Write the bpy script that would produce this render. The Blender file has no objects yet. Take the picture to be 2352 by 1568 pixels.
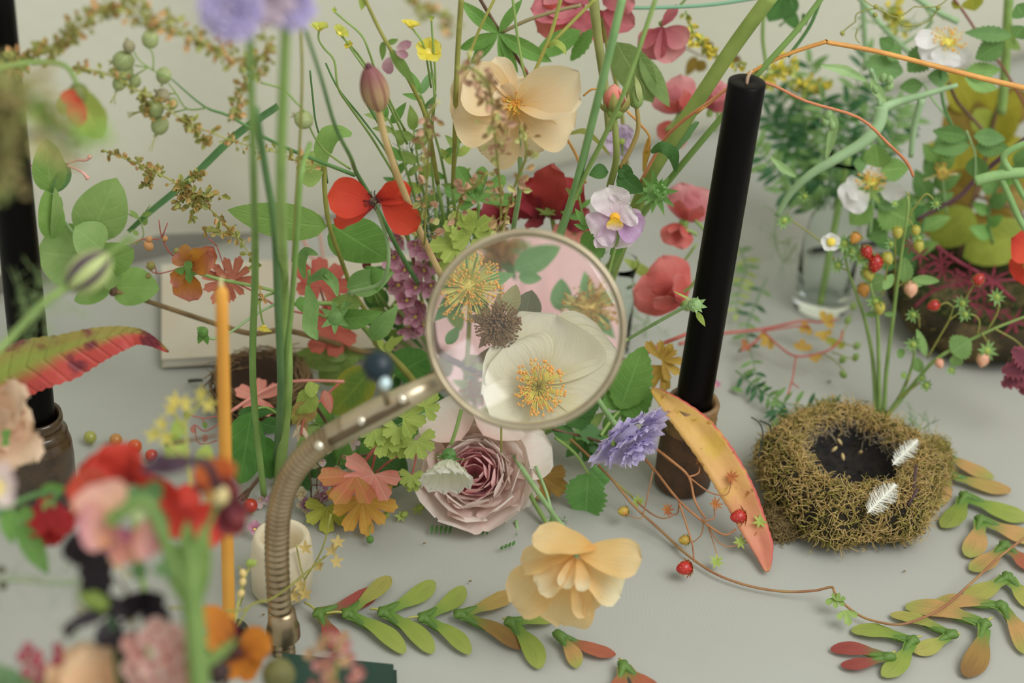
import bpy, math, random
from mathutils import Vector, Matrix
R = random.Random(7)
sc = bpy.context.scene
V = Vector
# ------------------------------------------------------------------ camera
FPX, W, H = 4400.0, 2352, 1568
PITCH = math.radians(34)
CAM = V((0, -1.0, 0.68))
cd = bpy.data.cameras.new('camera'); cam = bpy.data.objects.new('camera', cd)
sc.collection.objects.link(cam); sc.camera = cam
cd.sensor_width = 36; cd.lens = 36*FPX/W
cd.clip_start = .01; cd.clip_end = 50
cd.dof.use_dof = True; cd.dof.focus_distance = 1.02; cd.dof.aperture_fstop = 4.6
FWD = V((0, math.cos(PITCH), -math.sin(PITCH))); _u = V((0, math.sin(PITCH), math.cos(PITCH))); _r = V((1, 0, 0)); ROLL = math.radians(4.4)
UPV = _u*math.cos(ROLL)-_r*math.sin(ROLL); RGT = _r*math.cos(ROLL)+_u*math.sin(ROLL)      # the hand-held camera leans a little
cam.location = CAM; cam.rotation_euler = Matrix((RGT, UPV, -FWD)).transposed().to_euler()
# ------------------------------------------------------------------ light
wd = bpy.data.worlds.new('world'); sc.world = wd; wd.use_nodes = True
wd.node_tree.nodes['Background'].inputs[0].default_value = (1.0, 1.0, .985, 1)
wd.node_tree.nodes['Background'].inputs[1].default_value = .63
def area(name, loc, look, size, energy, col):
    l = bpy.data.lights.new(name, 'AREA'); l.size = size; l.energy = energy; l.color = col
    o = bpy.data.objects.new(name, l); sc.collection.objects.link(o); o.location = loc
    o.rotation_euler = (V(look)-V(loc)).to_track_quat('-Z', 'Y').to_euler(); return o
area('window_light', (.95, -.85, 1.7), (0, -.05, .05), 1.2, 27, (1, 1, 1))
sc.view_settings.view_transform = 'Standard'; sc.view_settings.look = 'None'
sc.view_settings.exposure = 0; sc.view_settings.gamma = 1; sc.view_settings.use_curve_mapping = False

# ------------------------------------------------------------------ placing: sight line through a picture point, met with a real plane
def ray(px, py): return FWD + RGT*((px-W/2)/FPX) - UPV*((py-H/2)/FPX)
def at(px, py, Y):
    d = ray(px, py); return CAM + d*((Y-CAM.y)/d.y)
def gr(px, py, z=0.0):
    d = ray(px, py); return CAM + d*((z-CAM.z)/d.z)
def ad(px, py, D):
    d = ray(px, py); return CAM + d*(D/d.length)
def pt(p): return p if isinstance(p, Vector) else at(*p)
def dist(p): return (p-CAM).dot(FWD)
def px2m(w, p): return w*dist(p)/FPX
def view(p): return (CAM-p).normalized()

# ------------------------------------------------------------------ colours and materials
def lin(c): return c/12.92 if c <= .04045 else ((c+.055)/1.055)**2.4
def C(h, g=1.25):
    h = h.lstrip('#'); return tuple(min(.9, g*lin(int(h[i:i+2], 16)/255)) for i in (0, 2, 4))+(1,)
_M = {}
class NT:
    def __init__(s, name):
        s.m = bpy.data.materials.new(name); s.m.use_nodes = True; s.t = s.m.node_tree; s.t.nodes.clear()
        s.out = s.n('ShaderNodeOutputMaterial')
    def n(s, k, **kw):
        x = s.t.nodes.new(k)
        for a, b in kw.items():
            if a.startswith('i_'):
                key = a[2:]; x.inputs[int(key) if key.isdigit() else key].default_value = b
            else: setattr(x, a, b)
        return x
    def l(s, a, b): s.t.links.new(a, b)
    def math(s, op, a, b=None, c=None):
        x = s.n('ShaderNodeMath', operation=op)
        for i, q in enumerate((a, b, c)):
            if q is None: continue
            if isinstance(q, (int, float)): x.inputs[i].default_value = q
            else: s.l(q, x.inputs[i])
        return x.outputs[0]
    def mix(s, f, a, b):
        x = s.n('ShaderNodeMix', data_type='RGBA')
        for i, q in ((0, f), (6, a), (7, b)):
            if isinstance(q, (int, float, tuple)): x.inputs[i].default_value = q
            else: s.l(q, x.inputs[i])
        return x.outputs[2]
    def noise(s, scale, vec=None, det=3):
        x = s.n('ShaderNodeTexNoise'); x.inputs['Scale'].default_value = scale; x.inputs['Detail'].default_value = det
        s.l(vec if vec else s.n('ShaderNodeTexCoord').outputs['Object'], x.inputs['Vector']); return x.outputs['Fac']
    def smooth(s, f, a, b):
        x = s.n('ShaderNodeMapRange', interpolation_type='SMOOTHSTEP'); s.l(f, x.inputs[0])
        x.inputs[1].default_value = a; x.inputs[2].default_value = b; return x.outputs[0]
    def uv(s):
        sp = s.n('ShaderNodeSeparateXYZ'); s.l(s.n('ShaderNodeTexCoord').outputs['UV'], sp.inputs[0]); return sp.outputs[0], sp.outputs[1]
    def surf(s, col, rough=.5, trans=0., bump=None, bd=.0005, spec=.4, metal=0., coat=0., sheen=0.):
        p = s.n('ShaderNodeBsdfPrincipled')
        p.inputs['Roughness'].default_value = rough; p.inputs['Specular IOR Level'].default_value = spec
        p.inputs['Metallic'].default_value = metal; p.inputs['Coat Weight'].default_value = coat; p.inputs['Coat Roughness'].default_value = .15
        p.inputs['Sheen Weight'].default_value = sheen
        if isinstance(col, tuple): p.inputs['Base Color'].default_value = col
        else: s.l(col, p.inputs['Base Color'])
        if bump is not None:
            b = s.n('ShaderNodeBump'); b.inputs['Strength'].default_value = .6; b.inputs['Distance'].default_value = bd
            s.l(bump, b.inputs['Height']); s.l(b.outputs[0], p.inputs['Normal'])
        o = p.outputs[0]
        if trans:
            t = s.n('ShaderNodeBsdfTranslucent')
            if isinstance(col, tuple): t.inputs[0].default_value = col
            else: s.l(col, t.inputs[0])
            x = s.n('ShaderNodeMixShader'); x.inputs[0].default_value = trans; s.l(o, x.inputs[1]); s.l(t.outputs[0], x.inputs[2]); o = x.outputs[0]
        s.l(o, s.out.inputs[0]); return s.m
def solid(c, rough=.5, var=.0, c2=None, scale=80, bump=0., spec=.4, metal=0., coat=0., trans=0., bs=None):
    k = ('s', c, rough, var, c2, scale, bump, metal, coat, trans)
    if k in _M: return _M[k]
    t = NT('surface_'+c.strip('#')); col = C(c)
    if c2:
        col = t.mix(t.smooth(t.noise(scale, det=5), .42-var, .58+var), C(c), C(c2))
    _M[k] = t.surf(col, rough, trans, t.noise(bs or scale*3, det=4) if bump else None, bump, spec, metal, coat); return _M[k]
def leafm(c1, c2=None, edge=None, vein=.3, nv=8, rough=.5, tr=.22):
    """green blade: mottle between c1 and c2, pale midrib and side veins along the UV, tinted rim."""
    k = ('l', c1, c2, edge, vein, nv, rough)
    if k in _M: return _M[k]
    t = NT('leaf_'+c1.strip('#')); u, v = t.uv()
    a = t.math('ABSOLUTE', t.math('MULTIPLY_ADD', u, 2., -1.))
    c = t.mix(t.smooth(t.noise(70, det=4), .35, .65), C(c1), C(c2 or c1))
    fine = t.noise(900, det=2)
    if edge: c = t.mix(t.math('MULTIPLY', t.smooth(t.math('ADD', a, t.math('MULTIPLY', t.noise(120), .5)), .65, 1.3), .9), c, C(edge))
    ph = t.math('FRACT', t.math('SUBTRACT', t.math('MULTIPLY', v, float(nv)), t.math('MULTIPLY', a, 1.6)))
    side = t.math('SUBTRACT', 1., t.smooth(t.math('ABSOLUTE', t.math('SUBTRACT', ph, .5)), .0, .13))
    mid = t.math('SUBTRACT', 1., t.smooth(a, .02, .09))
    vn = t.math('MAXIMUM', mid, t.math('MULTIPLY', side, .55))
    base = C(c1); pale = tuple(min(.85, x*1.5+.035) for x in base[:3])+(1,)
    c = t.mix(t.math('MULTIPLY', vn, vein), c, pale)
    c = t.mix(t.math('MULTIPLY', t.smooth(fine, .5, .8), .12), c, pale)
    _M[k] = t.surf(c, rough, tr, t.math('SUBTRACT', t.math('MULTIPLY', fine, .3), vn), .0003, .35); return _M[k]
def petalm(cb, cm, ce, streak=.2, tr=.3, rough=.6, mid=.45):
    k = ('p', cb, cm, ce, streak, mid)
    if k in _M: return _M[k]
    t = NT('petal_'+cm.strip('#')); u, v = t.uv()
    cx = t.n('ShaderNodeCombineXYZ'); t.l(t.math('MULTIPLY', u, 14.), cx.inputs[0]); t.l(t.math('MULTIPLY', v, 1.6), cx.inputs[1])
    st = t.noise(1.3, cx.outputs[0], 3)
    w = t.math('ADD', v, t.math('MULTIPLY', t.math('SUBTRACT', st, .5), .5))
    c = t.mix(t.smooth(w, .0, mid), C(cb), C(cm)); c = t.mix(t.smooth(w, mid, 1.05), c, C(ce))
    dk = tuple(x*.72 for x in C(cm)[:3])+(1,)
    c = t.mix(t.math('MULTIPLY', t.smooth(st, .5, .75), streak), c, dk)
    _M[k] = t.surf(c, rough, tr, st, .0006, .3, sheen=.1); return _M[k]

# ------------------------------------------------------------------ mesh building
class MB:
    def __init__(s): s.v = []; s.f = []; s.uv = []
    def grid(s, rows, uvs, wrap=False):
        b = len(s.v); n = len(rows[0])
        for r, ur in zip(rows, uvs): s.v.extend(r); s.uv.extend(ur)
        for i in range(len(rows)-1):
            for j in range(n if wrap else n-1):
                k = (j+1) % n
                s.f.append((b+i*n+j, b+i*n+k, b+(i+1)*n+k, b+(i+1)*n+j))
    def tube(s, pts, rad, n=6, sub=4, cap=True):
        P, Q = smooth_path(pts, rad, sub)
        if len(P) < 2: return s
        t0 = (P[1]-P[0]).normalized(); a = t0.orthogonal().normalized(); rows = []; uvs = []
        for i, p in enumerate(P):
            t = (P[min(i+1, len(P)-1)]-P[max(i-1, 0)])
            t = t.normalized() if t.length > 1e-9 else t0
            a = (a-t*a.dot(t)); a = a.normalized() if a.length > 1e-6 else t.orthogonal().normalized()
            b = t.cross(a)
            rows.append([p+(a*math.cos(q)+b*math.sin(q))*Q[i] for q in (2*math.pi*k/n for k in range(n))])
            uvs.append([(k/n, i/(len(P)-1)) for k in range(n)])
        b0 = len(s.v); s.grid(rows, uvs, True)
        if cap:
            s.f.append(tuple(b0+k for k in reversed(range(n)))); e = b0+n*(len(P)-1); s.f.append(tuple(e+k for k in range(n)))
        return s
    def lathe(s, c, ax, prof, n=16, bump=None):
        """prof: (distance along ax, radius)."""
        ax = V(ax).normalized(); a = ax.orthogonal().normalized()
        if abs(ax.z) > .9: a = (V((1, 0, 0))-ax*ax.x).normalized()
        b = ax.cross(a); rows = []; uvs = []
        for i, (h, r) in enumerate(prof):
            rows.append([c+ax*h+(a*math.cos(q)+b*math.sin(q))*(r*(bump(i, q) if bump else 1)) for q in (2*math.pi*k/n for k in range(n))])
            uvs.append([(k/n, i/(len(prof)-1)) for k in range(n)])
        s.grid(rows, uvs, True); return s
    def egg(s, c, ax, L, r, n=10, m=7, point=0., bump=None):
        """spindle from c along ax, length L, greatest radius r; point>0 pulls the far end out."""
        pr = []
        for i in range(m+1):
            t = i/m; q = math.sin(math.pi*t)**(.5+.25*point*t) if 0 < t < 1 else 0.02
            pr.append((L*t, r*q*(1-.35*point*t)))
        return s.lathe(c, ax, pr, n, bump)
    def blade(s, b, t, w, nrm, p=.75, q=.9, curl=0., fold=0., cup=0., ruf=0., rf=3., teeth=0., nt=0, notch=0., nu=2, nv=9, twist=0., side=0., minw=.0, droop=0., ph=None, lobes=None):
        """one leaf or petal: a real curved sheet from b to t."""
        a = t-b; L = a.length
        if L < 1e-6: return s
        ah = a/L; sd = ah.cross(nrm); sd = sd.normalized() if sd.length > 1e-6 else ah.orthogonal().normalized(); n0 = sd.cross(ah)
        if nt: nv = 2*nt
        ph = R.random()*6.28 if ph is None else ph; rows = []; uvs = []
        for i in range(nv+1):
            v = i/nv; prof = (math.sin(math.pi*min(.9995, v)**p) if v > 0 else 0)
            hw = w*.5*max(minw*(1-v*.6), max(0, prof)**q)
            if lobes: hw *= 1-lobes[1]*(.5-.5*math.cos(2*math.pi*v*lobes[0]))
            rot = Matrix.Rotation(twist*v, 3, ah); S = rot @ sd; N = rot @ n0
            cpt = b+a*v+n0*(curl*L*4*v*(1-v)-droop*L*v*v)+sd*(side*L*4*v*(1-v)); row = []; ur = []
            for j in range(-nu, nu+1):
                u = j/nu; x = hw*u; ad = 0
                if nt and abs(j) == nu and 0 < i < nv: x *= (1+teeth if i % 2 else 1-teeth*.6); ad = teeth*L*.12
                z = fold*abs(u)*hw+cup*u*u*hw+ruf*w*(.25+.75*v)*abs(u)**1.2*math.sin(rf*6.28*v+ph+u*1.7)+ruf*.5*w*v**3*math.sin(u*rf*2+ph)
                row.append(cpt+S*x+N*z+ah*(ad-notch*L*(1-u*u)*v**5+notch*.4*L*v**4*math.cos(u*6+ph)*.3)); ur.append((.5+u/2, v))
            rows.append(row); uvs.append(ur)
        s.grid(rows, uvs); return s
    def palm(s, c, nrm, up, r, lobes=5, cut=.5, tooth=.12, nt=3, span=300, cup=.15, rings=3):
        """palmate leaf: lobed fan around the stalk end."""
        nrm = nrm.normalized(); up = (up-nrm*up.dot(nrm)).normalized(); sd = up.cross(nrm)
        n = lobes*12; sp = math.radians(span); rows = []; uvs = []; e = [R.uniform(.85, 1.1) for _ in range(lobes+1)]
        for k in range(rings+1):
            f = k/rings; row = []; ur = []
            for j in range(n+1):
                a = -sp/2+sp*j/n; x = j/n*lobes; ll = abs((x % 1)-.5)*2
                rr = r*e[min(lobes-1, int(x))]*(1-cut*ll**3.2*(.25+.75*f))*(1+tooth*.45*f*f*math.cos(6*math.pi*((x % 1)-.5)))*(.78+.22*math.cos(a/2))
                z = cup*rr*f*f+.018*r*f*math.cos(x*6.28)+.05*r*f*f*math.sin(a*2.3+e[0]*40)
                row.append(c+(up*math.cos(a)+sd*math.sin(a))*rr*f+nrm*z); ur.append((.5+.5*(ll-.0)*f*.9 if True else 0, f))
            rows.append(row); uvs.append(ur)
        s.grid(rows, uvs); return s
    def octa(s, c, r):
        b = len(s.v); s.v += [c+V((r, 0, 0)), c+V((0, r, 0)), c-V((r, 0, 0)), c-V((0, r, 0)), c+V((0, 0, r)), c-V((0, 0, r))]; s.uv += [(0, 0)]*6
        s.f += [(b, b+1, b+4), (b+1, b+2, b+4), (b+2, b+3, b+4), (b+3, b, b+4), (b+1, b, b+5), (b+2, b+1, b+5), (b+3, b+2, b+5), (b, b+3, b+5)]; return s
    def box(s, c, x, y, z):
        b = len(s.v)
        s.v += [c+x*i+y*j+z*k for k in (-1, 1) for j in (-1, 1) for i in (-1, 1)]; s.uv += [(0, 0)]*8
        s.f += [tuple(b+i for i in f) for f in ((0, 2, 3, 1), (4, 5, 7, 6), (0, 1, 5, 4), (2, 6, 7, 3), (0, 4, 6, 2), (1, 3, 7, 5))]; return s
def smooth_path(pts, rad, sub):
    pts = [pt(p) for p in pts]; n = len(pts)
    if not hasattr(rad, '__len__'): rad = [rad]*n
    elif len(rad) == 2 and n != 2: rad = [rad[0]+(rad[1]-rad[0])*i/(n-1) for i in range(n)]
    if n == 2: return [pts[0].lerp(pts[1], i/2) for i in range(3)], [rad[0]+(rad[1]-rad[0])*i/2 for i in range(3)]
    P = []; Q = []
    for i in range(n-1):
        p0, p1, p2, p3 = pts[max(i-1, 0)], pts[i], pts[i+1], pts[min(i+2, n-1)]
        for k in range(sub):
            t = k/sub
            P.append(.5*((2*p1)+(p2-p0)*t+(2*p0-5*p1+4*p2-p3)*t*t+(3*p1-p0-3*p2+p3)*t**3)); Q.append(rad[i]+(rad[i+1]-rad[i])*t)
    P.append(pts[-1]); Q.append(rad[-1]); return P, Q

# ------------------------------------------------------------------ objects
def mesh_object(name, mb, mat, origin, flat=False):
    me = bpy.data.meshes.new(name); me.from_pydata([v-origin for v in mb.v], [], mb.f)
    uvl = me.uv_layers.new(name='UVMap'); idx = [0]*len(me.loops); me.loops.foreach_get('vertex_index', idx)
    buf = [x for i in idx for x in mb.uv[i]]; uvl.data.foreach_set('uv', buf)
    if not flat: me.polygons.foreach_set('use_smooth', [True]*len(me.polygons))
    me.materials.append(mat); o = bpy.data.objects.new(name, me); sc.collection.objects.link(o); return o
def tag(o, label=None, cat=None, group=None, kind=None):
    for k, x in (('label', label), ('category', cat), ('group', group), ('kind', kind)):
        if x: o[k] = x
    return o
ALL = []
class Thing:
    def __init__(s, name, label, cat, base, group=None, kind=None):
        s.o = bpy.data.objects.new(name, None); s.o.empty_display_size = .01; sc.collection.objects.link(s.o)
        s.base = pt(base); s.o.location = s.base; tag(s.o, label, cat, group, kind); ALL.append(s)
    def part(s, name, mb, mat, parent=None, kind=None, flat=False, label=None):
        o = mesh_object(name, mb, mat, s.base, flat); o.parent = (parent or s.o)
        if kind: o['kind'] = kind
        if label: o['label'] = label
        return o
    def stem(s, pts, w, mat, name='stem', parent=None, w2=None, n=6, sub=4):
        P = [pt(p) for p in pts]; r = [px2m(w+((w2 if w2 else w)-w)*i/(len(P)-1), p)/2 for i, p in enumerate(P)]
        return s.part(name, MB().tube(P, r, n, sub), mat, parent)
    def leaf(s, b, t, w, mat, roll=0, name='leaf', parent=None, dy=0., pet=None, **k):
        """b=(px,py,Y) base, t=(px,py[,Y]) tip, w apparent width in px, roll tips the blade about its length."""
        B = pt(b); Y = B.y; T = pt(t) if isinstance(t, Vector) or len(t) > 2 else at(t[0], t[1], Y+dy)
        n = blade_normal(B, T, roll); mb = MB().blade(B, T, px2m(w, (B+T)/2)/max(.3, math.cos(math.radians(roll))), n, **k)
        return s.part(name, mb, mat, parent)
    def palm(s, c, up, r, mat, tilt=(0, 0), name='leaf', parent=None, **k):
        c = pt(c); u = at(up[0], up[1], c.y)-c if not isinstance(up, Vector) else up
        n = (view(c)+RGT*tilt[0]+UPV*tilt[1]).normalized()
        return s.part(name, MB().palm(c, n, u, px2m(r, c), **k), mat, parent)
def blade_normal(B, T, roll):
    a = (T-B).normalized(); v = view((B+T)/2); n = v-a*v.dot(a); n = n.normalized() if n.length > 1e-5 else a.orthogonal()
    return Matrix.Rotation(math.radians(roll), 3, a) @ n
def frame(n):
    n = n.normalized(); a = UPV-n*UPV.dot(n); a = a.normalized() if a.length > .05 else RGT; return n, a, a.cross(n)

# ------------------------------------------------------------------ common greens
GREEN = leafm('#8ea65a', '#7d984c'); DARK = leafm('#4f7a3e', '#436c34', vein=.35); MIDG = leafm('#6f9a4c', '#618c40')
LIME = leafm('#a6b85c', '#95aa50'); PALE = leafm('#9ab87c', '#8aaa6e', vein=.15); YELLOWG = leafm('#a3a23c', '#8f9433')
BLUEG = leafm('#6f965e', '#648a54'); RUST = leafm('#b4694a', '#a8803e', '#b04a48', vein=.35); OCHRE = leafm('#c0a046', '#b08a38', '#b97a4a')
PINKLF = leafm('#d68f7e', '#cf7f70', '#c8685f'); REDLF = leafm('#c06a58', '#b95a4c', '#a9453f', vein=.15); CRIM = leafm('#8d3a48', '#7a2f3d', vein=.2)
ST = solid('#86a058', .5, .1, '#76924c', 60); STD = solid('#5a8248', .5, .1, '#4c7340', 60); STO = solid('#8f8f45', .5, .1, '#7d7d3c', 60)
STR = solid('#b5655a', .5, .1, '#a35046', 60); STB = solid('#6d5240', .6, .1, '#54402f', 60); STP = solid('#93b07a', .5, .1, '#7f9f6a', 60)
STY = solid('#a9a858', .5, .1, '#96984a', 60); STOR = solid('#c9954c', .5, .1, '#bb8442', 60)

# ================================================================== the setting
EA, EB = gr(300, 602), gr(1500, 322)
EX = (EB-EA).normalized(); EY = V((EX.y, -EX.x, 0))          # EX runs along the far table edge, EY comes towards the viewer
def edge(i, j, z=0.): return EA+EX*i+EY*j+V((0, 0, z))
mb = MB(); rows = []; uvs = []
from mathutils import noise as MN
for j in range(-8, 70):
    row = []; ur = []
    for i in range(0, 81):
        x = -1.0+i*.03
        if j < 0: p = edge(x, -.002-.0006*min(-j, 3), j*.03)
        else: p = edge(x, j*.02)
        w = MN.noise(V((p.x*4, p.y*2.2+p.x, 0)))*.0012+MN.noise(V((p.x*14, p.y*3, 3)))*.0004
        row.append(p+V((0, 0, w-.0012))); ur.append((i/80, j/78+.1))
    rows.append(row); uvs.append(ur)
mb.grid(rows, uvs)
t = NT('white_cotton'); co = t.n('ShaderNodeTexCoord').outputs['Object']
big = t.noise(5, co); wv = t.n('ShaderNodeTexWave'); wv.inputs['Scale'].default_value = 900; wv.inputs['Distortion'].default_value = 1.5; t.l(co, wv.inputs['Vector'])
CLOTH = t.surf(t.mix(t.smooth(big, .35, .7), C('#a0a299'), C('#9d9d93')), .85, 0, t.math('ADD', wv.outputs['Fac'], t.noise(700, co)), .00008, .15)
tc = mesh_object('tablecloth', mb, CLOTH, V((0, 0, 0))); tag(tc, 'plain white cotton cloth covering the whole table top', 'tablecloth')
tt = MB().box(edge(.2, .72, -.03), EX*1.18, EY*.70, V((0, 0, .022)))
tag(mesh_object('table_top', tt, solid('#8a6a48', .5, .1, '#6d5236', 20), V((0, 0, 0)), True), 'wooden table top under the white cloth', 'table')
t = NT('cream_plaster'); co = t.n('ShaderNodeTexCoord').outputs['Object']
WALL = t.surf(t.mix(t.smooth(t.noise(4, co), .3, .7), C('#c3c3b2'), C('#bfbdaa')), .9, 0, t.noise(60, co), .001, .2)
mb = MB(); rows = []; uvs = []
for k in range(30):
    z = -.25+k*.05; row = []; ur = []
    for i in range(121):
        x = -1.0+i*.02; gap = .015+.027*max(0, min(1, (.095-x)/.05))
        row.append(edge(x, -gap-.004*math.sin(x*9+z*2), z)); ur.append((i/120, k/30))
    rows.append(row); uvs.append(ur)
tag(mesh_object('wall_back', mb.grid(rows, uvs) or mb, WALL, V((0, 0, 0))), 'cream plaster wall standing behind the table', kind='structure')

mb = MB(); rows = []  # grey strip added low on the wall: shade of the table gap, put in as colour
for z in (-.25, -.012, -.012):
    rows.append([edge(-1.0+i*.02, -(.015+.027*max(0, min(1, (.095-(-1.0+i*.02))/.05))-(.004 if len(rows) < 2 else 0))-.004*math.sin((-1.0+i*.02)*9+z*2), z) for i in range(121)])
mb.grid(rows, [[(0, 0)]*121]*3); tag(mesh_object('gap_shade_back', mb, solid('#6f6c60', .8, .1, '#64615a', 10), V((0, 0, 0))), 'dull grey strip painted as the shade in the gap behind the table', kind='structure')

# ================================================================== book, candles
bk = Thing('book', 'flat pale beige cloth-bound book lying near the far edge of the table', 'book', gr(640, 720))
q = [gr(372, 846), gr(1000, 812), gr(1010, 600), gr(372, 628)]
def slab(pts, z0, z1):
    m = MB(); m.v = [p+V((0, 0, z0)) for p in pts]+[p+V((0, 0, z1)) for p in pts]; m.uv = [(0, 0)]*8
    m.f = [(3, 2, 1, 0), (4, 5, 6, 7)]+[(i, (i+1) % 4, 4+(i+1) % 4, 4+i) for i in range(4)]; return m
BK = solid('#b4ae9c', .8, .05, '#b1a793', 30, .0003)
cen = sum(q, V())/4
bk.part('cover', slab(q, .0005, .002), BK, flat=True); bk.part('pages', slab([p.lerp(cen, .012) for p in q], .002, .0055), solid('#bcb8aa', .9), flat=True)
bk.part('cover', slab(q, .0055, .0070), BK, flat=True)

BLACK = solid('#060404', .38, .2, '#030202', 8, 0, .12)
def stoneware(a, b, gloss):
    t = NT('stoneware'); co = t.n('ShaderNodeTexCoord').outputs['Object']
    c = t.mix(t.smooth(t.noise(90, co, 5), .35, .65), C(a), C(b)); c = t.mix(t.smooth(t.noise(900, co, 2), .6, .75), c, C('#2a211b'))
    return t.surf(c, gloss, 0, t.noise(400, co), .0002, .5, coat=.3 if gloss < .4 else 0)
def candle(top, rim, wt, wb, label):
    a, b = pt(rim), pt(top); c = Thing('taper_candle', label, 'candle', a)
    ax = (b-a).normalized(); L = (b-a).length; r0, r1 = px2m(wb, a)/2, px2m(wt, b)/2
    pr = [(-.028, r0*.93), (-.012, r0)]+[(L*k/8, r0+(r1-r0)*k/8) for k in range(9)]+[(L+.0006, r1*.9), (L+.0004, r1*.35), (L-.001, .0001)]
    c.part('wax', MB().lathe(a, ax, pr, 40), BLACK)
    c.part('wick', MB().tube([b-ax*.001, b+ax*.003, b+ax*.0065+RGT*.0015], [.0007, .0008, .0005], 6), solid('#c9a98c', .9), label='pale unburnt cotton wick')
    return c
bR = gr(1566, 1108); bL = gr(100, 1146); bR.z = bL.z = 0
candle((1716, 189, bR.y), bR+V((0, 0, .057)), 88, 84, 'black taper candle with an unlit pale wick in the speckled brown holder')
candle((-22, -90, bL.y), bL+V((0, 0, .057)), 92, 88, 'black taper candle in the ridged glossy brown holder behind the red leaf')
def holder(base, label, prof, mat, mat2, split):
    h = Thing('candle_holder', label, 'candle holder', base); ax = V((0, 0, 1))
    h.part('body', MB().lathe(h.base, ax, prof[:split+1], 48), mat)
    h.part('collar', MB().lathe(h.base, ax, prof[split:], 48), mat2, label='ridged paler rim with a dark hollow')
b = bR
holder(b, 'small speckled brown stoneware holder beside the moss nest', [(0, .001), (0, .0145), (.002, .0162), (.02, .0165), (.034, .0158), (.040, .0146), (.042, .0139), (.044, .0146), (.046, .0139), (.048, .0147), (.050, .0139), (.053, .0146), (.057, .0150), (.059, .0142), (.0585, .0120), (.054, .0108), (.040, .0104), (.036, .001)], stoneware('#5c432e', '#473322', .65), stoneware('#8a6c46', '#6f5536', .5), 5)
b = bL
holder(b, 'glossy dark brown salt-glazed holder with a ridged neck', [(0, .001), (0, .0165), (.002, .0185), (.03, .0185), (.040, .0178), (.044, .0165), (.0450, .0155), (.047, .0162), (.049, .0140), (.051, .0125), (.052, .0140), (.056, .0142), (.0585, .0138), (.0585, .0124), (.056, .0112), (.040, .0106), (.038, .001)], stoneware('#4a3a2a', '#382b1f', .35), stoneware('#4f3c24', '#3a2b19', .25), 4)
# yellow taper and its little dark pot
c = Thing('yellow_taper_candle', 'thin honey yellow beeswax taper with a pinched tip', 'candle', at(527, 1462, -.29))
a = c.base; b = at(509, 668, -.30); ax = (b-a).normalized(); L = (b-a).length
c.part('wax', MB().lathe(a, ax, [(-.012, .0028), (0, .0032)]+[(L*k/10, .0032-.0004*k/10) for k in range(11)]+[(L+.001, .0018), (L+.003, .0009), (L+.0034, .0001)], 20), solid('#dfa548', .5, .1, '#d89a40', 30, trans=.15))
c.part('wick', MB().tube([b+ax*.002, b+ax*.005-RGT*.0003, b+ax*.0075+RGT*.0006], [.0011, .0009, .0003], 6), solid('#e6d39a', .8), label='cream wick tip')
p = Thing('candle_pot', 'tiny dark green glazed pot holding the yellow taper', 'candle holder', V((a.x, a.y, 0)))
h = a.z
p.part('pot', MB().lathe(p.base, V((0, 0, 1)), [(0, .001), (0, .012), (.004, .014), (h-.006, .0135), (h+.001, .0098), (h+.004, .0098), (h+.004, .0075), (h-.004, .0065), (h-.013, .006), (h-.014, .001)], 32), solid('#1d2b22', .25, coat=.5))

# ================================================================== the magnifier
LC = CAM+ray(1208, 757)*(.87/ray(1208, 757).length); LW = ray(1208, 757).normalized(); LR = .0435; LF = .2
def lens_at(px, py, s):
    """a point s behind the lens that the lens shows at the picture point (thin lens, f = LF)."""
    d = ray(px, py); q = CAM+d*((LC-CAM).dot(LW)/d.dot(LW))-LC; D = (LC-CAM).length; si = s*LF/(LF-s)
    return LC+LW*s+q*((D+si)/D)*(LF-s)/LF
def lens_scale(s): return ((LC-CAM).length+s*LF/(LF-s))*(LF-s)/LF/FPX
mg = Thing('magnifying_glass', 'round magnifying lens on a ridged metal gooseneck and green block', 'magnifier', gr(700, 1545))
NICK = solid('#a08f72', .3, .1, '#8a795e', 40, 0, .5, .9); NICK2 = solid('#b5a98e', .36, .1, '#a09378', 60, 0, .5, .7)
a, b = LW.orthogonal().normalized(), None; b = LW.cross(a)
def ring(c, Rr, r, n=72, m=12):
    mbx = MB(); rows = []; uvs = []
    for i in range(n+1):
        d = a*math.cos(6.28319*i/n)+b*math.sin(6.28319*i/n)
        rows.append([c+d*(Rr+r*math.cos(6.28319*k/m)*.55)+LW*r*1.25*math.sin(6.28319*k/m) for k in range(m)]); uvs.append([(k/m, i/n) for k in range(m)])
    mbx.grid(rows, uvs, True); return mbx
mg.part('rim', ring(LC, LR+.0008, .0030), NICK2)
t = NT('optical_glass'); g = t.n('ShaderNodeBsdfGlass'); g.inputs['IOR'].default_value = 1.5; g.inputs['Roughness'].default_value = 0; t.l(g.outputs[0], t.out.inputs[0])
prof = []; Rc = LF*1.0; sag = lambda r: Rc-math.sqrt(Rc*Rc-r*r); e = .0006+sag(LR)
N_ = 28
for k in range(N_+1): r = max(1e-5, LR*k/N_); prof.append((-(e-sag(r)), r))
for k in range(N_, -1, -1): r = max(1e-5, LR*k/N_); prof.append(((e-sag(r)), r))
mg.part('lens', MB().lathe(LC, LW, prof, 96), t.m, label='clear convex glass')
Ym = -.287
path = [(652, 1500, Ym), (641, 1380, Ym), (636, 1260, Ym), (642, 1170, Ym), (668, 1092, Ym), (725, 1026, Ym), (800, 978, Ym-.004)]
P, Q = smooth_path(path, .0058, 32)
gm = MB(); rad = [.0061 if i % 4 < 2 else .0050 for i in range(len(P))]; gm.tube(P, rad, 20, 1)
mg.part('gooseneck', gm, NICK, label='ridged flexible metal neck')
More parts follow.
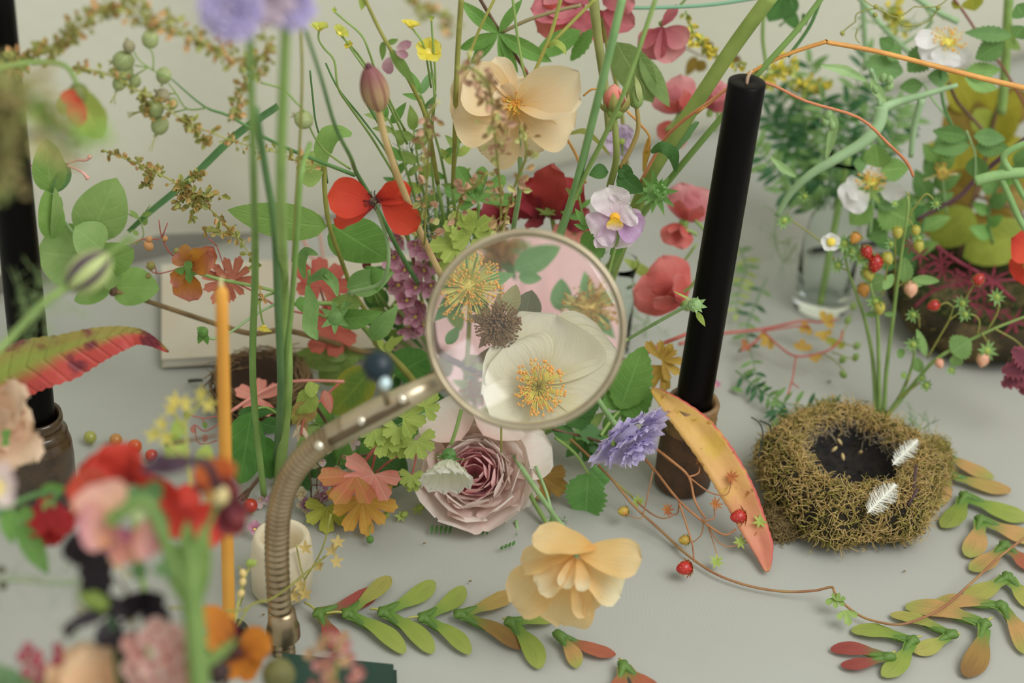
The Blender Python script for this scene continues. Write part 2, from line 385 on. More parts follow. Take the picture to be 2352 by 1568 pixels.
arm = [at(760, 1003, Ym-.003), at(860, 950, Ym-.004), at(940, 908, Ym-.003), LC+(at(1000, 880, LC.y)-LC).normalized()*(LR+.003)]
am = MB().tube(arm, [.0064, .0068, .0055, .0042], 16, 6); mg.part('arm', am, NICK2)
fl = MB().tube([x-LW*.0052-UPV*.002 for x in arm[:3]], [.002, .0022, .002], 8, 4); mg.part('rail', fl, solid('#6e5f4a', .4, metal=.7))
for (x, y) in ((735, 1022), (832, 965), (925, 915)):
    c_ = at(x, y, Ym-.006)-LW*.0045; mg.part('bolt', MB().lathe(c_+LW*.003, -LW, [(0, .0024), (.003, .0024), (.0042, .0014), (.0043, .0001)], 12), solid('#d8d0bd', .25, metal=.8))
kn = CAM+ray(868, 842)*(.80/ray(868, 842).length)
mg.part('knob_rod', MB().tube([arm[1].lerp(arm[2], .4), kn.lerp(arm[1].lerp(arm[2], .4), .3), kn], .0016, 8), NICK)
kd = (kn-arm[1].lerp(arm[2], .4)).normalized()
mg.part('knob', MB().lathe(kn-kd*.004, kd, [(0, .001), (0, .0052), (.0015, .0064), (.006, .0066), (.009, .0056), (.0105, .003), (.0106, .0001)], 24, lambda i, q: 1+.05*math.cos(8*q)), solid('#14262c', .35), label='dark teal tightening knob')
mg.part('knob_cap', MB().egg(CAM+ray(884, 880)*(.795/ray(884, 880).length)-UPV*.003, UPV, .006, .0026, 12), solid('#bcd2d4', .2, metal=.3), label='pale silver cap')
B0 = gr(905, 1568); bx = RGT*.036; c_ = V((mg.base.x, mg.base.y, 0))
q = [gr(640, 1700), gr(914, 1700), gr(910, 1565), gr(640, 1538)]
q2 = [p.lerp(sum(q, V())/4, .06) for p in q]
GB = solid('#17392f', .3, .2, '#123028', 30, coat=.4)
mg.part('base_block', slab(q, .0, .008), GB, flat=True); mg.part('base_step', slab(q2, .008, .013), GB, flat=True)
mg.part('socket', MB().lathe(V((P[0].x, P[0].y, .010)), (P[1]-P[0]), [(0, .0085), (.006, .0085), (.009, .0075), (.016, .007), (.017, .005)], 20), NICK)

# ================================================================== nests
def curls(mbx, surf, n, L, r, seed, sprawl=.8, sides=3):
    rr = random.Random(seed)
    for _ in range(n):
        p, nn = surf(rr); d = V((rr.gauss(0, 1), rr.gauss(0, 1), rr.gauss(0, .7))); d = (d-nn*d.dot(nn)*sprawl).normalized(); pts = [p-nn*r]
        l = L*rr.uniform(.4, 1.3)
        for k in range(3):
            d = (d+V((rr.gauss(0, .6), rr.gauss(0, .6), rr.gauss(0, .6)))-nn*d.dot(nn)*.75).normalized(); pts.append(pts[-1]+d*l/3)
        mbx.tube(pts, [r, r*.5], sides, 2, False)
    return mbx
nc = gr(1946, 1138); nc.z = 0
nest = Thing('moss_nest', 'round bird nest of olive moss with a dark feathery cup', 'nest', nc)
def nwob(q, k=0): return 1+.16*MN.noise(V((math.cos(q)*1.8, math.sin(q)*1.8, k)))+.05*MN.noise(V((math.cos(q)*5, math.sin(q)*5, k)))+.04*math.sin(3*q+1)
NP = [(.001, .034), (.004, .046), (.012, .0525), (.022, .052), (.030, .0455), (.034, .038), (.0325, .0325), (.027, .0300), (.016, .0265), (.009, .018), (.007, .001)]
t = NT('nest_moss'); co = t.n('ShaderNodeTexCoord').outputs['Object']
c_ = t.mix(t.smooth(t.noise(55, co, 4), .4, .6), C('#9c9150'), C('#b89c62')); c_ = t.mix(t.smooth(t.noise(260, co, 3), .5, .62), c_, C('#5c5528'))
MOSS = t.surf(c_, .9, 0, None, spec=.1); TAN = solid('#bca06a', .85, .1, '#a08a56', 200); OLIVE = solid('#8a8638', .85, .1, '#6d6a2a', 200); DK = solid('#1b1a18', .9, .1, '#2a241d', 200)
CORE = solid('#2c2514', .95, .1, '#1f1a0f', 120)
nest.part('body', MB().lathe(nc, V((0, 0, 1)), NP[:7], 60, lambda i, q: nwob(q)), CORE)
nest.part('lining', MB().lathe(nc, V((0, 0, 1)), NP[6:], 60, lambda i, q: nwob(q)), DK, label='black felted hair lining')
def nsurf(lo, hi):
    def f(rr):
        k = rr.uniform(lo, hi); i = int(k); f_ = k-i; h = NP[i][0]+(NP[i+1][0]-NP[i][0])*f_; r = NP[i][1]+(NP[i+1][1]-NP[i][1])*f_; q = rr.uniform(0, 6.283)
        dh, dr = NP[i+1][0]-NP[i][0], NP[i+1][1]-NP[i][1]; n = V((math.cos(q)*dh, math.sin(q)*dh, -dr)).normalized(); w = nwob(q)
        return nc+V((math.cos(q)*r*w, math.sin(q)*r*w, h)), n
    return f
nest.part('moss', curls(MB(), nsurf(0, 6.2), 4600, .010, .00042, 1), MOSS, kind='stuff')
nest.part('moss_fibre', curls(MB(), nsurf(1, 6.6), 3600, .011, .00036, 2), TAN, kind='stuff'); nest.part('green_moss', curls(MB(), nsurf(0, 5), 1700, .007, .00036, 3), OLIVE, kind='stuff')
nest.part('hair', curls(MB(), nsurf(6.6, 9.8), 500, .008, .0002, 4, 1), DK, kind='stuff'); nest.part('down', curls(MB(), nsurf(6.2, 7.4), 1100, .008, .00020, 5), solid('#b0a284', .9), kind='stuff')
def feather(T, b, tip, w, mat):
    b, tip = pt(b), pt(tip); m = MB(); ax = tip-b; n_ = view(b); sd = ax.cross(n_).normalized(); m.tube([b, b.lerp(tip, .5)+n_*.001, tip], [.0004, .0001], 4)
    for k in range(70):
        f = .05+.95*k/70; p0 = b+ax*f; l = px2m(w, b)*.5*math.sin(math.pi*min(.98, f*.8+.15))
        for s_ in (-1, 1):
            d = (sd*s_+ax.normalized()*R.uniform(.2, 1.)+n_*R.uniform(-.1, .6)).normalized(); m.tube([p0, p0+d*l*.6, p0+d*l*R.uniform(.8, 1.2)+n_*.0006], [.00022, .00006], 3, 2, False)
    T.part('feather', m, mat, label='small white downy feather')
WF = solid('#e4ded0', .8)
def ntop(x, y, z): return gr(x, y, z)
feather(nest, gr(1992, 1178, .0365), gr(2058, 1112, .042), 62, WF); feather(nest, gr(2050, 1068, .036), gr(2108, 1010, .040), 44, WF)
for pts in ([gr(1726, 958, .03), gr(1745, 972, .034), gr(1752, 1000, .033), gr(1742, 1050, .03)], [gr(1745, 966, .034), gr(1768, 976, .037), gr(1770, 990, .036)]):
    nest.part('root', MB().tube(pts, .0004, 5), solid('#26302c', .8))
for pts in ([gr(2104, 1068, .040), gr(2098, 1130, .034)], [gr(2108, 1122, .036), gr(2086, 1160, .03)]): nest.part('twig', MB().tube(pts, .0009, 5), solid('#4a3838', .8))
for (x, y) in ((1934, 1022), (1972, 1042), (1938, 1058), (1947, 1098), (1909, 1038)):
    p_ = gr(x, y, .018); nest.part('husk', MB().egg(p_, V((R.uniform(-1, 1), R.uniform(-1, 1), .6)), .005, .0011, 6, 5), solid('#b9a470', .7))
tf = Thing('moss_tuft', 'loose brownish tuft of dry moss beside the moss nest', 'moss', gr(1800, 1215))
def tsurf(rr):
    d = V((rr.gauss(0, 1), rr.gauss(0, 1), abs(rr.gauss(0, 1)))).normalized(); return tf.base+V((d.x*.011, d.y*.016, d.z*.011))+V((-.002, .004, .001)), d
tf.part('core', MB().lathe(tf.base, V((0, 0, 1)), [(0, .009), (.004, .010), (.008, .006), (.010, .001)], 14), CORE); tf.part('fibre', curls(MB(), tsurf, 1100, .009, .0003, 9), solid('#948055', .9, .1, '#75643f', 300), kind='stuff')
tf2 = Thing('moss_clump', 'small clump of green-tipped moss at the rim by the white feather', 'moss', gr(2135, 1085))
def t2(rr):
    d = V((rr.gauss(0, 1), rr.gauss(0, 1), abs(rr.gauss(0, 1)))).normalized(); return tf2.base+V((d.x*.011, d.y*.016, d.z*.020+.002)), d
tf2.part('fibre', curls(MB(), t2, 800, .009, .0003, 10), OLIVE, kind='stuff'); tf2.part('dry_fibre', curls(MB(), t2, 500, .009, .0003, 12), TAN, kind='stuff')
# twig nest
tn = gr(602, 935); tn.z = 0
n2 = Thing('twig_nest', 'small open nest of dry brown twigs behind the tall green stems', 'nest', tn)
NP2 = [(.001, .019), (.006, .026), (.016, .0285), (.022, .0255), (.021, .021), (.012, .018), (.005, .011), (.004, .001)]
n2.part('body', MB().lathe(tn, V((0, 0, 1)), NP2, 40, lambda i, q: nwob(q, 4)), solid('#3d2f22', .95))
m = MB(); rr = random.Random(5)
for _ in range(620):
    q = rr.uniform(0, 6.28); k = rr.uniform(0, 4.4); i = int(k); r0 = NP2[i][1]+(NP2[i+1][1]-NP2[i][1])*(k-i); h0 = NP2[i][0]+(NP2[i+1][0]-NP2[i][0])*(k-i); pts = []
    sp = rr.uniform(.3, 1.1)*rr.choice((-1, 1)); dz = rr.uniform(-.005, .006); ro = rr.uniform(-.001, .003); fly = rr.uniform(0, .008) if rr.random() < .3 else 0
    for s_ in range(4):
        qq = q+sp*s_/3; rad_ = r0+ro+fly*(s_/3)**2+rr.uniform(-.0008, .0008); pts.append(tn+V((math.cos(qq)*rad_, math.sin(qq)*rad_, max(.0008, h0+dz*s_/3+fly*.6*(s_/3)))))
    m.tube(pts, [rr.uniform(.0003, .0006), .0002], 4, 2, False)
n2.part('twigs', m, solid('#8c7350', .85, .1, '#5d4a33', 60), kind='stuff')
# mossy bark bowl
bc = gr(2245, 742); bc.z = 0
bb = Thing('mossy_bark_bowl', 'broad bowl-like slab of bark with dark green moss under the fruiting sprigs', 'bark', bc)
BP = [(.0, .03), (.002, .047), (.012, .056), (.024, .058), (.031, .052), (.029, .044), (.020, .035), (.015, .001)]
t = NT('bark'); co = t.n('ShaderNodeTexCoord').outputs['Object']
c_ = t.mix(t.smooth(t.noise(40, co, 5), .4, .6), C('#5c4f36'), C('#332e20')); BARK = t.surf(c_, .9, 0, t.noise(120, co, 5), .003, .15)
bb.part('bark', MB().lathe(bc, V((0, 0, 1)), BP, 64, lambda i, q: 1.08+.08*MN.noise(V((math.cos(q)*2, math.sin(q)*2, i*.5)))), BARK)
def bsurf(rr):
    k = rr.uniform(2.5, 7); i = int(min(6, k)); f_ = k-i; h = BP[i][0]+(BP[i+1][0]-BP[i][0])*f_; r = BP[i][1]+(BP[i+1][1]-BP[i][1])*f_; q = rr.uniform(0, 6.283)
    return bc+V((math.cos(q)*r, math.sin(q)*r, h)), V((math.cos(q)*.4, math.sin(q)*.4, .8))
bb.part('moss', curls(MB(), bsurf, 3000, .008, .0005, 21), solid('#33491e', .9, .1, '#22331a', 100), kind='stuff'); bb.part('dry_moss', curls(MB(), bsurf, 700, .008, .0004, 22), solid('#7b7340', .9), kind='stuff')

# ================================================================== glass
t = NT('clear_glass'); g = t.n('ShaderNodeBsdfGlass'); g.inputs['IOR'].default_value = 1.13; g.inputs['Color'].default_value = (.97, .99, .98, 1); t.l(g.outputs[0], t.out.inputs[0]); GLASS = t.m
def vase(base, label, prof, water):
    v = Thing('bud_vase', label, 'vase', base); v.part('glass', MB().lathe(v.base, V((0, 0, 1)), prof, 40), GLASS)
    return v
b = at(1884, 715, 0); b = gr(1884, 700)
vase(b, 'clear glass bud vase with a heavy base and one green stem', [(0, .001), (0, .0175), (.003, .019), (.05, .0185), (.066, .016), (.078, .0095), (.105, .0090), (.112, .0125), (.112, .0117), (.105, .0080), (.079, .0085), (.066, .015), (.05, .0172), (.013, .0176), (.0095, .012), (.009, .001)], 0)
b = gr(1395, 830)
vase(b, 'slim clear glass vase standing behind the magnifying lens', [(0, .001), (0, .0115), (.002, .0128), (.055, .0122), (.064, .0105), (.072, .0120), (.074, .0128), (.074, .0120), (.064, .0096), (.055, .0113), (.006, .0118), (.005, .001)], 0)
# cream ceramic beaker
cb = gr(648, 1352)
cp = Thing('ceramic_beaker', 'small cream glazed beaker with a thick rim behind the gooseneck', 'beaker', cb)
cp.part('body', MB().lathe(cb, V((0, 0, 1)), [(0, .001), (0, .0135), (.002, .0158), (.02, .0165), (.031, .0155), (.036, .0145), (.0375, .0128), (.036, .0108), (.03, .0098), (.01, .009), (.009, .001)], 40), solid('#d6cbb0', .35, .1, '#cfc2a4', 60, coat=.2))

# ================================================================== maple keys
def wingm(b, m_, e):
    return petalm(b, m_, e, .6, .15, .55, .5)
SG = {'g': wingm('#5f8434', '#84943f', '#8f994a'), 'y': wingm('#64863a', '#98984a', '#a29a50'), 'o': wingm('#6f8838', '#a08a4a', '#a8844c'),
      'r': wingm('#70783a', '#9a583c', '#95503a'), 'R': wingm('#66703a', '#8c4238', '#883c34'), 'b': wingm('#5d8236', '#8c6f38', '#75562e'), 'p': wingm('#5d8236', '#b08a54', '#8f964a')}
NUT = solid('#5a7832', .55, .15, '#48662a', 120, .0003)
def samara(j, t1, t2, k, label, group, stalk=None, w=41, ben=(.12, -.12)):
    J = gr(*j, .0042); S = Thing('maple_key', label, 'maple key', V((J.x, J.y, 0)), group)
    for tip, col, bb_ in ((t1, k[0], ben[0]), (t2, k[1], ben[1])):
        if tip is None: continue
        Tp = gr(*tip, .0016); d = (Tp-J); L = d.length; dn = d/L
        S.part('seed', MB().egg(J-dn*.0032, dn+V((0, 0, -.04)), .0032+L*.50, .0025, 10, 10, 1.5), NUT)
        S.part('nutlet', MB().egg(J-dn*.0040, dn, .0095, .0029, 10, 8, .6), NUT)
        mid = J+dn*.002
        up = V((R.uniform(-.25, .25), R.uniform(-.35, .05), 1)).normalized()
        S.part('wing', MB().blade(mid, Tp, px2m(w, J)*1.13, up, p=1.75, q=.5, side=bb_*.55, nu=3, nv=16, ruf=.02, fold=.0, minw=.62, curl=.03), SG[col])
    sd_ = gr(*stalk, .004) if stalk else J-((gr(*t1)-J).normalized()+((gr(*t2)-J).normalized() if t2 else V()))*.004
    S.part('stalk', MB().tube([J, J.lerp(sd_, .5)+V((0, 0, .001)), sd_], [.0008, .0006], 5), STY)
gA, gB = 'maple keys laid in a row by the magnifier', 'maple keys laid in a curve around the nest'
for a_ in (((732, 1408), (868, 1352), (768, 1490), 'RR', 'reddest maple key, first of the row beside the gooseneck', (700, 1383), 40),
           ((797, 1408), (893, 1322), (930, 1498), 'yg', 'second maple key from the gooseneck, wide yellow-green wings', (748, 1408), 42),
           ((880, 1405), (998, 1334), (995, 1498), 'gg', 'third maple key from the gooseneck, plain green with long wings', (850, 1398), 40),
           ((972, 1418), (1068, 1348), (1080, 1500), 'gg', 'fourth maple key from the gooseneck, green with a long stalk', (935, 1420), 38),
           ((1056, 1410), (1180, 1358), (1196, 1490), 'ob', 'maple key with brown-mottled lower wing next to the peach poppy', (1042, 1408), 40),
           ((1172, 1428), (1280, 1405), (1242, 1534), 'gg', 'green maple key tucked half under the peach poppy', (1155, 1420), 44),
           ((1284, 1458), (1414, 1504), (1328, 1532), 'rp', 'maple key with thin red wings just below the peach poppy', (1276, 1447), 34),
           ((1432, 1528), (1512, 1590), (1404, 1610), 'rr', 'red-flushed maple key cut by the lower picture edge', (1422, 1512), 40)):
    samara(a_[0], a_[1], a_[2], a_[3], a_[4], gA, a_[5], a_[6])
for a_ in (((2160, 1036), (2282, 1098), None, 'pp', 'uppermost maple key of the curve, one orange wing beside the nest', (2150, 1040), 38),
           ((2178, 1088), (2322, 1126), (2146, 1160), 'op', 'second maple key of the curve, lying partly under the nest moss', (2170, 1078), 36),
           ((2216, 1138), (2362, 1192), (2168, 1212), 'gg', 'third maple key of the curve, plain green with a broad short wing', (2206, 1128), 48),
           ((2252, 1192), (2392, 1242), (2222, 1278), 'pp', 'fourth maple key of the curve, green with an orange inner edge', (2244, 1184), 46),
           ((2308, 1252), (2386, 1308), (2230, 1310), 'rp', 'fifth maple key of the curve, crossed by the thin brown tendril', (2298, 1244), 44),
           ((2314, 1324), (2390, 1396), (2216, 1372), 'yy', 'sixth maple key of the curve, pale green with drooping wings', (2310, 1312), 46),
           ((2300, 1390), (2140, 1388), (2356, 1500), 'pp', 'seventh maple key of the curve, long flat orange-green wing', (2298, 1382), 42),
           ((2262, 1432), (2080, 1392), (2216, 1552), 'pb', 'eighth maple key of the curve, one wing ending brownish at the bottom', (2280, 1418), 50),
           ((2186, 1456), (2046, 1410), (2098, 1496), 'yy', 'ninth maple key of the curve, squeezed between two larger ones', (2205, 1456), 36),
           ((2096, 1470), (1956, 1446), (2030, 1554), 'gg', 'green maple key touching the small red one', (2116, 1461), 44),
           ((2042, 1508), (1908, 1490), (1932, 1528), 'RR', 'small crimson maple key at the end of the curve', (2056, 1496), 32)):
    samara(a_[0], a_[1], a_[2], a_[3], a_[4], gB, a_[5], a_[6])

# ================================================================== plant builders
def th(name, label, cat, base, group=None): return Thing(name, label, cat, base, group)
RB = dict(p=1.5, q=.55)                      # broad round-tipped petal
def petals(T, head, c, n, r, count, w, mat, open_=20, start=0., name='petal', r0=.05, jit=.12, **k):
    """a ring of petals about centre c facing n; open_ = degrees raised from flat."""
    n, a, b = frame(n); kw = dict(p=1.4, q=.55, cup=.35, ruf=.05, nv=9); kw.update(k)
    for i in range(count):
        q = start+6.28319*i/count+R.uniform(-jit, jit); d = a*math.cos(q)+b*math.sin(q); e = math.radians(open_+R.uniform(-8, 8))
        dd = d*math.cos(e)+n*math.sin(e); nn = n*math.cos(e)-d*math.sin(e)
        T.part(name, MB().blade(c+d*r*r0, c+dd*r*R.uniform(.92, 1.05), w*R.uniform(.92, 1.08), nn, **kw), mat if not isinstance(mat, tuple) else mat[i % len(mat)], head)
ANTH = solid('#e0a03a', .7, .1, '#cf8a35', 500); FIL = solid('#d9c860', .6)
def stamens(T, head, c, n, r, count, h=.6, m1=None, m2=None, ar=.0006, fr=.00016, spread=1.):
    n, a, b = frame(n); f = MB(); g = MB()
    for i in range(count):
        q = R.uniform(0, 6.283); k = math.sqrt(R.random())*spread; d = (a*math.cos(q)+b*math.sin(q))*k; e = c+d*r+n*r*h*(1.15-k*.6)*R.uniform(.8, 1.1)
        f.tube([c+d*r*.15, c+d*r*.55+n*r*h*.5, e], [fr, fr], 3, 1, False); g.octa(e, ar*R.uniform(.7, 1.3))
    T.part('filaments', f, m1 or FIL, head, kind='stuff'); T.part('anthers', g, m2 or ANTH, head, kind='stuff')
def disc(T, c, n, r, mat, name='flower_head', h=.6, parent=None):
    return T.part(name, MB().egg(c-n.normalized()*r*h*.6, n, r*h*1.4, r, 12, 7), mat, parent)
def calyx(T, c, n, r, k=5, mat=None, w=.5, open_=10, name='sepal', parent=None, **kw):
    n, a, b = frame(n); m = MB(); e = math.radians(open_)
    for i in range(k):
        q = 6.283*i/k+R.uniform(-.15, .15); d = a*math.cos(q)+b*math.sin(q)
        m.blade(c, c+(d*math.cos(e)+n*math.sin(e))*r*R.uniform(.85, 1.1), r*w, n*math.cos(e)-d*math.sin(e), p=.75, q=1.1, nu=1, nv=4, fold=.2, **kw)
    return T.part(name, m, mat or GREEN, parent)
def scabiosa(T, c, n, r, mats, stemmat=None, dens=1.):
    n, a, b = frame(n)
    head = T.part('flower_head', MB().egg(c-n*r*.22, n, r*.4, r*.3, 14, 8), mats[0])
    calyx(T, c-n*r*.3, -n, r*.75, 9, GREEN, .22, -25, 'sepals', head)
    for ring_, (cnt, rr, hh, s) in enumerate(((11, .52, -.02, .62), (11, .42, .16, .46), (9, .26, .30, .34), (5, .1, .36, .26))):
        for i in range(int(cnt*dens)):
            q = 6.283*(i+ring_*.5)/int(cnt*dens)+R.uniform(-.12, .12); d = a*math.cos(q)+b*math.sin(q); p0 = c+d*r*rr*.75+n*r*hh; m = MB()
            for j in (-1, 0, 1):
                dd = (d*(1 if ring_ < 2 else .6)+d.cross(n)*j*.62+n*(.12+.22*ring_+R.uniform(-.1, .2))).normalized()
                m.blade(p0, p0+dd*r*s*(1.1 if j == 0 else .85), r*s*.62, (n-dd*n.dot(dd)*.8), p=1.5, q=.5, ruf=.16, rf=1.4, cup=-.2, nv=6, notch=.12)
            T.part('floret', m, mats[i % len(mats)], head)
    m = MB()
    for i in range(0 if n.z < -.2 else 26): d = (a*R.gauss(0, 1)+b*R.gauss(0, 1))*.16; m.octa(c+d*r+n*r*R.uniform(.45, .6), r*.035)
    T.part('anthers', m, solid('#d9cfe0', .6), head, kind='stuff'); return head
def rose(T, c, n, r, mi, mo, N=38, h=.62, wide=1.):
    """cupped many-petalled rose: inner petals upright and tight, outer ones open."""
    n, a, b = frame(n); head = T.part('flower_head', MB().egg(c-n*r*.95, n, r*.5, r*.4, 12, 7), GREEN)
    for i in range(N):
        f = ((i+.2)/N)**.72; q = i*2.39996+R.uniform(-.2, .2); d = a*math.cos(q)+b*math.sin(q)
        e = math.radians(86-56*f**2.2); b0 = c+d*r*.20*f-n*r*.35; L = r*(.52+.48*f)*R.uniform(.92, 1.05)
        dd = d*math.cos(e)*(.35+.8*f)+n*math.sin(e)*(1.05-.25*f); dd.normalize(); tip = c+d*r*(.10+.72*f)+n*r*(h*(.62-.42*f*f)) if f < .8 else b0+dd*L*wide
        nn = n*math.cos(e)-d*math.sin(e)
        T.part('petal', MB().blade(b0, tip, r*(.36+1.15*f)*R.uniform(.9, 1.1), nn, p=1.5, q=.5, cup=.5-.2*f, ruf=.05, curl=-.10 if f < .8 else -.16, nv=14, nu=4, notch=.04), mi if f < .52 else mo, head)
    return head
SEEDY = solid('#c8b45a', .6)
def berry(T, c, ax, r, mat, cal=GREEN, seeds=True, parent=None, name='berry', sep=1.5, cup_=-25):
    ax = ax.normalized(); B = T.part(name, MB().egg(c-ax*r*1.05, ax, r*2.3, r, 14, 9, .8, lambda i, q: 1+.045*math.cos(9*q+i*2.2)), mat, parent)
    if seeds:
        m = MB(); n, a, b = frame(ax)
        for i in range(46):
            z = -.85+1.7*(i+.5)/46; q = i*2.4; s_ = math.sqrt(1-z*z); m.octa(c+(a*math.cos(q)+b*math.sin(q))*r*s_*1.0+ax*r*z*1.1, r*.055)
        T.part('seeds', m, SEEDY, B, kind='stuff')
    if cal: calyx(T, c-ax*r*1.0, -ax, r*sep, 9, cal, .34, cup_, 'calyx', B)
    return B
def seedspray(T, pts, w, n, s, mats, spread=12, smat=None, kind='seeds', shape=1.2, ped=True):
    P = T.stem(pts, w, smat or STY, w2=w*.5, n=5); Q, _ = smooth_path([pt(p) for p in pts], 1, 8); ms = [MB() for _ in mats]; pd = MB()
    for i in range(n):
        p = Q[min(len(Q)-1, int(R.random()*len(Q)))]; d = V((R.gauss(0, 1), R.gauss(0, 1), R.gauss(0, 1))).normalized(); e = p+d*px2m(spread*R.uniform(.3, 1.2), p); r = px2m(s*R.uniform(.6, 1.25), p)/2
        m = ms[R.randrange(len(mats))]; [m.blade(e-d*r, e+d*r*1.6*shape, r*1.9, V((math.cos(k3*2.1+i), math.sin(k3*2.1+i), .4)), p=1, q=.8, nu=1, nv=3, fold=.5) for k3 in range(2)] if shape < 2 else m.egg(e, d, r*2, r, 5, 4)
        if ped: pd.tube([p, e], px2m(1.6, p)/2, 3, 1, False)
    for m, mt in zip(ms, mats):
        if m.v: T.part(kind, m, mt, kind='stuff')
    if ped: T.part('pedicels', pd, smat or STY, kind='stuff')
def sprig(T, pts, w, n, L, wd, mat, smat=None, ang=50, pair=False, skip=.1, end=True, w2=None, **k):
    """leafy shoot: stem plus leaves set along it, each a part."""
    T.stem(pts, w, smat or ST, w2=w2 or w*.5); Q, _ = smooth_path([pt(p) for p in pts], 1, 8); kw = dict(p=.75, q=.9, curl=.08, fold=.15, nv=8); kw.update(k)
    for i in range(n):
        f = skip+(1-skip)*(i+.5)/n; j = min(len(Q)-2, int(f*(len(Q)-1))); p = Q[j]; a = (Q[j+1]-Q[j]).normalized(); v = view(p); s = a.cross(v).normalized()
        for sg in ((1, -1) if pair else ((1,) if i % 2 else (-1,))):
            e = math.radians(ang+R.uniform(-15, 15)); d = a*math.cos(e)+s*sg*math.sin(e)+v*R.uniform(-.35, .35); l = px2m(L*R.uniform(.75, 1.15), p)
            T.part('leaf', MB().blade(p, p+d.normalized()*l, l*wd/L, (v+V((R.uniform(-.5, .5), R.uniform(-.5, .5), R.uniform(-.2, .6)))), **kw), mat if not isinstance(mat, tuple) else R.choice(mat))
    if end:
        p = Q[-1]; a = (Q[-1]-Q[-2]).normalized(); l = px2m(L, p); T.part('leaf', MB().blade(p, p+a*l, l*wd/L, view(p)+V((.2, 0, .3)), **kw), mat if not isinstance(mat, tuple) else mat[0])
def feathery(T, pts, w, n, L, mat, spread=1., name='fronds', th_=1.6):
    Q, _ = smooth_path([pt(p) for p in pts], 1, 8); m = MB(); T.stem(pts, w, mat)
    for i in range(n):
        p = R.choice(Q); d = V((R.gauss(0, 1), R.gauss(0, 1), R.gauss(0, 1))).normalized(); l = px2m(L*R.uniform(.5, 1.2), p); r = px2m(th_, p)/2; e = p+d*l; m.tube([p, p.lerp(e, .5)+V((0, 0, l*.06)), e], [r, r*.5], 3, 2, False)
        for _ in range(3):
            d2 = (d+V((R.gauss(0, .7), R.gauss(0, .7), R.gauss(0, .7)))).normalized(); f = R.uniform(.3, .9); m.tube([p+d*l*f, p+d*l*f+d2*l*.35], [r*.8, r*.4], 3, 1, False)
    T.part(name, m, mat, kind='stuff')
def ribbon(T, pts, wl, wr, mat, name='leaf', ruf=0., rf=3., teeth=0., nu=3, sub=5, tilt=0., fold=.0, parent=None, thick=0., ph=0.):
    """leaf along a bent spine; wl, wr = half widths (px) either side at each spine point."""
    P, A = smooth_path(pts, [float(x) for x in wl], sub); _, B = smooth_path(pts, [float(x) for x in wr], sub); m = MB(); rows = []; uvs = []
    for i, p in enumerate(P):
        t_ = (P[min(i+1, len(P)-1)]-P[max(i-1, 0)]).normalized(); v = view(p); s = t_.cross(v).normalized(); n_ = s.cross(t_)
        s = (s*math.cos(tilt)+n_*math.sin(tilt)); n_ = s.cross(t_); row = []; ur = []; f = i/(len(P)-1)
        for j in range(-nu, nu+1):
            u = j/nu; x = px2m(A[i] if u < 0 else B[i], p)*u; x = -x if False else x
            if abs(j) == nu: x *= 1+(teeth if i % 2 else -teeth)
            z = abs(x)*fold+px2m(ruf*(A[i]+B[i]), p)*abs(u)*math.sin(rf*6.283*f+u+ph)
            row.append(p+s*x+n_*z); ur.append((.5+u/2, f))
        rows.append(row); uvs.append(ur)
    m.grid(rows, uvs); o = T.part(name, m, mat, parent)
    if thick:
        md = o.modifiers.new('thickness', 'SOLIDIFY'); md.thickness = thick; md.offset = 0
    return o
def pp(T, b, t_, w, mat, roll=0, dy=0, name='petal', parent=None, **k):
    kw = dict(p=1.3, q=.55, cup=.25, ruf=.05, nv=10, nu=3); kw.update(k); return T.leaf(b, t_, w, mat, roll, name, parent, dy, **kw)
def sweetpea(T, c, up, s, m1, m2, parent=None, face=.3):
    """standard, two wings and a keel around c (point), up = picture direction of the standard, s px size."""
    c = pt(c); u = (RGT*up[0]-UPV*up[1]).normalized(); v = view(c); l = px2m(s, c); sd = u.cross(v)
    hd = T.part('flower_head', MB().egg(c-u*l*.30-v*l*.05, u, l*.22, l*.07, 8, 6), GREEN)
    st = MB()
    for sg in (-1, 1):
        st.blade(c-u*l*.15, c+u*l*.50+sd*sg*l*.30-v*l*.05, l*.62, v+sd*sg*.25, p=1.35, q=.5, ruf=.12, rf=2.2, cup=-.25, nv=9, nu=3, notch=.05)
    T.part('standard', st, m1, hd)
    for sg in (-1, 1):
        T.part('wing', MB().blade(c-u*l*.12+v*l*.05, c+u*l*.20+sd*sg*l*.20+v*l*.30*1.0, l*.36, v+sd*sg*.9, p=1.2, q=.55, ruf=.06, cup=.3, nv=8), m2, hd)
    T.part('keel', MB().egg(c-u*l*.1+v*l*.05, u+v*.9, l*.28, l*.06, 8, 6), m2, hd); return hd


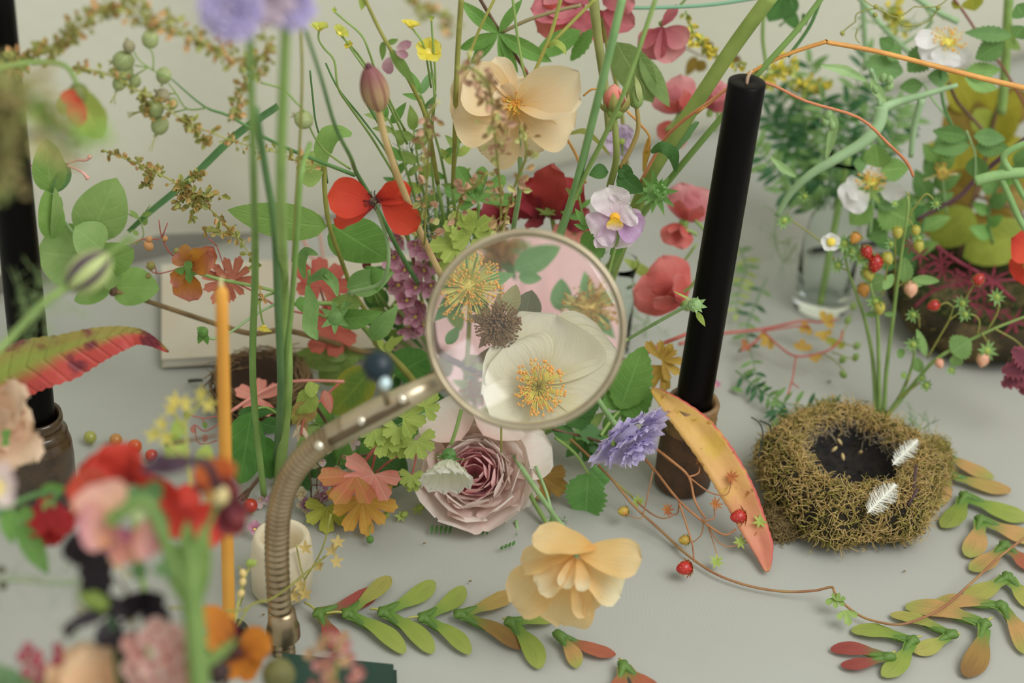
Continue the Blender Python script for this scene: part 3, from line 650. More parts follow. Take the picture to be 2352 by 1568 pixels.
# ================================================================== upper and middle west side
SD1 = solid('#b0985a', .8, .1, '#9a8048', 300); SD2 = solid('#a3a45c', .8, .1, '#8c9150', 300); SD3 = solid('#bf9a68', .8); SD4 = solid('#a06a44', .8)
G_DOCK = 'branching dock seed sprays'
for lab, pts, n, s, spd, sub in (
    ('dense olive brown dock seed spray arching across the pale wall at the top', [(20, 150, -.20), (110, 118, -.22), (175, 68, -.24), (240, 25, -.25), (330, 30, -.25), (420, 75, -.24), (500, 112, -.23), (580, 148, -.22)], 330, 17, 26, ()),
    ('dock seed spray hanging down beside the lavender flower', [(560, -10, -.24), (600, 60, -.23), (612, 130, -.22), (572, 190, -.21), (548, 235, -.20), (535, 275, -.19)], 110, 15, 18, ()),
    ('dock seed spray passing behind the bladder pods towards the bitten leaf', [(180, 155, -.2), (250, 172, -.2), (330, 215, -.19), (430, 280, -.18), (540, 325, -.17), (640, 352, -.16), (720, 385, -.15)], 130, 14, 17, ((330, 215, 345, 275), (430, 280, 470, 330))),
    ('dock seed spray ending in loose tiny seeds above the long green leaf', [(236, 345, -.16), (290, 365, -.16), (345, 388, -.15), (410, 425, -.14), (480, 478, -.13), (545, 545, -.12), (580, 600, -.12), (600, 680, -.12)], 90, 13, 15, ((345, 388, 335, 430), (420, 430, 410, 480), (470, 470, 420, 450), (410, 425, 470, 400), (440, 450, 520, 450), (450, 460, 440, 500), (545, 545, 470, 530))),
    ('dock seed spray dangling by the top edge between lavender and buttercups', [(945, -20, -.28), (960, 20, -.28), (1000, 30, -.28), (1040, 70, -.28)], 45, 17, 16, ())):
    T = th('dock_spray', lab, 'seed head', pts[-1], G_DOCK)
    seedspray(T, pts, 5, n, s*.88, (SD2, SD1, SD2, SD3), spd, STY)
    for (x0, y0, x1, y1) in sub: seedspray(T, [(x0, y0, pts[3][2]), ((x0+x1)/2, (y0+y1)/2-5, pts[3][2]), (x1, y1, pts[3][2])], 3, 26, s, (SD1, SD2), 12, STY)
# blurred near seed head at the west edge
T = th('dock_seed_head', 'very blurred green and brown seed head hanging against the black taper', 'seed head', ad(20, 330, .62))
seedspray(T, [ad(-60, 180, .62), ad(30, 190, .62), ad(85, 250, .62), ad(120, 310, .62), ad(150, 345, .62)], 8, 150, 22, (solid('#8fae56', .7), solid('#98895a', .8), solid('#a8a066', .8)), 62, ST)
seedspray(T, [ad(0, 230, .63), ad(15, 320, .63), ad(10, 400, .63), ad(20, 450, .63)], 8, 90, 24, (solid('#98895a', .8), solid('#a9a16a', .8), solid('#7c8a48', .8)), 42, ST)
seedspray(T, [ad(85, 250, .62), ad(170, 300, .62), ad(225, 320, .62)], 6, 34, 22, (solid('#8fae56', .7), solid('#7fa04a', .8)), 26, ST)
# nodding poppy bud
T = th('nodding_poppy', 'nodding poppy bud with green hood and red petal showing on a bent stem', 'flower', ad(-30, 168, .88))
T.stem([ad(-30, 165, .88), ad(30, 148, .88), ad(110, 142, .88), ad(155, 155, .88), ad(178, 195, .88)], 13, ST)
hb = T.part('hood', MB().egg(ad(177, 190, .88), at(182, 240, 0)-at(176, 188, 0), px2m(66, ad(180, 200, .88)), px2m(26, ad(180, 200, .88)), 12, 8), leafm('#8a9256', '#77824a'))
for b_, t_, w_, m_ in (((172, 192), (232, 320), 82, LIME), ((165, 200), (143, 265), 40, LIME)): pp(T, ad(*b_, .88), ad(*t_, .88), w_, m_, 20, name='sepal', parent=hb)
PRED = petalm('#b84a30', '#c9553a', '#c96a4e', .25)
for b_, t_, w_ in (((170, 205), (150, 240), 40), ((172, 215), (182, 292), 46)): pp(T, ad(*b_, .872), ad(*t_, .872), w_, PRED, 10, parent=hb)

# bladder campion
T = th('bladder_campion', 'bladder campion sprig of pale green veined balloon pods', 'flower stem', (815, 402, -.13))
T.stem([(815, 402, -.13), (640, 332, -.15), (530, 268, -.16), (470, 245, -.17), (395, 182, -.18)], 10, STD, w2=4)
for pts in ([(475, 248, -.17), (430, 250, -.17), (405, 215, -.17), (388, 192, -.17)], [(395, 182, -.18), (350, 160, -.18), (320, 138, -.18), (308, 118, -.18)], [(352, 160, -.18), (352, 130, -.18), (344, 110, -.18)], [(340, 155, -.18), (310, 150, -.18)], [(430, 250, -.17), (400, 258, -.17)], [(405, 215, -.17), (388, 215, -.17)], [(340, 155, -.18), (312, 172, -.18)]): T.stem(pts, 4, ST)
POD = leafm('#a3ad78', '#92a068', vein=.35, nv=1); POD2 = leafm('#a39c7c', '#96906c', vein=.3, nv=1)
for i, (x, y, r, dx, dy) in enumerate(((296, 106, 15, -.3, -1), (345, 90, 21, .1, -1), (283, 140, 25, -1, .1), (284, 165, 22, -1, .3), (274, 192, 17, -.4, 1), (310, 186, 15, .1, 1), (376, 174, 19, -.2, 1), (373, 219, 17, -.6, -.4), (354, 250, 22, -1, .2), (367, 288, 22, -.4, 1), (396, 238, 14, -.5, 1))):
    c = at(x, y, -.175); ax = (RGT*dx-UPV*dy).normalized(); r = px2m(r, c)
    B = T.part('pod', MB().egg(c-ax*r*1.1, ax, r*2.2, r, 14, 9, .15, lambda i_, q: 1+.04*math.cos(10*q)), POD2 if i in (0, 7) else POD)
    calyx(T, c+ax*r*1.0, ax, r*.6, 5, POD, .4, 40, 'tip', B)
    if i in (4, 9, 8): 
        for k in range(5): d = (ax+V((R.gauss(0, .3), R.gauss(0, .3), R.gauss(0, .3)))).normalized(); T.part('style', MB().tube([c+ax*r, c+ax*r*1.6+d*r*.4, c+ax*r*1.6+d*r*1.3], .00018, 4), STY, B)
T = th('campion_pod', 'single spiky-tipped green campion pod hanging by the tall stems', 'seed pod', (600, 190, -.16))
T.stem([(600, 190, -.16), (650, 205, -.16), (680, 235, -.16), (700, 258, -.16), (715, 300, -.15), (745, 345, -.14), (805, 388, -.13)], 5, ST)
c = at(698, 275, -.16); r = px2m(23, c); ax = (UPV*.5-RGT*1).normalized(); B = T.part('pod', MB().egg(c-ax*r, ax, r*2.1, r, 14, 9, .3), POD); calyx(T, c+ax*r*.9, ax, r*.7, 5, SD3 and POD2, .4, 40, 'tip', B)

# dark grass blade
T = th('long_grass', 'broad dark green grass blade slanting behind the tall stems', 'grass blade', (295, 532, -.05))
ribbon(T, [(295, 532, -.06), (350, 482, -.06), (440, 408, -.05), (540, 312, -.04), (640, 243, -.03)], [5, 7, 8, 9, 8], [5, 7, 8, 9, 8], leafm('#557d4a', '#4a7042', vein=.15, nv=1), fold=.4)

# honeysuckle branch
T = th('honeysuckle_branch', 'leafy honeysuckle branch with round pale green leaves and woody stem', 'branch', (860, 815, -.06))
T.stem([(85, 612, -.08), (140, 622, -.08), (200, 640, -.08), (262, 668, -.08), (340, 692, -.08), (430, 722, -.08), (510, 748, -.08), (580, 766, -.08), (650, 758, -.08), (730, 776, -.07), (815, 803, -.06), (860, 815, -.06)], 9, solid('#8a7348', .6, .1, '#6a5636', 90), w2=15)
HS = leafm('#8fac66', '#84a45c', vein=.15, nv=5); HS2 = leafm('#82a456', '#769a4c', vein=.15, nv=5)
T.stem([(255, 664, -.08), (215, 600, -.08), (165, 530, -.08), (122, 470, -.08), (115, 420, -.08)], 8, STP, w2=5)
for b_, t_, w_, m_, rl in (((118, 442), (106, 318), 78, HS2, 0), ((126, 445), (150, 372), 36, BLUEG, 50), ((122, 548), (104, 436), 62, HS2, 20), ((122, 548), (126, 430), 26, HS, 40), ((120, 548), (140, 452), 36, HS2, -20), ((203, 548), (268, 408), 124, HS, 5), ((222, 596), (84, 575), 150, HS, -5), ((235, 575), (172, 520), 90, HS, 15), ((228, 600), (308, 572), 78, HS2, 25), ((258, 660), (366, 664), 90, HS2, -25), ((255, 662), (170, 690), 48, HS2, 20), ((262, 660), (250, 618), 46, HS, 40)):
    T.leaf((*b_, -.082+R.uniform(-.006, .006)), t_, w_, m_, rl, p=.82, q=.62, curl=.06, fold=.08, nv=10, nu=3)
nd = T.part('bud_node', MB().egg(at(248, 668, -.08), RGT, .006, .0032, 8, 6), STB)
for tx, ty in ((238, 640), (262, 640), (236, 682), (268, 682)): T.part('bud_scale', MB().egg(at(252, 664, -.08), at(tx, ty, -.08)-at(252, 664, -.08), .005, .0009, 6, 5), STB, nd)
PB = solid('#d6aa9a', .6, .1, '#c98f84', 300)
for pts in ([(152, 376, -.08), (178, 368, -.08), (196, 368, -.082), (208, 358, -.082)], [(152, 380, -.08), (176, 388, -.08), (192, 398, -.082), (202, 410, -.082)], [(90, 378, -.08), (74, 380, -.08), (62, 378, -.08)]):
    P = [at(*p) for p in pts]; T.part('blossom', MB().tube(P, [px2m(2, P[0]), px2m(2.6, P[0]), px2m(3.5, P[0]), px2m(6, P[0])][:len(P)], 8), PB)

# blurred love-in-a-mist pod
D_ = .79
T = th('nigella_pod', 'blurred striped seed pod on a green stem crossing the black taper', 'seed pod', ad(-40, 830, D_))
T.stem([ad(-40, 838, D_), ad(30, 770, D_), ad(95, 700, D_), ad(160, 655, D_)], 20, ST)
c = ad(155, 664, D_); ax = (ad(248, 585, D_)-c).normalized(); r = px2m(48, c)
def stripes():
    t = NT('striped_pod'); u, v = t.uv(); f = t.smooth(t.math('SINE', t.math('MULTIPLY', u, 37.7)), -.2, .6); return t.surf(t.mix(f, C('#a3b070'), C('#4a3844')), .5)
pb = T.part('pod', MB().egg(c, ax, px2m(128, c), r, 24, 12, .2, lambda i, q: 1+.05*math.cos(6*q)), stripes())
for k in range(5): d = (ax+V((R.gauss(0, .35), R.gauss(0, .35), R.gauss(0, .35)))).normalized(); T.part('horn', MB().tube([c+ax*px2m(120, c), c+ax*px2m(140, c)+d*px2m(12, c), c+ax*px2m(150, c)+d*px2m(50, c)], [px2m(5, c), px2m(1.5, c)], 6), ST, pb)
feathery(T, [ad(60, 730, D_), ad(110, 690, D_), ad(150, 660, D_)], 3, 34, 110, leafm('#9fb87a', vein=0), name='bracts', th_=2.4)

# red dock leaf
t = NT('autumn_dock'); u, v = t.uv()
c_ = t.mix(t.smooth(t.math('ADD', u, t.math('MULTIPLY', t.math('SUBTRACT', t.noise(45), .5), .7)), .42, .75), C('#8f8440'), C('#b5483f')); c_ = t.mix(t.smooth(t.math('SUBTRACT', t.noise(60, det=5), t.math('MULTIPLY', v, -.15)), .56, .72), c_, C('#6d2c33')); c_ = t.mix(t.smooth(t.math('ADD', v, t.math('MULTIPLY', t.noise(50), .3)), .58, .28), c_, C('#7f9a3c')) if False else c_
gr_ = t.smooth(t.math('ADD', t.math('ABSOLUTE', t.math('SUBTRACT', u, .38)), t.math('MULTIPLY', v, .5)), .42, .15); c_ = t.mix(t.math('MULTIPLY', gr_, .75), c_, C('#84973f'))
ph = t.math('FRACT', t.math('SUBTRACT', t.math('MULTIPLY', v, 16.), t.math('ABSOLUTE', t.math('MULTIPLY_ADD', u, 2., -1.)))); vn = t.smooth(t.math('ABSOLUTE', t.math('SUBTRACT', ph, .5)), .0, .2); DOCK = t.surf(c_, .5, .2, t.math('ADD', vn, t.noise(200)), .0008)
T = th('autumn_dock_leaf', 'long curled red and olive autumn leaf in front of the black taper', 'leaf', (-140, 930, -.22))
ribbon(T, [(-140, 950, -.24), (-40, 900, -.235), (60, 842, -.23), (150, 808, -.225), (230, 780, -.22), (300, 765, -.215), (345, 778, -.21), (388, 808, -.205)], [46, 58, 62, 42, 30, 14, 10, 2], [40, 62, 64, 66, 48, 32, 18, 2], DOCK, name='blade', ruf=.10, rf=3.2, teeth=.03, sub=8, nu=4)
T.stem([(-140, 952, -.24), (-40, 903, -.234), (60, 846, -.229), (150, 810, -.224), (230, 784, -.219)], 6, solid('#b07a4a', .5), name='midrib', w2=2)

# peach carnation and pale pink neighbour at the west edge
PC = petalm('#c9a184', '#cfae90', '#d6bc9e', .3)
T = th('peach_carnation', 'ruffled peach carnation cut by the picture edge beside the brown holder', 'flower', ad(-60, 1000, .88))
c = ad(-25, 985, .88); hd = disc(T, c, V((.3, -.7, .5)), .006, PC); 
for b_, t_, w_ in (((-25, 960), (60, 915), 90), ((-20, 985), (78, 975), 100), ((-15, 1000), (80, 1060), 95), ((-25, 1005), (40, 1070), 90), ((-20, 980), (30, 900), 80), ((-30, 980), (50, 1010), 80), ((-30, 980), (25, 950), 60)):
    pp(T, ad(*b_, .88), ad(*t_, .875+R.uniform(-.02, .02)), w_*1.1, PC, R.uniform(-30, 30), parent=hd, p=1.7, q=.42, ruf=.1, rf=2.6, nt=9, teeth=.10)
T.stem([c, ad(-60, 1100, .88), ad(-80, 1300, .88), gr(-90, 1500)], 12, ST)
T.part('leaf_bit', MB().blade(ad(5, 1005, .858), ad(25, 985, .856), .004, view(c)), MIDG); T.part('leaf_bit', MB().blade(ad(5, 1010, .858), ad(22, 1022, .856), .004, view(c)), MIDG)
T = th('pale_pink_flower', 'pale pink blurred flower with yellow base, below the peach carnation', 'flower', ad(-40, 1150, .72))
c = ad(-8, 1120, .72); hd = disc(T, c, V((.3, -.7, .5)), .004, FIL); pm = petalm('#d6b84a', '#dcd0c4', '#d9bcc0', .2)
for t_ in ((14, 1060), (36, 1100), (30, 1160), (-30, 1080)): pp(T, c, ad(*t_, .715), 44, pm, 10, parent=hd)
T.stem([c, ad(-40, 1180, .73), ad(-70, 1400, .75)], 10, ST)

# orange brown viola seen from behind
T = th('bronze_viola', 'bronze orange viola seen from behind on a stem across the tall greens', 'flower', (660, 705, -.10))
T.stem([(430, 618, -.12), (500, 640, -.12), (575, 655, -.115), (640, 672, -.11), (680, 700, -.10), (780, 740, -.08)], 9, ST, w2=7)
VB = petalm('#8a4a26', '#b9782e', '#c27a6c', .45); VY = petalm('#b06a28', '#c99036', '#c06a62', .4)
cc = at(430, 610, -.12); hd = disc(T, cc, view(cc)+UPV*.3, .0022, GREEN)
for b_, t_, w_, m_, rl in (((425, 615), (437, 692), 68, VB, 15), ((418, 612), (408, 578), 42, petalm('#c98a62', '#b57a52', '#c48078', .3), 20), ((428, 604), (428, 560), 30, petalm('#c98a52', '#c08448', '#c99a5a', .3), -30), ((428, 605), (492, 568), 54, VY, 40), ((435, 612), (492, 592), 62, VB, -15), ((424, 612), (402, 660), 34, VB, 50)):
    pp(T, (*b_, -.121), t_, w_, m_, rl, R.uniform(-.006, .006), parent=hd, ruf=.07)
calyx(T, at(432, 622, -.123), (view(cc)-UPV*.4), px2m(34, cc), 4, MIDG, .6, 0, 'calyx', hd)

# herb robert leaves and red stems at the west
T = th('red_geranium_sprig', 'thin red stems with small lobed red geranium leaves above the yellow taper', 'sprig', (700, 720, -.09))
T.stem([(365, 505, -.1), (372, 545, -.1), (395, 585, -.1), (440, 600, -.1), (520, 640, -.1), (580, 668, -.1), (640, 705, -.09), (700, 720, -.09)], 3, STR, w2=5)
for pts in ([(300, 560, -.1), (332, 548, -.1), (365, 550, -.1)], [(372, 545, -.1), (385, 512, -.1)], [(430, 612, -.1), (400, 620, -.1), (360, 628, -.1), (335, 612, -.1)], [(498, 565, -.1), (510, 600, -.1), (522, 640, -.1)], [(498, 565, -.1), (480, 548, -.1)], [(360, 628, -.1), (352, 602, -.1), (338, 605, -.1)]): T.stem(pts, 3, STR)
GRED = leafm('#b9705a', '#b06a50', '#b04a44', vein=.35, nv=4)
for (x, y, ux, uy, r) in ((535, 642, 555, 600, 52), (520, 645, 470, 668, 56), (528, 648, 545, 690, 46)): T.palm((x, y, -.102), (ux, uy), r, GRED, (R.uniform(-.3, .3), R.uniform(-.3, .2)), lobes=5, cut=.62, tooth=.14, span=190)
for (x, y, r) in ((350, 560, 15), (337, 545, 10), (375, 545, 9), (405, 575, 10), (342, 607, 13), (336, 630, 9)):
    c = at(x, y, -.1); T.part('bud', MB().egg(c-UPV*px2m(r, c), V((R.uniform(-1, 1), 0, 1)), px2m(r*1.9, c), px2m(r*.75, c), 8, 6), solid('#b98a5a', .7) if x < 400 and y < 580 else solid('#8a8548', .7))
T = th('thin_green_twig', 'thin green twig with pointed buds crossing the grass blade', 'sprig', (345, 470, -.07))
T.stem([(290, 488, -.07), (320, 500, -.07), (345, 470, -.07)], 3, ST); T.stem([(320, 500, -.07), (330, 540, -.07), (312, 560, -.07)], 3, ST)
for b_, t_ in (((318, 500), (296, 482)), ((325, 495), (350, 488)), ((330, 518), (338, 500)), ((318, 540), (303, 528))): T.leaf((*b_, -.07), t_, 12, GREEN, 10)

# the tall foreground stems with scabious heads
Yb = gr(618, 1150).y
LAV = petalm('#c4b9d6', '#c6bce0', '#cdc4e6', .06); LAV2 = petalm('#c4b2c2', '#cab8c2', '#d0c0ca', .12); LAV3 = petalm('#beb2da', '#beb2e0', '#c6bbe6', .06)
def tall(label, pts, w, mat, flower=None, w2=None):
    T = th('scabious', label, 'flower stem', pts[-1], 'tall stems standing before the twig nest'); T.stem(pts, w, mat, w2=w2, sub=5, n=8); return T
SG1 = solid('#7a9a52', .5, .1, '#6b8a45', 40); SG2 = solid('#8aa85c', .5, .1, '#7a994f', 40); SG3 = solid('#587a48', .5, .1, '#4c6d3e', 40)
T = tall('tall slim green stem under the lavender scabious, nearest the yellow taper', [ad(573, 40, .74), ad(576, 180, .77), ad(582, 380, .82), (586, 620, Yb-.03), (581, 880, Yb-.015), gr(608, 1152)], 20, SG1, w2=15)
scabiosa(T, ad(530, 18, .72), V((-.1, -.95, .2)), px2m(80, ad(533, 32, .72)), (LAV, LAV3), dens=1.5)
T = tall('tall thick light green stem under the pinkish lavender scabious', [ad(658, 30, .74), ad(652, 180, .77), ad(645, 420, .82), (652, 680, Yb-.03), (660, 880, Yb-.02), gr(640, 1110)], 24, SG2, w2=26)
scabiosa(T, ad(606, -14, .73), V((.05, -.95, .2)), px2m(76, ad(608, 0, .73)), (LAV2,), dens=1.5)
scabiosa(T, ad(670, 14, .735), V((.3, -.9, .2)), px2m(60, ad(676, 40, .735)), (LAV3, LAV), dens=1.5)
tall('tall dark green stem between two lighter ones', [(588, 250, -.26), (608, 380, -.25), (630, 520, -.24), (638, 700, -.22), (645, 900, -.2), gr(632, 1090)], 17, SG3, w2=17)
tall('slim green stem leaning into the thick light one', [(712, 330, -.2), (692, 400, -.22), (682, 540, -.22), (668, 720, -.21), (655, 850, -.2), gr(650, 1060)], 12, SG1, w2=14)
T = tall('thin stem bending from the lavender scabious to the poppy', [(695, 50, -.26), (735, 170, -.23), (770, 290, -.2), (805, 360, -.17), (818, 395, -.15), (850, 450, -.14), (880, 505, -.12), (930, 600, -.09), (985, 690, -.06)], 9, STD, w2=12)
T = tall('very thin olive stem behind the thick light stem', [(690, 60, -.2), (694, 160, -.2), (690, 300, -.2), (680, 450, -.2), (672, 600, -.19)], 7, STO, w2=6)

# ================================================================== middle of the table
YB = -.07
# buttercups
YEL = petalm('#d8c83c', '#d9cb4a', '#d9d06a', .1); YG2 = petalm('#b5b94a', '#c2c455', '#ccd070', .1)
def buttercup(label, x, y, r, pts, bud=False, face=(0, -.5, .8), n=5, m=YEL):
    T = th('buttercup', label, 'flower', pts[-1], 'small yellow buttercups'); T.stem([(x, y, pts[0][2])]+pts, 5, ST, w2=6); c = at(x, y, pts[0][2]); r_ = px2m(r, c); hd = disc(T, c, V(face), r_*.3, FIL)
    if bud: calyx(T, c, V(face), r_, 5, LIME, .6, 50, 'sepal', hd)
    else: petals(T, hd, c, V(face), r_, n, r_*1.0, m, 25)
buttercup('pale yellow buttercup half turned away by the lavender flowers', 733, 68, 26, [(732, 90, -.1), (745, 112, -.1), (768, 140, -.1), (776, 200, -.1), (800, 240, -.09), (850, 310, -.08), (905, 400, YB)], face=(.1, .1, 1), m=YG2)
buttercup('yellow buttercup leaning right beside the slender grass stems', 779, 77, 24, [(800, 100, -.1), (830, 135, -.09), (880, 215, -.09), (935, 330, YB)], face=(.5, -.2, .9), m=YG2)
buttercup('small green buttercup bud at the end of a long arc', 768, 26, 12, [(790, 45, -.1), (830, 80, -.1), (848, 120, -.1), (870, 180, -.09), (930, 300, YB)], True)
buttercup('flat yellow buttercup just above the poppy pod stems', 943, 62, 26, [(955, 75, -.1), (975, 110, -.1), (990, 200, YB)], face=(.2, .1, 1))
buttercup('green bud above the large yellow buttercup', 991, 45, 12, [(993, 80, -.1), (1000, 200, -.1), (985, 320, YB)], True)
buttercup('largest bright yellow buttercup with a ragged centre', 985, 118, 36, [(990, 150, -.1), (998, 230, -.1), (990, 340, YB), (1000, 480, YB)], face=(.1, -.6, .7))
buttercup('tiny faded buttercup with bare stamens', 802, 106, 13, [(815, 125, -.1), (840, 160, -.1), (880, 220, -.09)], face=(-.4, -.4, .8))
# thin grasses and stems
def wisp(label, pts, w, mat, w2=None, cat='stem', name='grass_stalk', n=6):
    T = th(name, label, cat, pts[-1], 'slender stems in the middle bouquet'); T.stem(pts, w, mat, w2=w2, n=n, sub=5); return T
wisp('thin dark stem with a tiny fork, above the bitten leaf', [(712, 162, -.08), (718, 220, -.08), (725, 280, -.08), (742, 340, -.07), (752, 420, -.06)], 5, STD)
wisp('dark thin stem with side branch leaning towards the poppy pod', [(748, 145, -.09), (778, 205, -.09), (830, 270, -.08), (885, 345, -.08), (930, 430, YB)], 5, STD)
T = wisp('brownish green stem from the top edge to the pink-veined seed pod', [(835, -10, -.12), (865, 55, -.12), (895, 110, -.12), (940, 185, -.11), (975, 260, -.1), (990, 330, -.09), (1005, 420, YB)], 9, STO, w2=12)
T.leaf((838, -20, -.12), (830, 24), 22, LIME)
for b_, t_, w_ in (((880, 95), (878, 140), 16), ((890, 100), (915, 90), 14), ((895, 110), (955, 200), 26)): T.leaf((*b_, -.12), t_, w_, leafm('#7d9a4c', '#6d8b45'), 20)
pk = petalm('#c9a8ae', '#b58a94', '#a87a88', .3)
for b_, t_, w_ in (((910, 112), (945, 96), 22), ((908, 118), (938, 128), 20), ((895, 130), (890, 170), 28)): pp(T, (*b_, -.121), t_, w_, pk, 20)
wisp('long green stem rising from the bouquet to the pod tip', [(845, 240, -.1), (890, 320, -.1), (915, 400, -.09), (950, 480, YB), (985, 580, YB)], 9, STD)
wisp('olive stem beside the peach rose running off the top edge', [(1060, -10, -.10), (1052, 110, -.1), (1047, 220, -.1), (1044, 330, -.09), (1040, 430, YB)], 14, STO, 10)
wisp('thin light stem slanting behind the peach rose', [(1140, -10, -.07), (1100, 70, -.07), (1075, 140, -.07), (1055, 220, -.07)], 7, STY)
wisp('thin green stem dropping onto the peach rose', [(1177, -10, -.1), (1188, 80, -.1), (1202, 160, -.1), (1215, 190, -.09)], 7, ST)
T = wisp('light green forked stem above the peach rose with a bent leaf', [(1290, -10, -.09), (1268, 70, -.09), (1250, 115, -.09), (1225, 172, -.09)], 9, STY)
T.stem([(1370, -5, -.09), (1320, 45, -.09), (1258, 108, -.09)], 8, STY); ribbon(T, [(1256, 108, -.09), (1275, 98, -.092), (1292, 108, -.094), (1300, 126, -.095)], [2, 8, 7, 1], [2, 8, 7, 1], LIME)
wisp('thin brown stem behind the large leaflets', [(1098, -10, -.02), (1140, 60, -.02), (1180, 120, -.02), (1220, 185, -.02)], 9, STB)
wisp('brown side stem joining the fan of leaflets', [(1152, 75, -.02), (1215, 45, -.02), (1290, 22, -.02), (1335, 12, -.02)], 9, solid('#8a7d58', .6))
wisp('bluish green grass stem crossing the rosebud', [(1432, -15, -.14), (1400, 120, -.14), (1365, 260, -.13), (1330, 400, -.12), (1300, 500, -.11), (1265, 590, -.10)], 20, solid('#7ea468', .5, .1, '#70965c', 60), 18)
wisp('thinner green stem running over the pink rosebud', [(1510, -15, -.14), (1465, 120, -.14), (1430, 220, -.14), (1385, 320, -.13), (1335, 420, -.12), (1300, 500, -.11), (1285, 570, -.1)], 11, ST, 12)
wisp('thick brownish green stem dropping behind the rosebud', [(1362, -15, -.06), (1370, 60, -.06), (1382, 150, -.06), (1392, 220, -.06), (1398, 300, -.06)], 26, solid('#8f9258', .6, .1, '#7b8048', 50), 16)
wisp('thick hairy olive green stem crossing the picture behind the taper', [(1775, -15, -.06), (1690, 100, -.06), (1610, 220, -.06), (1545, 320, -.06), (1490, 410, -.06), (1440, 530, -.055), (1395, 650, -.05), (1360, 760, -.045)], 36, solid('#84964a', .7, .1, '#73863f', 50, .0004), 28, n=12)
wisp('narrow green stem passing just behind the black wick', [(1895, -15, -.08), (1830, 70, -.08), (1745, 165, -.08), (1640, 290, -.07), (1540, 410, -.06), (1470, 500, -.05), (1440, 560, -.05)], 13, SG1, 16)
wisp('thin dark green stem dropping before the lupin-like leaves', [(1890, -15, .0), (1860, 60, .0), (1810, 130, .0)], 8, STD)

# poppy seed pod on a straw stem
T = th('poppy_pod', 'dry pinkish brown poppy pod on a straw coloured stem', 'seed pod', (1016, 640, -.12))
T.stem([(868, 248, -.17), (885, 320, -.165), (910, 395, -.16), (940, 470, -.15), (978, 560, -.14), (1012, 630, -.13)], 17, solid('#c9b07c', .6, .1, '#b79a68', 60), w2=15, n=8)
t = NT('ribbed_pod'); u, v = t.uv(); f = t.smooth(t.math('SINE', t.math('MULTIPLY', u, 44.)), -.1, .9); c_ = t.mix(t.smooth(v, .35, .95), C('#a88c66'), C('#7d4a4c')); c_ = t.mix(t.math('MULTIPLY', f, .7), c_, C('#6d4038')); PODM = t.surf(c_, .5)
c = at(873, 256, -.17); ax = (at(843, 140, -.172)-c).normalized()
pb = T.part('pod', MB().egg(c, ax, px2m(122, c), px2m(34, c), 28, 14, .25, lambda i, q: 1+.035*math.cos(7*q)), PODM)
T.part('crown', MB().lathe(c+ax*px2m(112, c), ax, [(0, .0012), (px2m(8, c), px2m(9, c)), (px2m(14, c), px2m(6, c)), (px2m(16, c), .0001)], 12), solid('#5a3238', .6), pb)

# red poppy
RPOP = petalm('#a82a20', '#c8402a', '#cf4a30', .25, .35)
T = th('red_poppy', 'scarlet poppy with three crumpled petals and a dark centre', 'flower', (905, 700, -.08))
T.stem([(858, 465, -.15), (880, 520, -.15), (893, 580, -.15), (885, 635, -.145), (860, 658, -.14), (800, 672, -.13)], 9, STP, w2=11)
cc = at(858, 462, -.152); hd = disc(T, cc, V((.1, -.7, .6)), .0024, solid('#5c3a3c', .7, .1, '#7c7450', 500))
for b_, t_, w_, rl, dy in (((862, 468), (752, 448), 96, 10, -.006), ((860, 476), (768, 502), 66, 35, .006), ((855, 462), (945, 432), 56, -15, .004), ((868, 455), (915, 418), 34, 15, .0), ((875, 455), (958, 528), 74, 10, -.004)):
    pp(T, (*b_, -.152), t_, w_, RPOP, rl, dy, parent=hd, p=1.6, q=.48, ruf=.07, rf=2.2, nv=12)
stamens(T, hd, cc, V((.1, -.7, .6)), .0055, 30, .4, solid('#4a2a2c', .7), solid('#3a2426', .8), .0005)

# fan of leaflets behind the peach rose
T = th('lupin_leaf', 'fan of seven narrow green leaflets against the pale wall', 'leaf', (1215, 175, -.02))
T.stem([(1146, 76, -.02), (1175, 118, -.02), (1210, 165, -.02)], 8, STR)
for t_, w_ in (((1058, 2), 34), ((1054, 112), 34), ((1082, 146), 28), ((1168, 178), 26), ((1268, 142), 40), ((1200, -2), 24), ((1190, 168), 22)): T.leaf((1145, 76, -.022), t_, w_, MIDG, R.uniform(-20, 20), 'leaflet', p=.95, q=.8, fold=.25, curl=.05)
T = th('broad_leaf', 'broad soft leaf behind the large rosy flower at the top', 'leaf', (1335, 75, .0)); T.leaf((1335, 70, .0), (1225, 130), 52, MIDG, 10, 'blade', p=.9, q=.8)
T = th('toothed_leaf', 'narrow toothed leaf hanging under the large rosy flower', 'leaf', (1360, 65, .0)); T.leaf((1362, 66, .0), (1310, 140), 34, MIDG, 25, 'blade', p=.9, q=.8, nt=6, teeth=.12)
T = th('rose_leaf', 'large drooping olive leaf beside the dusty pink sweet pea', 'leaf', (1420, 90, -.01))
T.leaf((1415, 96, -.01), (1500, 236), 88, leafm('#7c9456', '#6d884a'), 15, 'leaflet', p=.85, q=.75); T.leaf((1470, 125, -.01), (1538, 246), 44, leafm('#7c9456', '#6d884a'), -15, 'leaflet', p=.85, q=.8)

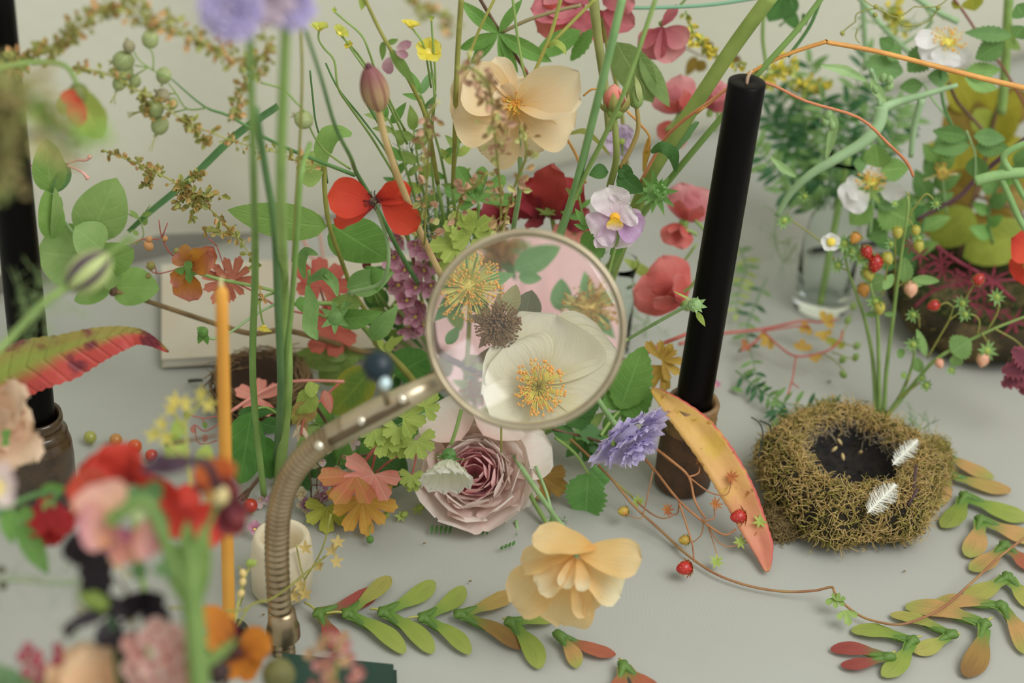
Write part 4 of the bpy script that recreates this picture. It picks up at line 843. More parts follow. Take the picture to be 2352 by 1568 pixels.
# peach rose
PE = petalm('#d9b878', '#dcc8a2', '#decfb0', .08, .3); PE2 = petalm('#cfac6a', '#d8c094', '#dccaa6', .08, .3)
T = th('peach_rose', 'large open peach rose with floppy rounded petals', 'flower', (1195, 600, -.05))
T.stem([(1190, 250, -.10), (1192, 330, -.10), (1195, 420, -.09), (1180, 520, -.07), (1165, 600, -.05)], 12, STP, w2=12)
cc = at(1182, 238, -.105); hd = disc(T, cc, V((0, -.8, .5)), .003, solid('#c98a3a', .7))
for b_, t_, w_, rl, dy, cup in (((1185, 236), (1330, 165), 120, 20, -.006, .5), ((1185, 240), (1335, 232), 110, -25, -.004, .6), ((1183, 246), (1318, 296), 150, -15, .008, .3), ((1182, 250), (1250, 342), 120, 10, .01, .2), ((1182, 246), (1105, 352), 160, 15, .01, .2), ((1180, 240), (1036, 262), 178, 10, .004, .3), ((1180, 236), (1062, 192), 130, 15, .004, .35), ((1178, 232), (1140, 130), 60, 5, .014, .4), ((1184, 232), (1200, 175), 90, -30, .012, .5), ((1180, 236), (1150, 196), 60, -20, .004, .7)):
    pp(T, (*b_, -.105), t_, w_, PE if w_ < 125 else PE2, rl, dy, parent=hd, p=1.45, q=.5, cup=cup, ruf=.05, rf=1.4, nv=13, nu=4)
stamens(T, hd, cc, V((0, -.8, .5)), .007, 40, .4, FIL, ANTH)
# blurred brown seed heads in front of the peach rose
PKS = solid('#bc9a80', .8, .1, '#a88464', 300); BRS = solid('#a58a5c', .8, .1, '#8c7048', 300)
for lab, pts, n, sp_ in (('blurred brown sorrel spike in front of the peach rose', [(1068, 150, -.2), (1095, 165, -.2), (1125, 200, -.2), (1132, 260, -.2), (1140, 340, -.19), (1150, 450, -.17), (1150, 560, -.15)], 105, 34),
                         ('blurred sorrel spike left of the peach rose with pinkish seeds', [(1000, 240, -.18), (975, 285, -.18), (985, 330, -.18), (980, 420, -.17), (975, 560, -.15)], 46, 26),
                         ('sorrel stalk with a few seeds below the peach rose', [(1195, 290, -.18), (1210, 350, -.18), (1185, 420, -.17), (1160, 500, -.16), (1140, 600, -.15)], 36, 26),
                         ('sorrel stalk with loose buff seeds over the parsley leaf', [(1120, 395, -.17), (1090, 430, -.17), (1060, 450, -.16), (1045, 520, -.15)], 22, 24)):
    T = th('sorrel_spike', lab, 'seed head', pts[-1], 'blurred sorrel spikes'); seedspray(T, pts, 9, n, 17, (PKS, BRS, solid('#b0b070', .8)), sp_, STO)

# rosebud pair
T = th('rosebud_spray', 'stem with one pink rosebud and one tight green bud', 'flower', (1385, 430, -.075))
T.stem([(1408, 255, -.10), (1414, 310, -.10), (1415, 370, -.095), (1400, 430, -.085), (1390, 480, -.08)], 15, solid('#8f9a52', .6, .1, '#7d8a45', 60), w2=17)
T.stem([(1462, 245, -.09), (1466, 295, -.09), (1450, 340, -.09), (1425, 385, -.09)], 11, solid('#a08a50', .6))
c = at(1412, 236, -.10); ax = (UPV+RGT*-.05).normalized(); r = px2m(36, c)
hd = T.part('flower_head', MB().egg(c-ax*r*1.1, ax, r*1.0, r*.55, 14, 8), GREEN); PKB = petalm('#cf6a5c', '#d88474', '#dd9c8a', .25)
for k in range(9):
    q = k*2.4; d = RGT*math.cos(q)+ax.cross(RGT)*math.sin(q); f = .35+.65*k/8
    T.part('petal', MB().blade(c-ax*r*.5+d*r*.5*f, c+ax*r*(1.35-.35*f)+d*r*.35*f, r*1.5*f, -d, p=1.25, q=.5, cup=.8, curl=-.22*f, nv=8), PKB, hd)
for q in (.4, 1.8, 3.3, 4.6, 5.7): d = RGT*math.cos(q)+ax.cross(RGT)*math.sin(q); T.part('sepal', MB().blade(c-ax*r*.75+d*r*.3, c+ax*r*.55+d*r*1.05, r*.75, -d, p=.7, q=.9, cup=.5, curl=-.25), leafm('#8f8a4c', '#6f7a3c'), hd)
c = at(1460, 222, -.09); ax = (UPV-RGT*.1).normalized(); r = px2m(22, c); hd = T.part('bud', MB().egg(c-ax*r*1.3, ax, r*2.6, r*.95, 12, 9, .8), leafm('#8aa05c', '#7a904c'))
for q in range(5): d = RGT*math.cos(q*1.26)+ax.cross(RGT)*math.sin(q*1.26); T.part('sepal', MB().blade(c-ax*r*.6+d*r*.85, c+ax*r*2.2+d*r*.25, r*.7, d, p=.7, q=1., curl=.15), leafm('#9aa468', '#8a945a'), hd)
for b_, t_, w_, m_ in (((1398, 395), (1352, 402), 36, DARK), ((1420, 395), (1478, 440), 50, DARK), ((1420, 382), (1455, 400), 34, DARK)): T.leaf((*b_, -.09), t_, w_, m_, 25, curl=.12, fold=.3)
T = th('dry_grass_bits', 'thin dry orange grass blades bent behind the rosebud', 'grass', (1330, 310, -.05))
T.stem([(1300, 315, -.05), (1325, 360, -.05), (1345, 420, -.05)], 7, STOR); T.stem([(1340, 220, -.05), (1360, 205, -.05), (1385, 208, -.05)], 5, STOR); T.stem([(1440, 255, -.05), (1470, 285, -.05), (1492, 315, -.05), (1485, 350, -.05)], 6, STOR); ribbon(T, [(1490, 318, -.05), (1484, 352, -.05), (1478, 395, -.05)], [5, 10, 2], [3, 8, 2], OCHRE)
ribbon(T, [(1308, 308, -.06), (1340, 302, -.06), (1370, 322, -.06), (1400, 355, -.06)], [2, 8, 5, 2], [2, 6, 5, 2], leafm('#8a8f45'))

# sweet peas
SPD1 = petalm('#6d2430', '#93303a', '#a8403c', .4); SPD2 = petalm('#7d2c38', '#9c3c46', '#b0565a', .4); SPC1 = petalm('#b8504a', '#c25e56', '#c9756e', .3); SPP1 = petalm('#a85058', '#b9646c', '#bf747a', .35); SPP2 = petalm('#b06068', '#bc7074', '#c98e8c', .3)
T = th('sweet_pea', 'deep crimson sweet pea flowers above the magnifying lens', 'flower', (1280, 590, -.03), 'sweet pea flowers')
T.stem([(1262, 470, -.03), (1275, 540, -.03), (1280, 600, -.03)], 12, ST)
hd = T.part('flower_head', MB().egg(at(1258, 500, -.035), UPV, .008, .003, 10, 7), GREEN); calyx(T, at(1258, 492, -.04), UPV-FWD*.6, px2m(34, at(1258, 490, -.04)), 5, GREEN, .4, 20, 'calyx', hd)
for b_, t_, w_, m_, rl in (((1250, 505), (1205, 410), 92, SPD1, 25), ((1262, 500), (1268, 378), 84, petalm('#8a2a30', '#a83a38', '#b04a42', .4), -20), ((1265, 505), (1338, 418), 84, SPD1, -30), ((1285, 520), (1352, 480), 72, SPD2, 20), ((1235, 500), (1190, 440), 80, SPD1, -25), ((1248, 515), (1215, 500), 60, SPD2, 30)): pp(T, (*b_, -.035), t_, w_, m_, rl, R.uniform(-.008, .008), parent=hd, ruf=.17, rf=2.3, p=1.5, q=.5)
T = th('sweet_pea', 'dusky plum sweet pea behind the sorrel stalks', 'flower', (1130, 590, -.02), 'sweet pea flowers'); T.stem([(1140, 530, -.02), (1135, 600, -.02)], 10, ST)
hd = T.part('flower_head', MB().egg(at(1140, 520, -.02), UPV, .006, .002, 8, 6), GREEN)
for b_, t_, w_, m_, rl in (((1150, 520), (1120, 450), 90, SPD2, 20), ((1145, 520), (1060, 495), 62, SPD1, -20), ((1150, 510), (1168, 445), 66, SPD2, -30), ((1150, 515), (1185, 470), 50, SPD1, 15), ((1140, 515), (1130, 535), 60, SPD1, 30)): pp(T, (*b_, -.022), t_, w_, m_, rl, parent=hd, ruf=.15)
T = th('sweet_pea', 'large dusky rose sweet pea blooms cut by the top edge', 'flower', (1385, 170, .02), 'sweet pea flowers'); T.stem([(1380, 40, .02), (1400, 130, .02), (1425, 240, .02), (1440, 380, .01)], 10, STO)
hd = T.part('flower_head', MB().egg(at(1365, 30, .02), UPV, .006, .003, 8, 6), GREEN)
for b_, t_, w_, m_, rl in (((1345, 20), (1250, -20), 100, SPP2, 10), ((1335, 25), (1235, 72), 105, SPC1, -20), ((1345, 20), (1218, 20), 80, SPP1, 20), ((1360, 25), (1325, 85), 84, SPP1, 20), ((1370, 20), (1390, 100), 62, SPP1, -25), ((1385, 25), (1458, 58), 62, SPP1, 15), ((1385, 10), (1450, -30), 90, SPP2, 15), ((1360, 10), (1330, -60), 110, SPP2, -10)): pp(T, (*b_, .018), t_, w_, m_, rl, R.uniform(-.008, .008), parent=hd, ruf=.13, rf=2.2)
T = th('sweet_pea', 'dusty pink sweet pea hanging against the wall', 'flower', (1520, 60, .03), 'sweet pea flowers'); T.stem([(1525, 55, .03), (1560, 15, .03), (1590, -20, .03)], 6, ST)
hd = T.part('flower_head', MB().egg(at(1520, 62, .03), UPV, .004, .002, 8, 6), GREEN)
for b_, t_, w_, m_, rl in (((1520, 60), (1555, 10), 26, SPP1, 20), ((1522, 60), (1490, 135), 66, SPP1, 10), ((1522, 62), (1545, 142), 76, SPP2, -15), ((1518, 70), (1465, 105), 40, SPP1, 30), ((1526, 65), (1580, 98), 60, SPP2, 10)): pp(T, (*b_, .028), t_, w_, m_, rl, parent=hd)
for lab, c, up, s, m1, m2, Y, st in (
    ('pink sweet pea with spread petals behind the hairy stem', (1560, 240), (-.5, -1), 120, SPP2, SPC1, .04, (1530, 300)),
    ('pink sweet pea half hidden by the black taper', (1640, 240), (.5, -1), 110, SPP2, SPP1, .04, (1640, 300)),
    ('coral sweet pea beside the hairy stem under the pink pair', (1555, 295), (-.4, .5), 84, SPC1, SPC1, .05, (1600, 280)),
    ('coral pink sweet pea hanging halfway up the taper', (1580, 490), (.3, -1), 130, SPP2, SPC1, -.0, (1640, 570)),
    ('ragged coral petal pair below it, pointing at the lens', (1560, 525), (-.3, .9), 84, SPC1, SPC1, -.005, (1600, 540)),
    ('round salmon pink sweet pea lying against the taper', (1550, 680), (-.6, -.5), 170, SPC1, SPC1, -.03, (1600, 640))):
    T = th('sweet_pea', lab, 'flower', (*st, Y), 'sweet pea flowers'); sweetpea(T, (*c, Y), up, s, m1, m2); T.stem([(*c, Y), ((c[0]+st[0])/2+10, (c[1]+st[1])/2, Y), (*st, Y)], 8, ST)
T = th('sweet_pea_leaves', 'blurred yellow-green leaf pair behind the salmon sweet pea', 'leaf', (1480, 640, .0)); T.leaf((1505, 640, .0), (1430, 592), 26, LIME); T.leaf((1480, 645, .0), (1580, 620), 40, LIME, 20); T.stem([(1440, 662, .0), (1500, 640, .0), (1560, 610, .0), (1600, 560, .0)], 7, ST)

# violas
def viola(label, c, spec, Y, eye, stem, r=8):
    T = th('viola', label, 'flower', (*stem[-1], Y)); T.stem([(*c, Y)]+[(*p, Y) for p in stem], 7, ST); cc = at(*c, Y); hd = disc(T, cc-FWD*.001, view(cc), px2m(r, cc), eye)
    for t_, w_, m_ in spec: pp(T, (*c, Y), t_, w_, m_, R.uniform(-15, 15), R.uniform(-.003, .003), parent=hd, p=1.6, q=.45, ruf=.07, notch=.06)
    return T, hd, cc
VW = petalm('#d6c2ce', '#dccfd2', '#e0d6d4', .15); VL = petalm('#b890b4', '#ccb4c6', '#dccfd0', .4); VP = petalm('#a880ac', '#b590b4', '#c0a4c0', .3); VEY = petalm('#d9a020', '#d8b83a', '#d0bcc0', .2, mid=.3)
T, hd, cc = viola('white and lilac viola with a yellow eye', (1412, 500), (((1475, 535), 74, VP), ((1395, 425), 92, VW), ((1448, 470), 92, VW), ((1360, 540), 90, VL), ((1470, 520), 76, VL), ((1410, 572), 100, VL)), -.12, solid('#d9a52a', .6), [(1420, 540), (1405, 600), (1390, 660)], 12)
pp(T, (1412, 498, -.124), (1412, 530), 40, VEY, 0, -.002, parent=hd)
for b_, t_, w_ in (((1350, 520), (1320, 478), 18), ((1350, 525), (1318, 515), 14), ((1360, 530), (1340, 590), 40), ((1385, 590), (1362, 560), 36), ((1430, 560), (1400, 585), 30)): T.leaf((*b_, -.115), t_, w_, MIDG, 20)
LIL = petalm('#b5a0bc', '#bfacc6', '#c9b9cc', .15); viola('pale lilac viola behind the rosebud stem', (1428, 325), (((1405, 290), 46, LIL), ((1440, 285), 42, LIL), ((1390, 325), 50, LIL), ((1455, 320), 40, LIL), ((1415, 365), 56, LIL)), -.02, LIME, [(1430, 360), (1425, 420)])
# hairy green bud
T = th('hairy_green_bud', 'spiky hairy green bud on a thick stem beside the viola', 'bud', (1395, 640, -.06)); T.stem([(1510, 445, -.07), (1475, 490, -.07), (1440, 545, -.065), (1400, 630, -.06)], 14, ST, w2=18)
cc = at(1508, 440, -.075); hd = disc(T, cc, view(cc), px2m(26, cc), leafm('#8cb46c', '#7ba65c'), 'bud', 1.2)
for k in range(3): calyx(T, cc+view(cc)*.002*k, view(cc)+V((R.uniform(-.4, .4), 0, R.uniform(-.3, .3))), px2m(58-12*k, cc), 9, leafm('#84b063', '#74a054'), .26, 12+22*k, 'sepal', hd)
T = th('curled_dark_leaf', 'curled dark green leaf arching over the hairy stem', 'leaf', (1495, 350, -.08)); ribbon(T, [(1495, 350, -.08), (1520, 338, -.085), (1545, 355, -.085), (1552, 395, -.08)], [3, 14, 16, 2], [3, 14, 14, 2], DARK); ribbon(T, [(1550, 350, -.06), (1575, 310, -.06), (1605, 280, -.06)], [3, 14, 2], [3, 12, 2], BLUEG)

# parsley-like leaf and lime leaves above the lens
T = th('lobed_green_leaf', 'deep green lobed leaf with rounded fingers beside the plum sweet pea', 'leaf', (1100, 470, -.06)); T.palm((1098, 462, -.06), (1112, 385), 86, MIDG, (.1, .2), lobes=5, cut=.75, tooth=.05, span=200); T.palm((1090, 470, -.06), (1050, 430), 42, MIDG, lobes=3, cut=.6, span=160); T.stem([(1098, 462, -.06), (1100, 520, -.06), (1110, 590, -.05)], 6, ST)
T = th('lime_geranium_leaves', 'cluster of lime green lobed leaves just above the lens rim', 'leaf cluster', (1100, 620, -.08))
for x, y, ux, uy, r in ((1085, 535, 1075, 480, 58), (1050, 560, 1005, 560, 58), (1045, 600, 1010, 620, 52), (1120, 560, 1150, 520, 46), (1105, 610, 1110, 660, 50), (1060, 520, 1030, 480, 40)): T.palm((x, y, -.085), (ux, uy), r, LIME, (R.uniform(-.4, .4), R.uniform(-.2, .5)), lobes=5, cut=.4, tooth=.1); T.stem([(x, y, -.083), ((x+1100)/2, y+30, -.08), (1100, 625, -.08)], 4, STP)
# pink raceme
PR1 = petalm('#a86480', '#c890a6', '#d8b0bc', .25); PR2 = petalm('#8f4c64', '#b07088', '#c894a4', .3)
T = th('pink_raceme', 'drooping spike of dusty pink flowers touching the lens rim', 'flower', (955, 545, -.06))
T.stem([(905, 500, -.06), (935, 545, -.06), (955, 620, -.065), (955, 690, -.065), (950, 745, -.065)], 8, solid('#7a3c48', .6))
for x, y in ((925, 545), (905, 590), (955, 560), (985, 575), (930, 620), (975, 620), (1000, 605), (915, 655), (955, 660), (990, 655), (935, 690), (970, 695), (920, 720), (955, 728), (975, 745), (940, 750)):
    c = at(x, y, -.068+R.uniform(-.006, .006)); n = view(c)+V((R.uniform(-.8, .8), 0, R.uniform(-.9, .4))); hd = disc(T, c, n, .0014, FIL, 'floret'); petals(T, hd, c, n, px2m(36, c), 5, px2m(24, c), (PR1, PR2, PR1), 35); stamens(T, hd, c, n, px2m(26, c), 7, .7, solid('#d9c9b0', .7), solid('#8a5a4a', .8), .0004)
T = th('dark_berry_bud', 'small dark red bud beside the toothed leaf', 'bud', (842, 640, -.08)); T.part('bud', MB().egg(at(842, 620, -.08), UPV, .006, .0026, 10, 7), solid('#6a2a26', .5)); T.stem([(842, 620, -.08), (850, 650, -.08), (870, 700, -.07)], 5, ST)

# leaves between the tall stems and the lens
T = th('oval_leaf_branch', 'stem with two long oval green leaves beneath the poppy', 'branch', (860, 740, -.06))
T.stem([(745, 365, -.11), (746, 440, -.11), (757, 520, -.11), (785, 600, -.1), (812, 670, -.09), (845, 720, -.08)], 13, STO, w2=10)
T.leaf((752, 520, -.11), (522, 482), 84, HS2, -20, p=.75, q=.75, curl=.06, nv=12); T.leaf((762, 515, -.10), (892, 598), 112, MIDG, 20, dy=.02, p=.8, q=.75, nv=12); T.leaf((745, 390, -.11), (680, 385), 84, GREEN, 30, p=.85, q=.7)
T = th('bitten_leaf', 'round green leaf with a bite missing, above the long oval leaf', 'leaf', (742, 380, -.12)); ribbon(T, [(742, 382, -.12), (740, 345, -.12), (758, 312, -.12), (782, 300, -.12), (808, 308, -.12)], [6, 20, 26, 12, 3], [6, 24, 22, 20, 6], HS2, 'blade')
T = th('bronze_geranium_leaf', 'coral red lobed geranium leaf behind green foliage', 'leaf', (790, 800, -.05)); T.stem([(735, 660, -.06), (760, 740, -.055), (800, 820, -.05)], 6, STR); T.palm((738, 662, -.06), (735, 600), 70, REDLF, (0, .3), lobes=7, cut=.3, tooth=.08, span=320)
T = th('bronze_geranium_leaf', 'second coral red lobed leaf lower down beside the dark woody stem', 'leaf', (805, 830, -.05)); T.palm((762, 752, -.055), (735, 800), 70, REDLF, (0, .3), lobes=7, cut=.3, tooth=.08, span=320); T.stem([(765, 748, -.055), (805, 830, -.05)], 5, STR)
T = th('trailing_mint_shoot', 'soft green shoot with curled narrow leaves before the red leaves', 'shoot', (890, 860, -.07))
T.stem([(710, 620, -.12), (715, 690, -.12), (770, 700, -.11), (830, 745, -.10), (880, 810, -.085), (910, 860, -.07)], 8, ST, w2=16)
SM = leafm('#7da05c', '#6c9250', vein=.2)
for pts, w in (([(700, 640), (692, 600), (705, 578), (730, 585)], 12), ([(705, 650), (740, 630), (765, 648), (775, 680)], 13), ([(712, 640), (745, 625), (755, 640)], 11), ([(705, 655), (715, 700), (712, 750), (730, 780)], 18), ([(712, 745), (722, 765), (728, 778)], 12)): ribbon(T, [(x, y, -.125-.004*i) for i, (x, y) in enumerate(pts)], [3]+[w]*(len(pts)-2)+[2], [3]+[w]*(len(pts)-2)+[2], SM, fold=.2)
for b_, t_, w_ in (((795, 660), (905, 625), 64), ((850, 780), (915, 700), 46), ((765, 730), (880, 715), 50), ((700, 720), (690, 680), 40), ((830, 700), (760, 690), 46), ((850, 650), (880, 620), 60), ((800, 725), (790, 690), 44)): T.leaf((*b_, -.11), t_, w_, R.choice((SM, MIDG, GREEN)), R.uniform(-30, 30), dy=R.uniform(-.01, .01), curl=.1, fold=.2)
cc = at(770, 730, -.12); hd = disc(T, cc, view(cc), px2m(20, cc), SM, 'bud'); calyx(T, cc, view(cc), px2m(40, cc), 6, SM, .4, 15, 'sepal', hd)
T = th('hop_leaf', 'three-pointed soft green leaf above the twig nest', 'leaf', (850, 830, -.06)); T.leaf((830, 822, -.06), (668, 820), 66, GREEN, -10, 'lobe', p=.9, q=.7); T.leaf((795, 815, -.061), (735, 880), 76, GREEN, 15, 'lobe', p=.9, q=.7); T.leaf((800, 822, -.061), (720, 780), 54, GREEN, 10, 'lobe', p=.9, q=.7); T.stem([(825, 822, -.06), (870, 835, -.06), (900, 860, -.06)], 5, ST)
T = th('yellowing_leaf', 'broad yellowing oval leaf under the dark teal knob', 'leaf', (850, 845, -.09)); T.leaf((852, 850, -.09), (762, 952), 92, leafm('#8f9f3e', '#6f9040', '#a8a53c'), 10, 'blade', p=.8, q=.6, nv=12, nu=3); T.stem([(852, 850, -.09), (880, 830, -.085), (900, 850, -.08)], 5, ST)
T = th('broad_green_leaf', 'broad deep green leaf between the knob and the lens rim', 'leaf', (985, 890, -.09)); T.leaf((905, 860, -.085), (990, 815), 92, leafm('#5a8a40', '#4a7a38'), 15, 'blade', p=.8, q=.6); T.stem([(905, 860, -.085), (890, 900, -.08)], 6, ST)
T = th('forked_stalk', 'thick green forked stem running down towards the gooseneck', 'stem', (965, 900, -.1)); T.stem([(860, 785, -.1), (895, 815, -.1), (930, 850, -.1), (965, 895, -.1)], 14, STO, w2=18)
for b_, t_, w_ in (((890, 810), (862, 770), 18), ((890, 812), (902, 770), 20), ((880, 800), (930, 770), 18)): T.leaf((*b_, -.102), t_, w_, LIME, 20)
T = th('dark_grassy_leaves', 'dark grassy leaves curving behind the lens rim', 'grass', (1000, 820, -.05))
for pts, w in (([(900, 735), (945, 745), (985, 790), (1000, 860)], 8), ([(880, 740), (930, 760), (970, 800)], 7), ([(820, 720), (880, 770), (910, 800)], 7)): ribbon(T, [(x, y, -.055) for x, y in pts], [2]+[w]*(len(pts)-2)+[2], [2]+[w]*(len(pts)-2)+[2], DARK, fold=.3)
T = th('round_dark_leaf', 'small round dark leaf hanging behind the woody stem', 'leaf', (890, 640, -.05)); T.leaf((870, 655, -.05), (855, 715), 62, DARK, 10, 'blade', p=.85, q=.55); T.leaf((878, 650, -.05), (922, 640), 60, GREEN, 10, 'blade', p=.85, q=.6); T.leaf((905, 650, -.05), (850, 615), 50, DARK, 10, 'blade')
# blush petals seen through the gap
T = th('blush_petal', 'blush pink petal lying among leaves beside the lens', 'petal', (950, 800, -.04)); pp(T, (900, 815, -.05), (985, 785), 70, petalm('#d2b0a0', '#dcc0b0', '#dccabc', .15), 10)
# green filler shoots rising behind the lens and poppy
LBS = 'leafy green shoots filling the bouquet'
rr_ = random.Random(11)
for lab, pts, n, L, wd, mt in (
    ('leafy shoot with small paired leaves beside the poppy pod', [(985, 600, -.04), (960, 480, -.05), (930, 380, -.06), (905, 300, -.06), (890, 270, -.06)], 9, 62, 22, (MIDG, GREEN)),
    ('leafy shoot with oval leaves behind the straw stem', [(1010, 620, -.03), (985, 500, -.04), (965, 400, -.05), (950, 300, -.05)], 9, 66, 28, (GREEN, LIME)),
    ('shoot of narrow curved leaves left of the peach rose', [(1020, 600, -.03), (1030, 470, -.04), (1010, 350, -.05), (975, 240, -.06), (965, 215, -.06)], 8, 58, 18, (MIDG, BLUEG)),
    ('small leaved shoot under the peach rose', [(1060, 620, -.03), (1070, 500, -.04), (1045, 400, -.05), (1055, 330, -.05)], 9, 50, 20, (GREEN, LIME)),
    ('bluish shoot beside the dark poppy stem', [(960, 640, -.02), (935, 540, -.03), (915, 450, -.04), (905, 390, -.05)], 8, 54, 18, (BLUEG, MIDG)),
    ('shoot between the crimson sweet pea and the viola', [(1350, 640, -.02), (1345, 560, -.03), (1338, 500, -.04), (1330, 450, -.04)], 7, 48, 18, (MIDG, GREEN)),
    ('leafy shoot spreading under the gooseneck bend', [(880, 1010, -.12), (820, 1000, -.12), (760, 985, -.13), (700, 960, -.14)], 8, 74, 40, (MIDG, DARK, GREEN)),
    ('dark leafy shoot below the yellowing leaf', [(960, 960, -.1), (900, 985, -.11), (850, 1040, -.12), (820, 1080, -.13)], 8, 84, 52, (DARK, MIDG)),
    ('dense leaves low behind the pink rose', [(1180, 980, -.08), (1080, 960, -.09), (980, 960, -.1), (900, 980, -.11)], 12, 84, 44, (MIDG, GREEN, DARK)),
    ('leaves under the lens beside the scabious stem', [(1240, 1000, -.1), (1300, 980, -.11), (1360, 985, -.11), (1420, 1000, -.12)], 8, 76, 36, (MIDG, GREEN)),
    ('leafy stem low behind the lens rim near the dark knob', [(1010, 760, -.03), (970, 800, -.04), (930, 830, -.05), (880, 850, -.06)], 8, 78, 34, (DARK, MIDG)),
    ('leafy stem beneath the pink raceme', [(960, 850, -.03), (930, 780, -.04), (900, 730, -.05), (860, 690, -.06)], 8, 70, 32, (MIDG, GREEN))):
    T = th('leafy_shoot', lab, 'foliage', pts[0], LBS); sprig(T, pts, 9, n, L, wd, mt, ST)
T = th('fennel_fronds', 'wispy dark fennel fronds between the poppy and the sorrel stalks', 'foliage', (985, 560, -.03)); feathery(T, [(945, 340, -.04), (960, 430, -.04), (975, 510, -.04), (990, 570, -.03)], 5, 60, 46, DARK, th_=2.2)
T = th('fennel_fronds', 'grey-green wispy fronds just behind the lens rim', 'foliage', (1010, 600, -.05)); feathery(T, [(1010, 470, -.05), (1005, 530, -.05), (1010, 590, -.05)], 4, 46, 52, leafm('#8fae86', vein=0), th_=2.)

# ================================================================== pink rose and everything low in the middle
RI = petalm('#cf8f98', '#d8a4a8', '#e0b8b4', .12); RO = petalm('#dcb8b0', '#e0c6bc', '#e4d0c6', .06); RO2 = petalm('#dcbcb0', '#e2ccc0', '#e6d6ca', .05)
T = th('pink_rose', 'large cupped blush pink garden rose lying under the lens', 'flower', gr(1130, 1130))
c = at(1090, 1085, -.165); n = (view(c)+V((-.10, -.15, .25))).normalized(); r = px2m(128, c)
hd = rose(T, c, n, r, RI, RO, 36, .55)
for b_, t_, w_, rl, dy in (((1130, 1060), (1268, 1030), 130, -10, .012), ((1110, 1000), (1150, 940), 150, 10, .015), ((1060, 1010), (1000, 925), 150, 15, .012), ((1040, 1060), (945, 1050), 130, -15, .006), ((1060, 1150), (990, 1180), 110, 10, .0), ((1100, 1160), (1110, 1228), 170, 10, -.002), ((1150, 1130), (1215, 1170), 130, -10, .004)): pp(T, (*b_, -.160), t_, w_, RO2, rl, dy, parent=hd, p=1.5, q=.42, cup=.35, nv=12, nu=4, curl=-.05)
T.stem([(1200, 1095, -.15), (1225, 1150, -.16), (1252, 1195, -.17), (1270, 1225, -.175)], 12, ST)
T = th('pale_scabious_bud', 'whitish green scabious bud nodding over the pink rose', 'flower', (1050, 930, -.2)); T.stem([(1060, 940, -.2), (1048, 985, -.205), (1036, 1020, -.205)], 9, ST)
cc = at(1030, 1060, -.206); n = (-UPV+view(cc)*.5+RGT*-.1).normalized(); hd = T.part('bud', MB().egg(cc-n*.008, n, .009, .0038, 12, 8), leafm('#6f9a58', '#5f8a4a')); calyx(T, cc-n*.003, n, .009, 8, MIDG, .3, 10, 'sepals', hd)
WG = petalm('#c9cfae', '#d9d8c4', '#d8d6cc', .2)
for k in range(11):
    q = k*.571; d = RGT*math.cos(q)+n.cross(RGT)*math.sin(q); p0 = cc+d*.004
    T.part('floret', MB().blade(p0, p0+(n*.9+d*.75)*px2m(62, cc), px2m(44, cc), n-d, p=1.5, q=.5, ruf=.12, notch=.1, nv=7), WG, hd)

# peach poppy in front
PF = petalm('#d9aa60', '#dab878', '#dcc594', .22, .35); PF2 = petalm('#d8a85c', '#dcbc80', '#e2d4b0', .2, .35)
T = th('peach_poppy', 'papery peach orange poppy bending down over the maple keys', 'flower', gr(1300, 1500))
cc = at(1325, 1275, -.285); hd = disc(T, cc-view(cc)*.002, view(cc)-UPV*.2, .0036, PF)
for b_, t_, w_, m_, rl, dy, cup in (((1325, 1268), (1474, 1286), 92, PF, 10, .0, .1), ((1325, 1285), (1424, 1366), 92, PF2, -15, .004, .2), ((1318, 1280), (1292, 1436), 140, PF, 10, .002, .15), ((1315, 1280), (1178, 1388), 120, PF, 12, .004, .2), ((1325, 1285), (1352, 1412), 76, PF, -20, .000, .2), ((1320, 1278), (1238, 1358), 70, PF2, 15, -.005, .3), ((1330, 1262), (1198, 1296), 70, PF, 30, .008, .3), ((1320, 1278), (1296, 1352), 40, PF2, 15, -.009, .5), ((1372, 1262), (1222, 1234), 72, PF, 35, .006, .3), ((1328, 1280), (1338, 1358), 36, PF2, -15, -.009, .5)):
    pp(T, (*b_, -.285), t_, w_, m_, rl, dy, parent=hd, p=2.0, q=.34, cup=cup, ruf=.05, rf=2.4, nv=14, nu=4)
T.stem([(1325, 1275, -.285), (1310, 1235, -.26), (1270, 1180, -.22), (1215, 1100, -.18), (1170, 1030, -.15)], 13, STP, w2=12)
T = th('spent_flower_stem', 'slim stem ending in a spent green head by the peach poppy', 'stalk', gr(1270, 1205)); T.stem([(1230, 1070, -.16), (1255, 1130, -.17), (1272, 1195, -.18)], 8, STP, w2=7)
cc = at(1275, 1198, -.18); hd = disc(T, cc, view(cc), px2m(14, cc), MIDG, 'bud', 1.4); feathery(T, [(1262, 1185, -.18), (1290, 1200, -.18)], 2, 10, 40, MIDG)
T = th('spent_flower_stem', 'short pale stem with feathery bracts left of the peach poppy', 'stalk', gr(1195, 1280)); T.stem([(1185, 1195, -.17), (1192, 1240, -.18), (1200, 1290, -.19)], 8, STP); feathery(T, [(1185, 1245, -.18), (1200, 1290, -.19)], 2, 14, 44, MIDG)
for lab, x0, y0 in (('dark fern scrap poking out beneath the pink rose', 1015, 1215), ('tiny dark fern scrap at the rim of the pink rose', 1132, 1218)):
    T = th('fern_scrap', lab, 'leaf', gr(x0, y0, .001)); 
    for k in range(5 if x0 < 1100 else 2): T.part('leaflet', MB().blade(gr(x0-22+k*11, y0-10, .003), gr(x0-24+k*10, y0+12, .002), px2m(7, T.base), V((0, 0, 1))), DARK)

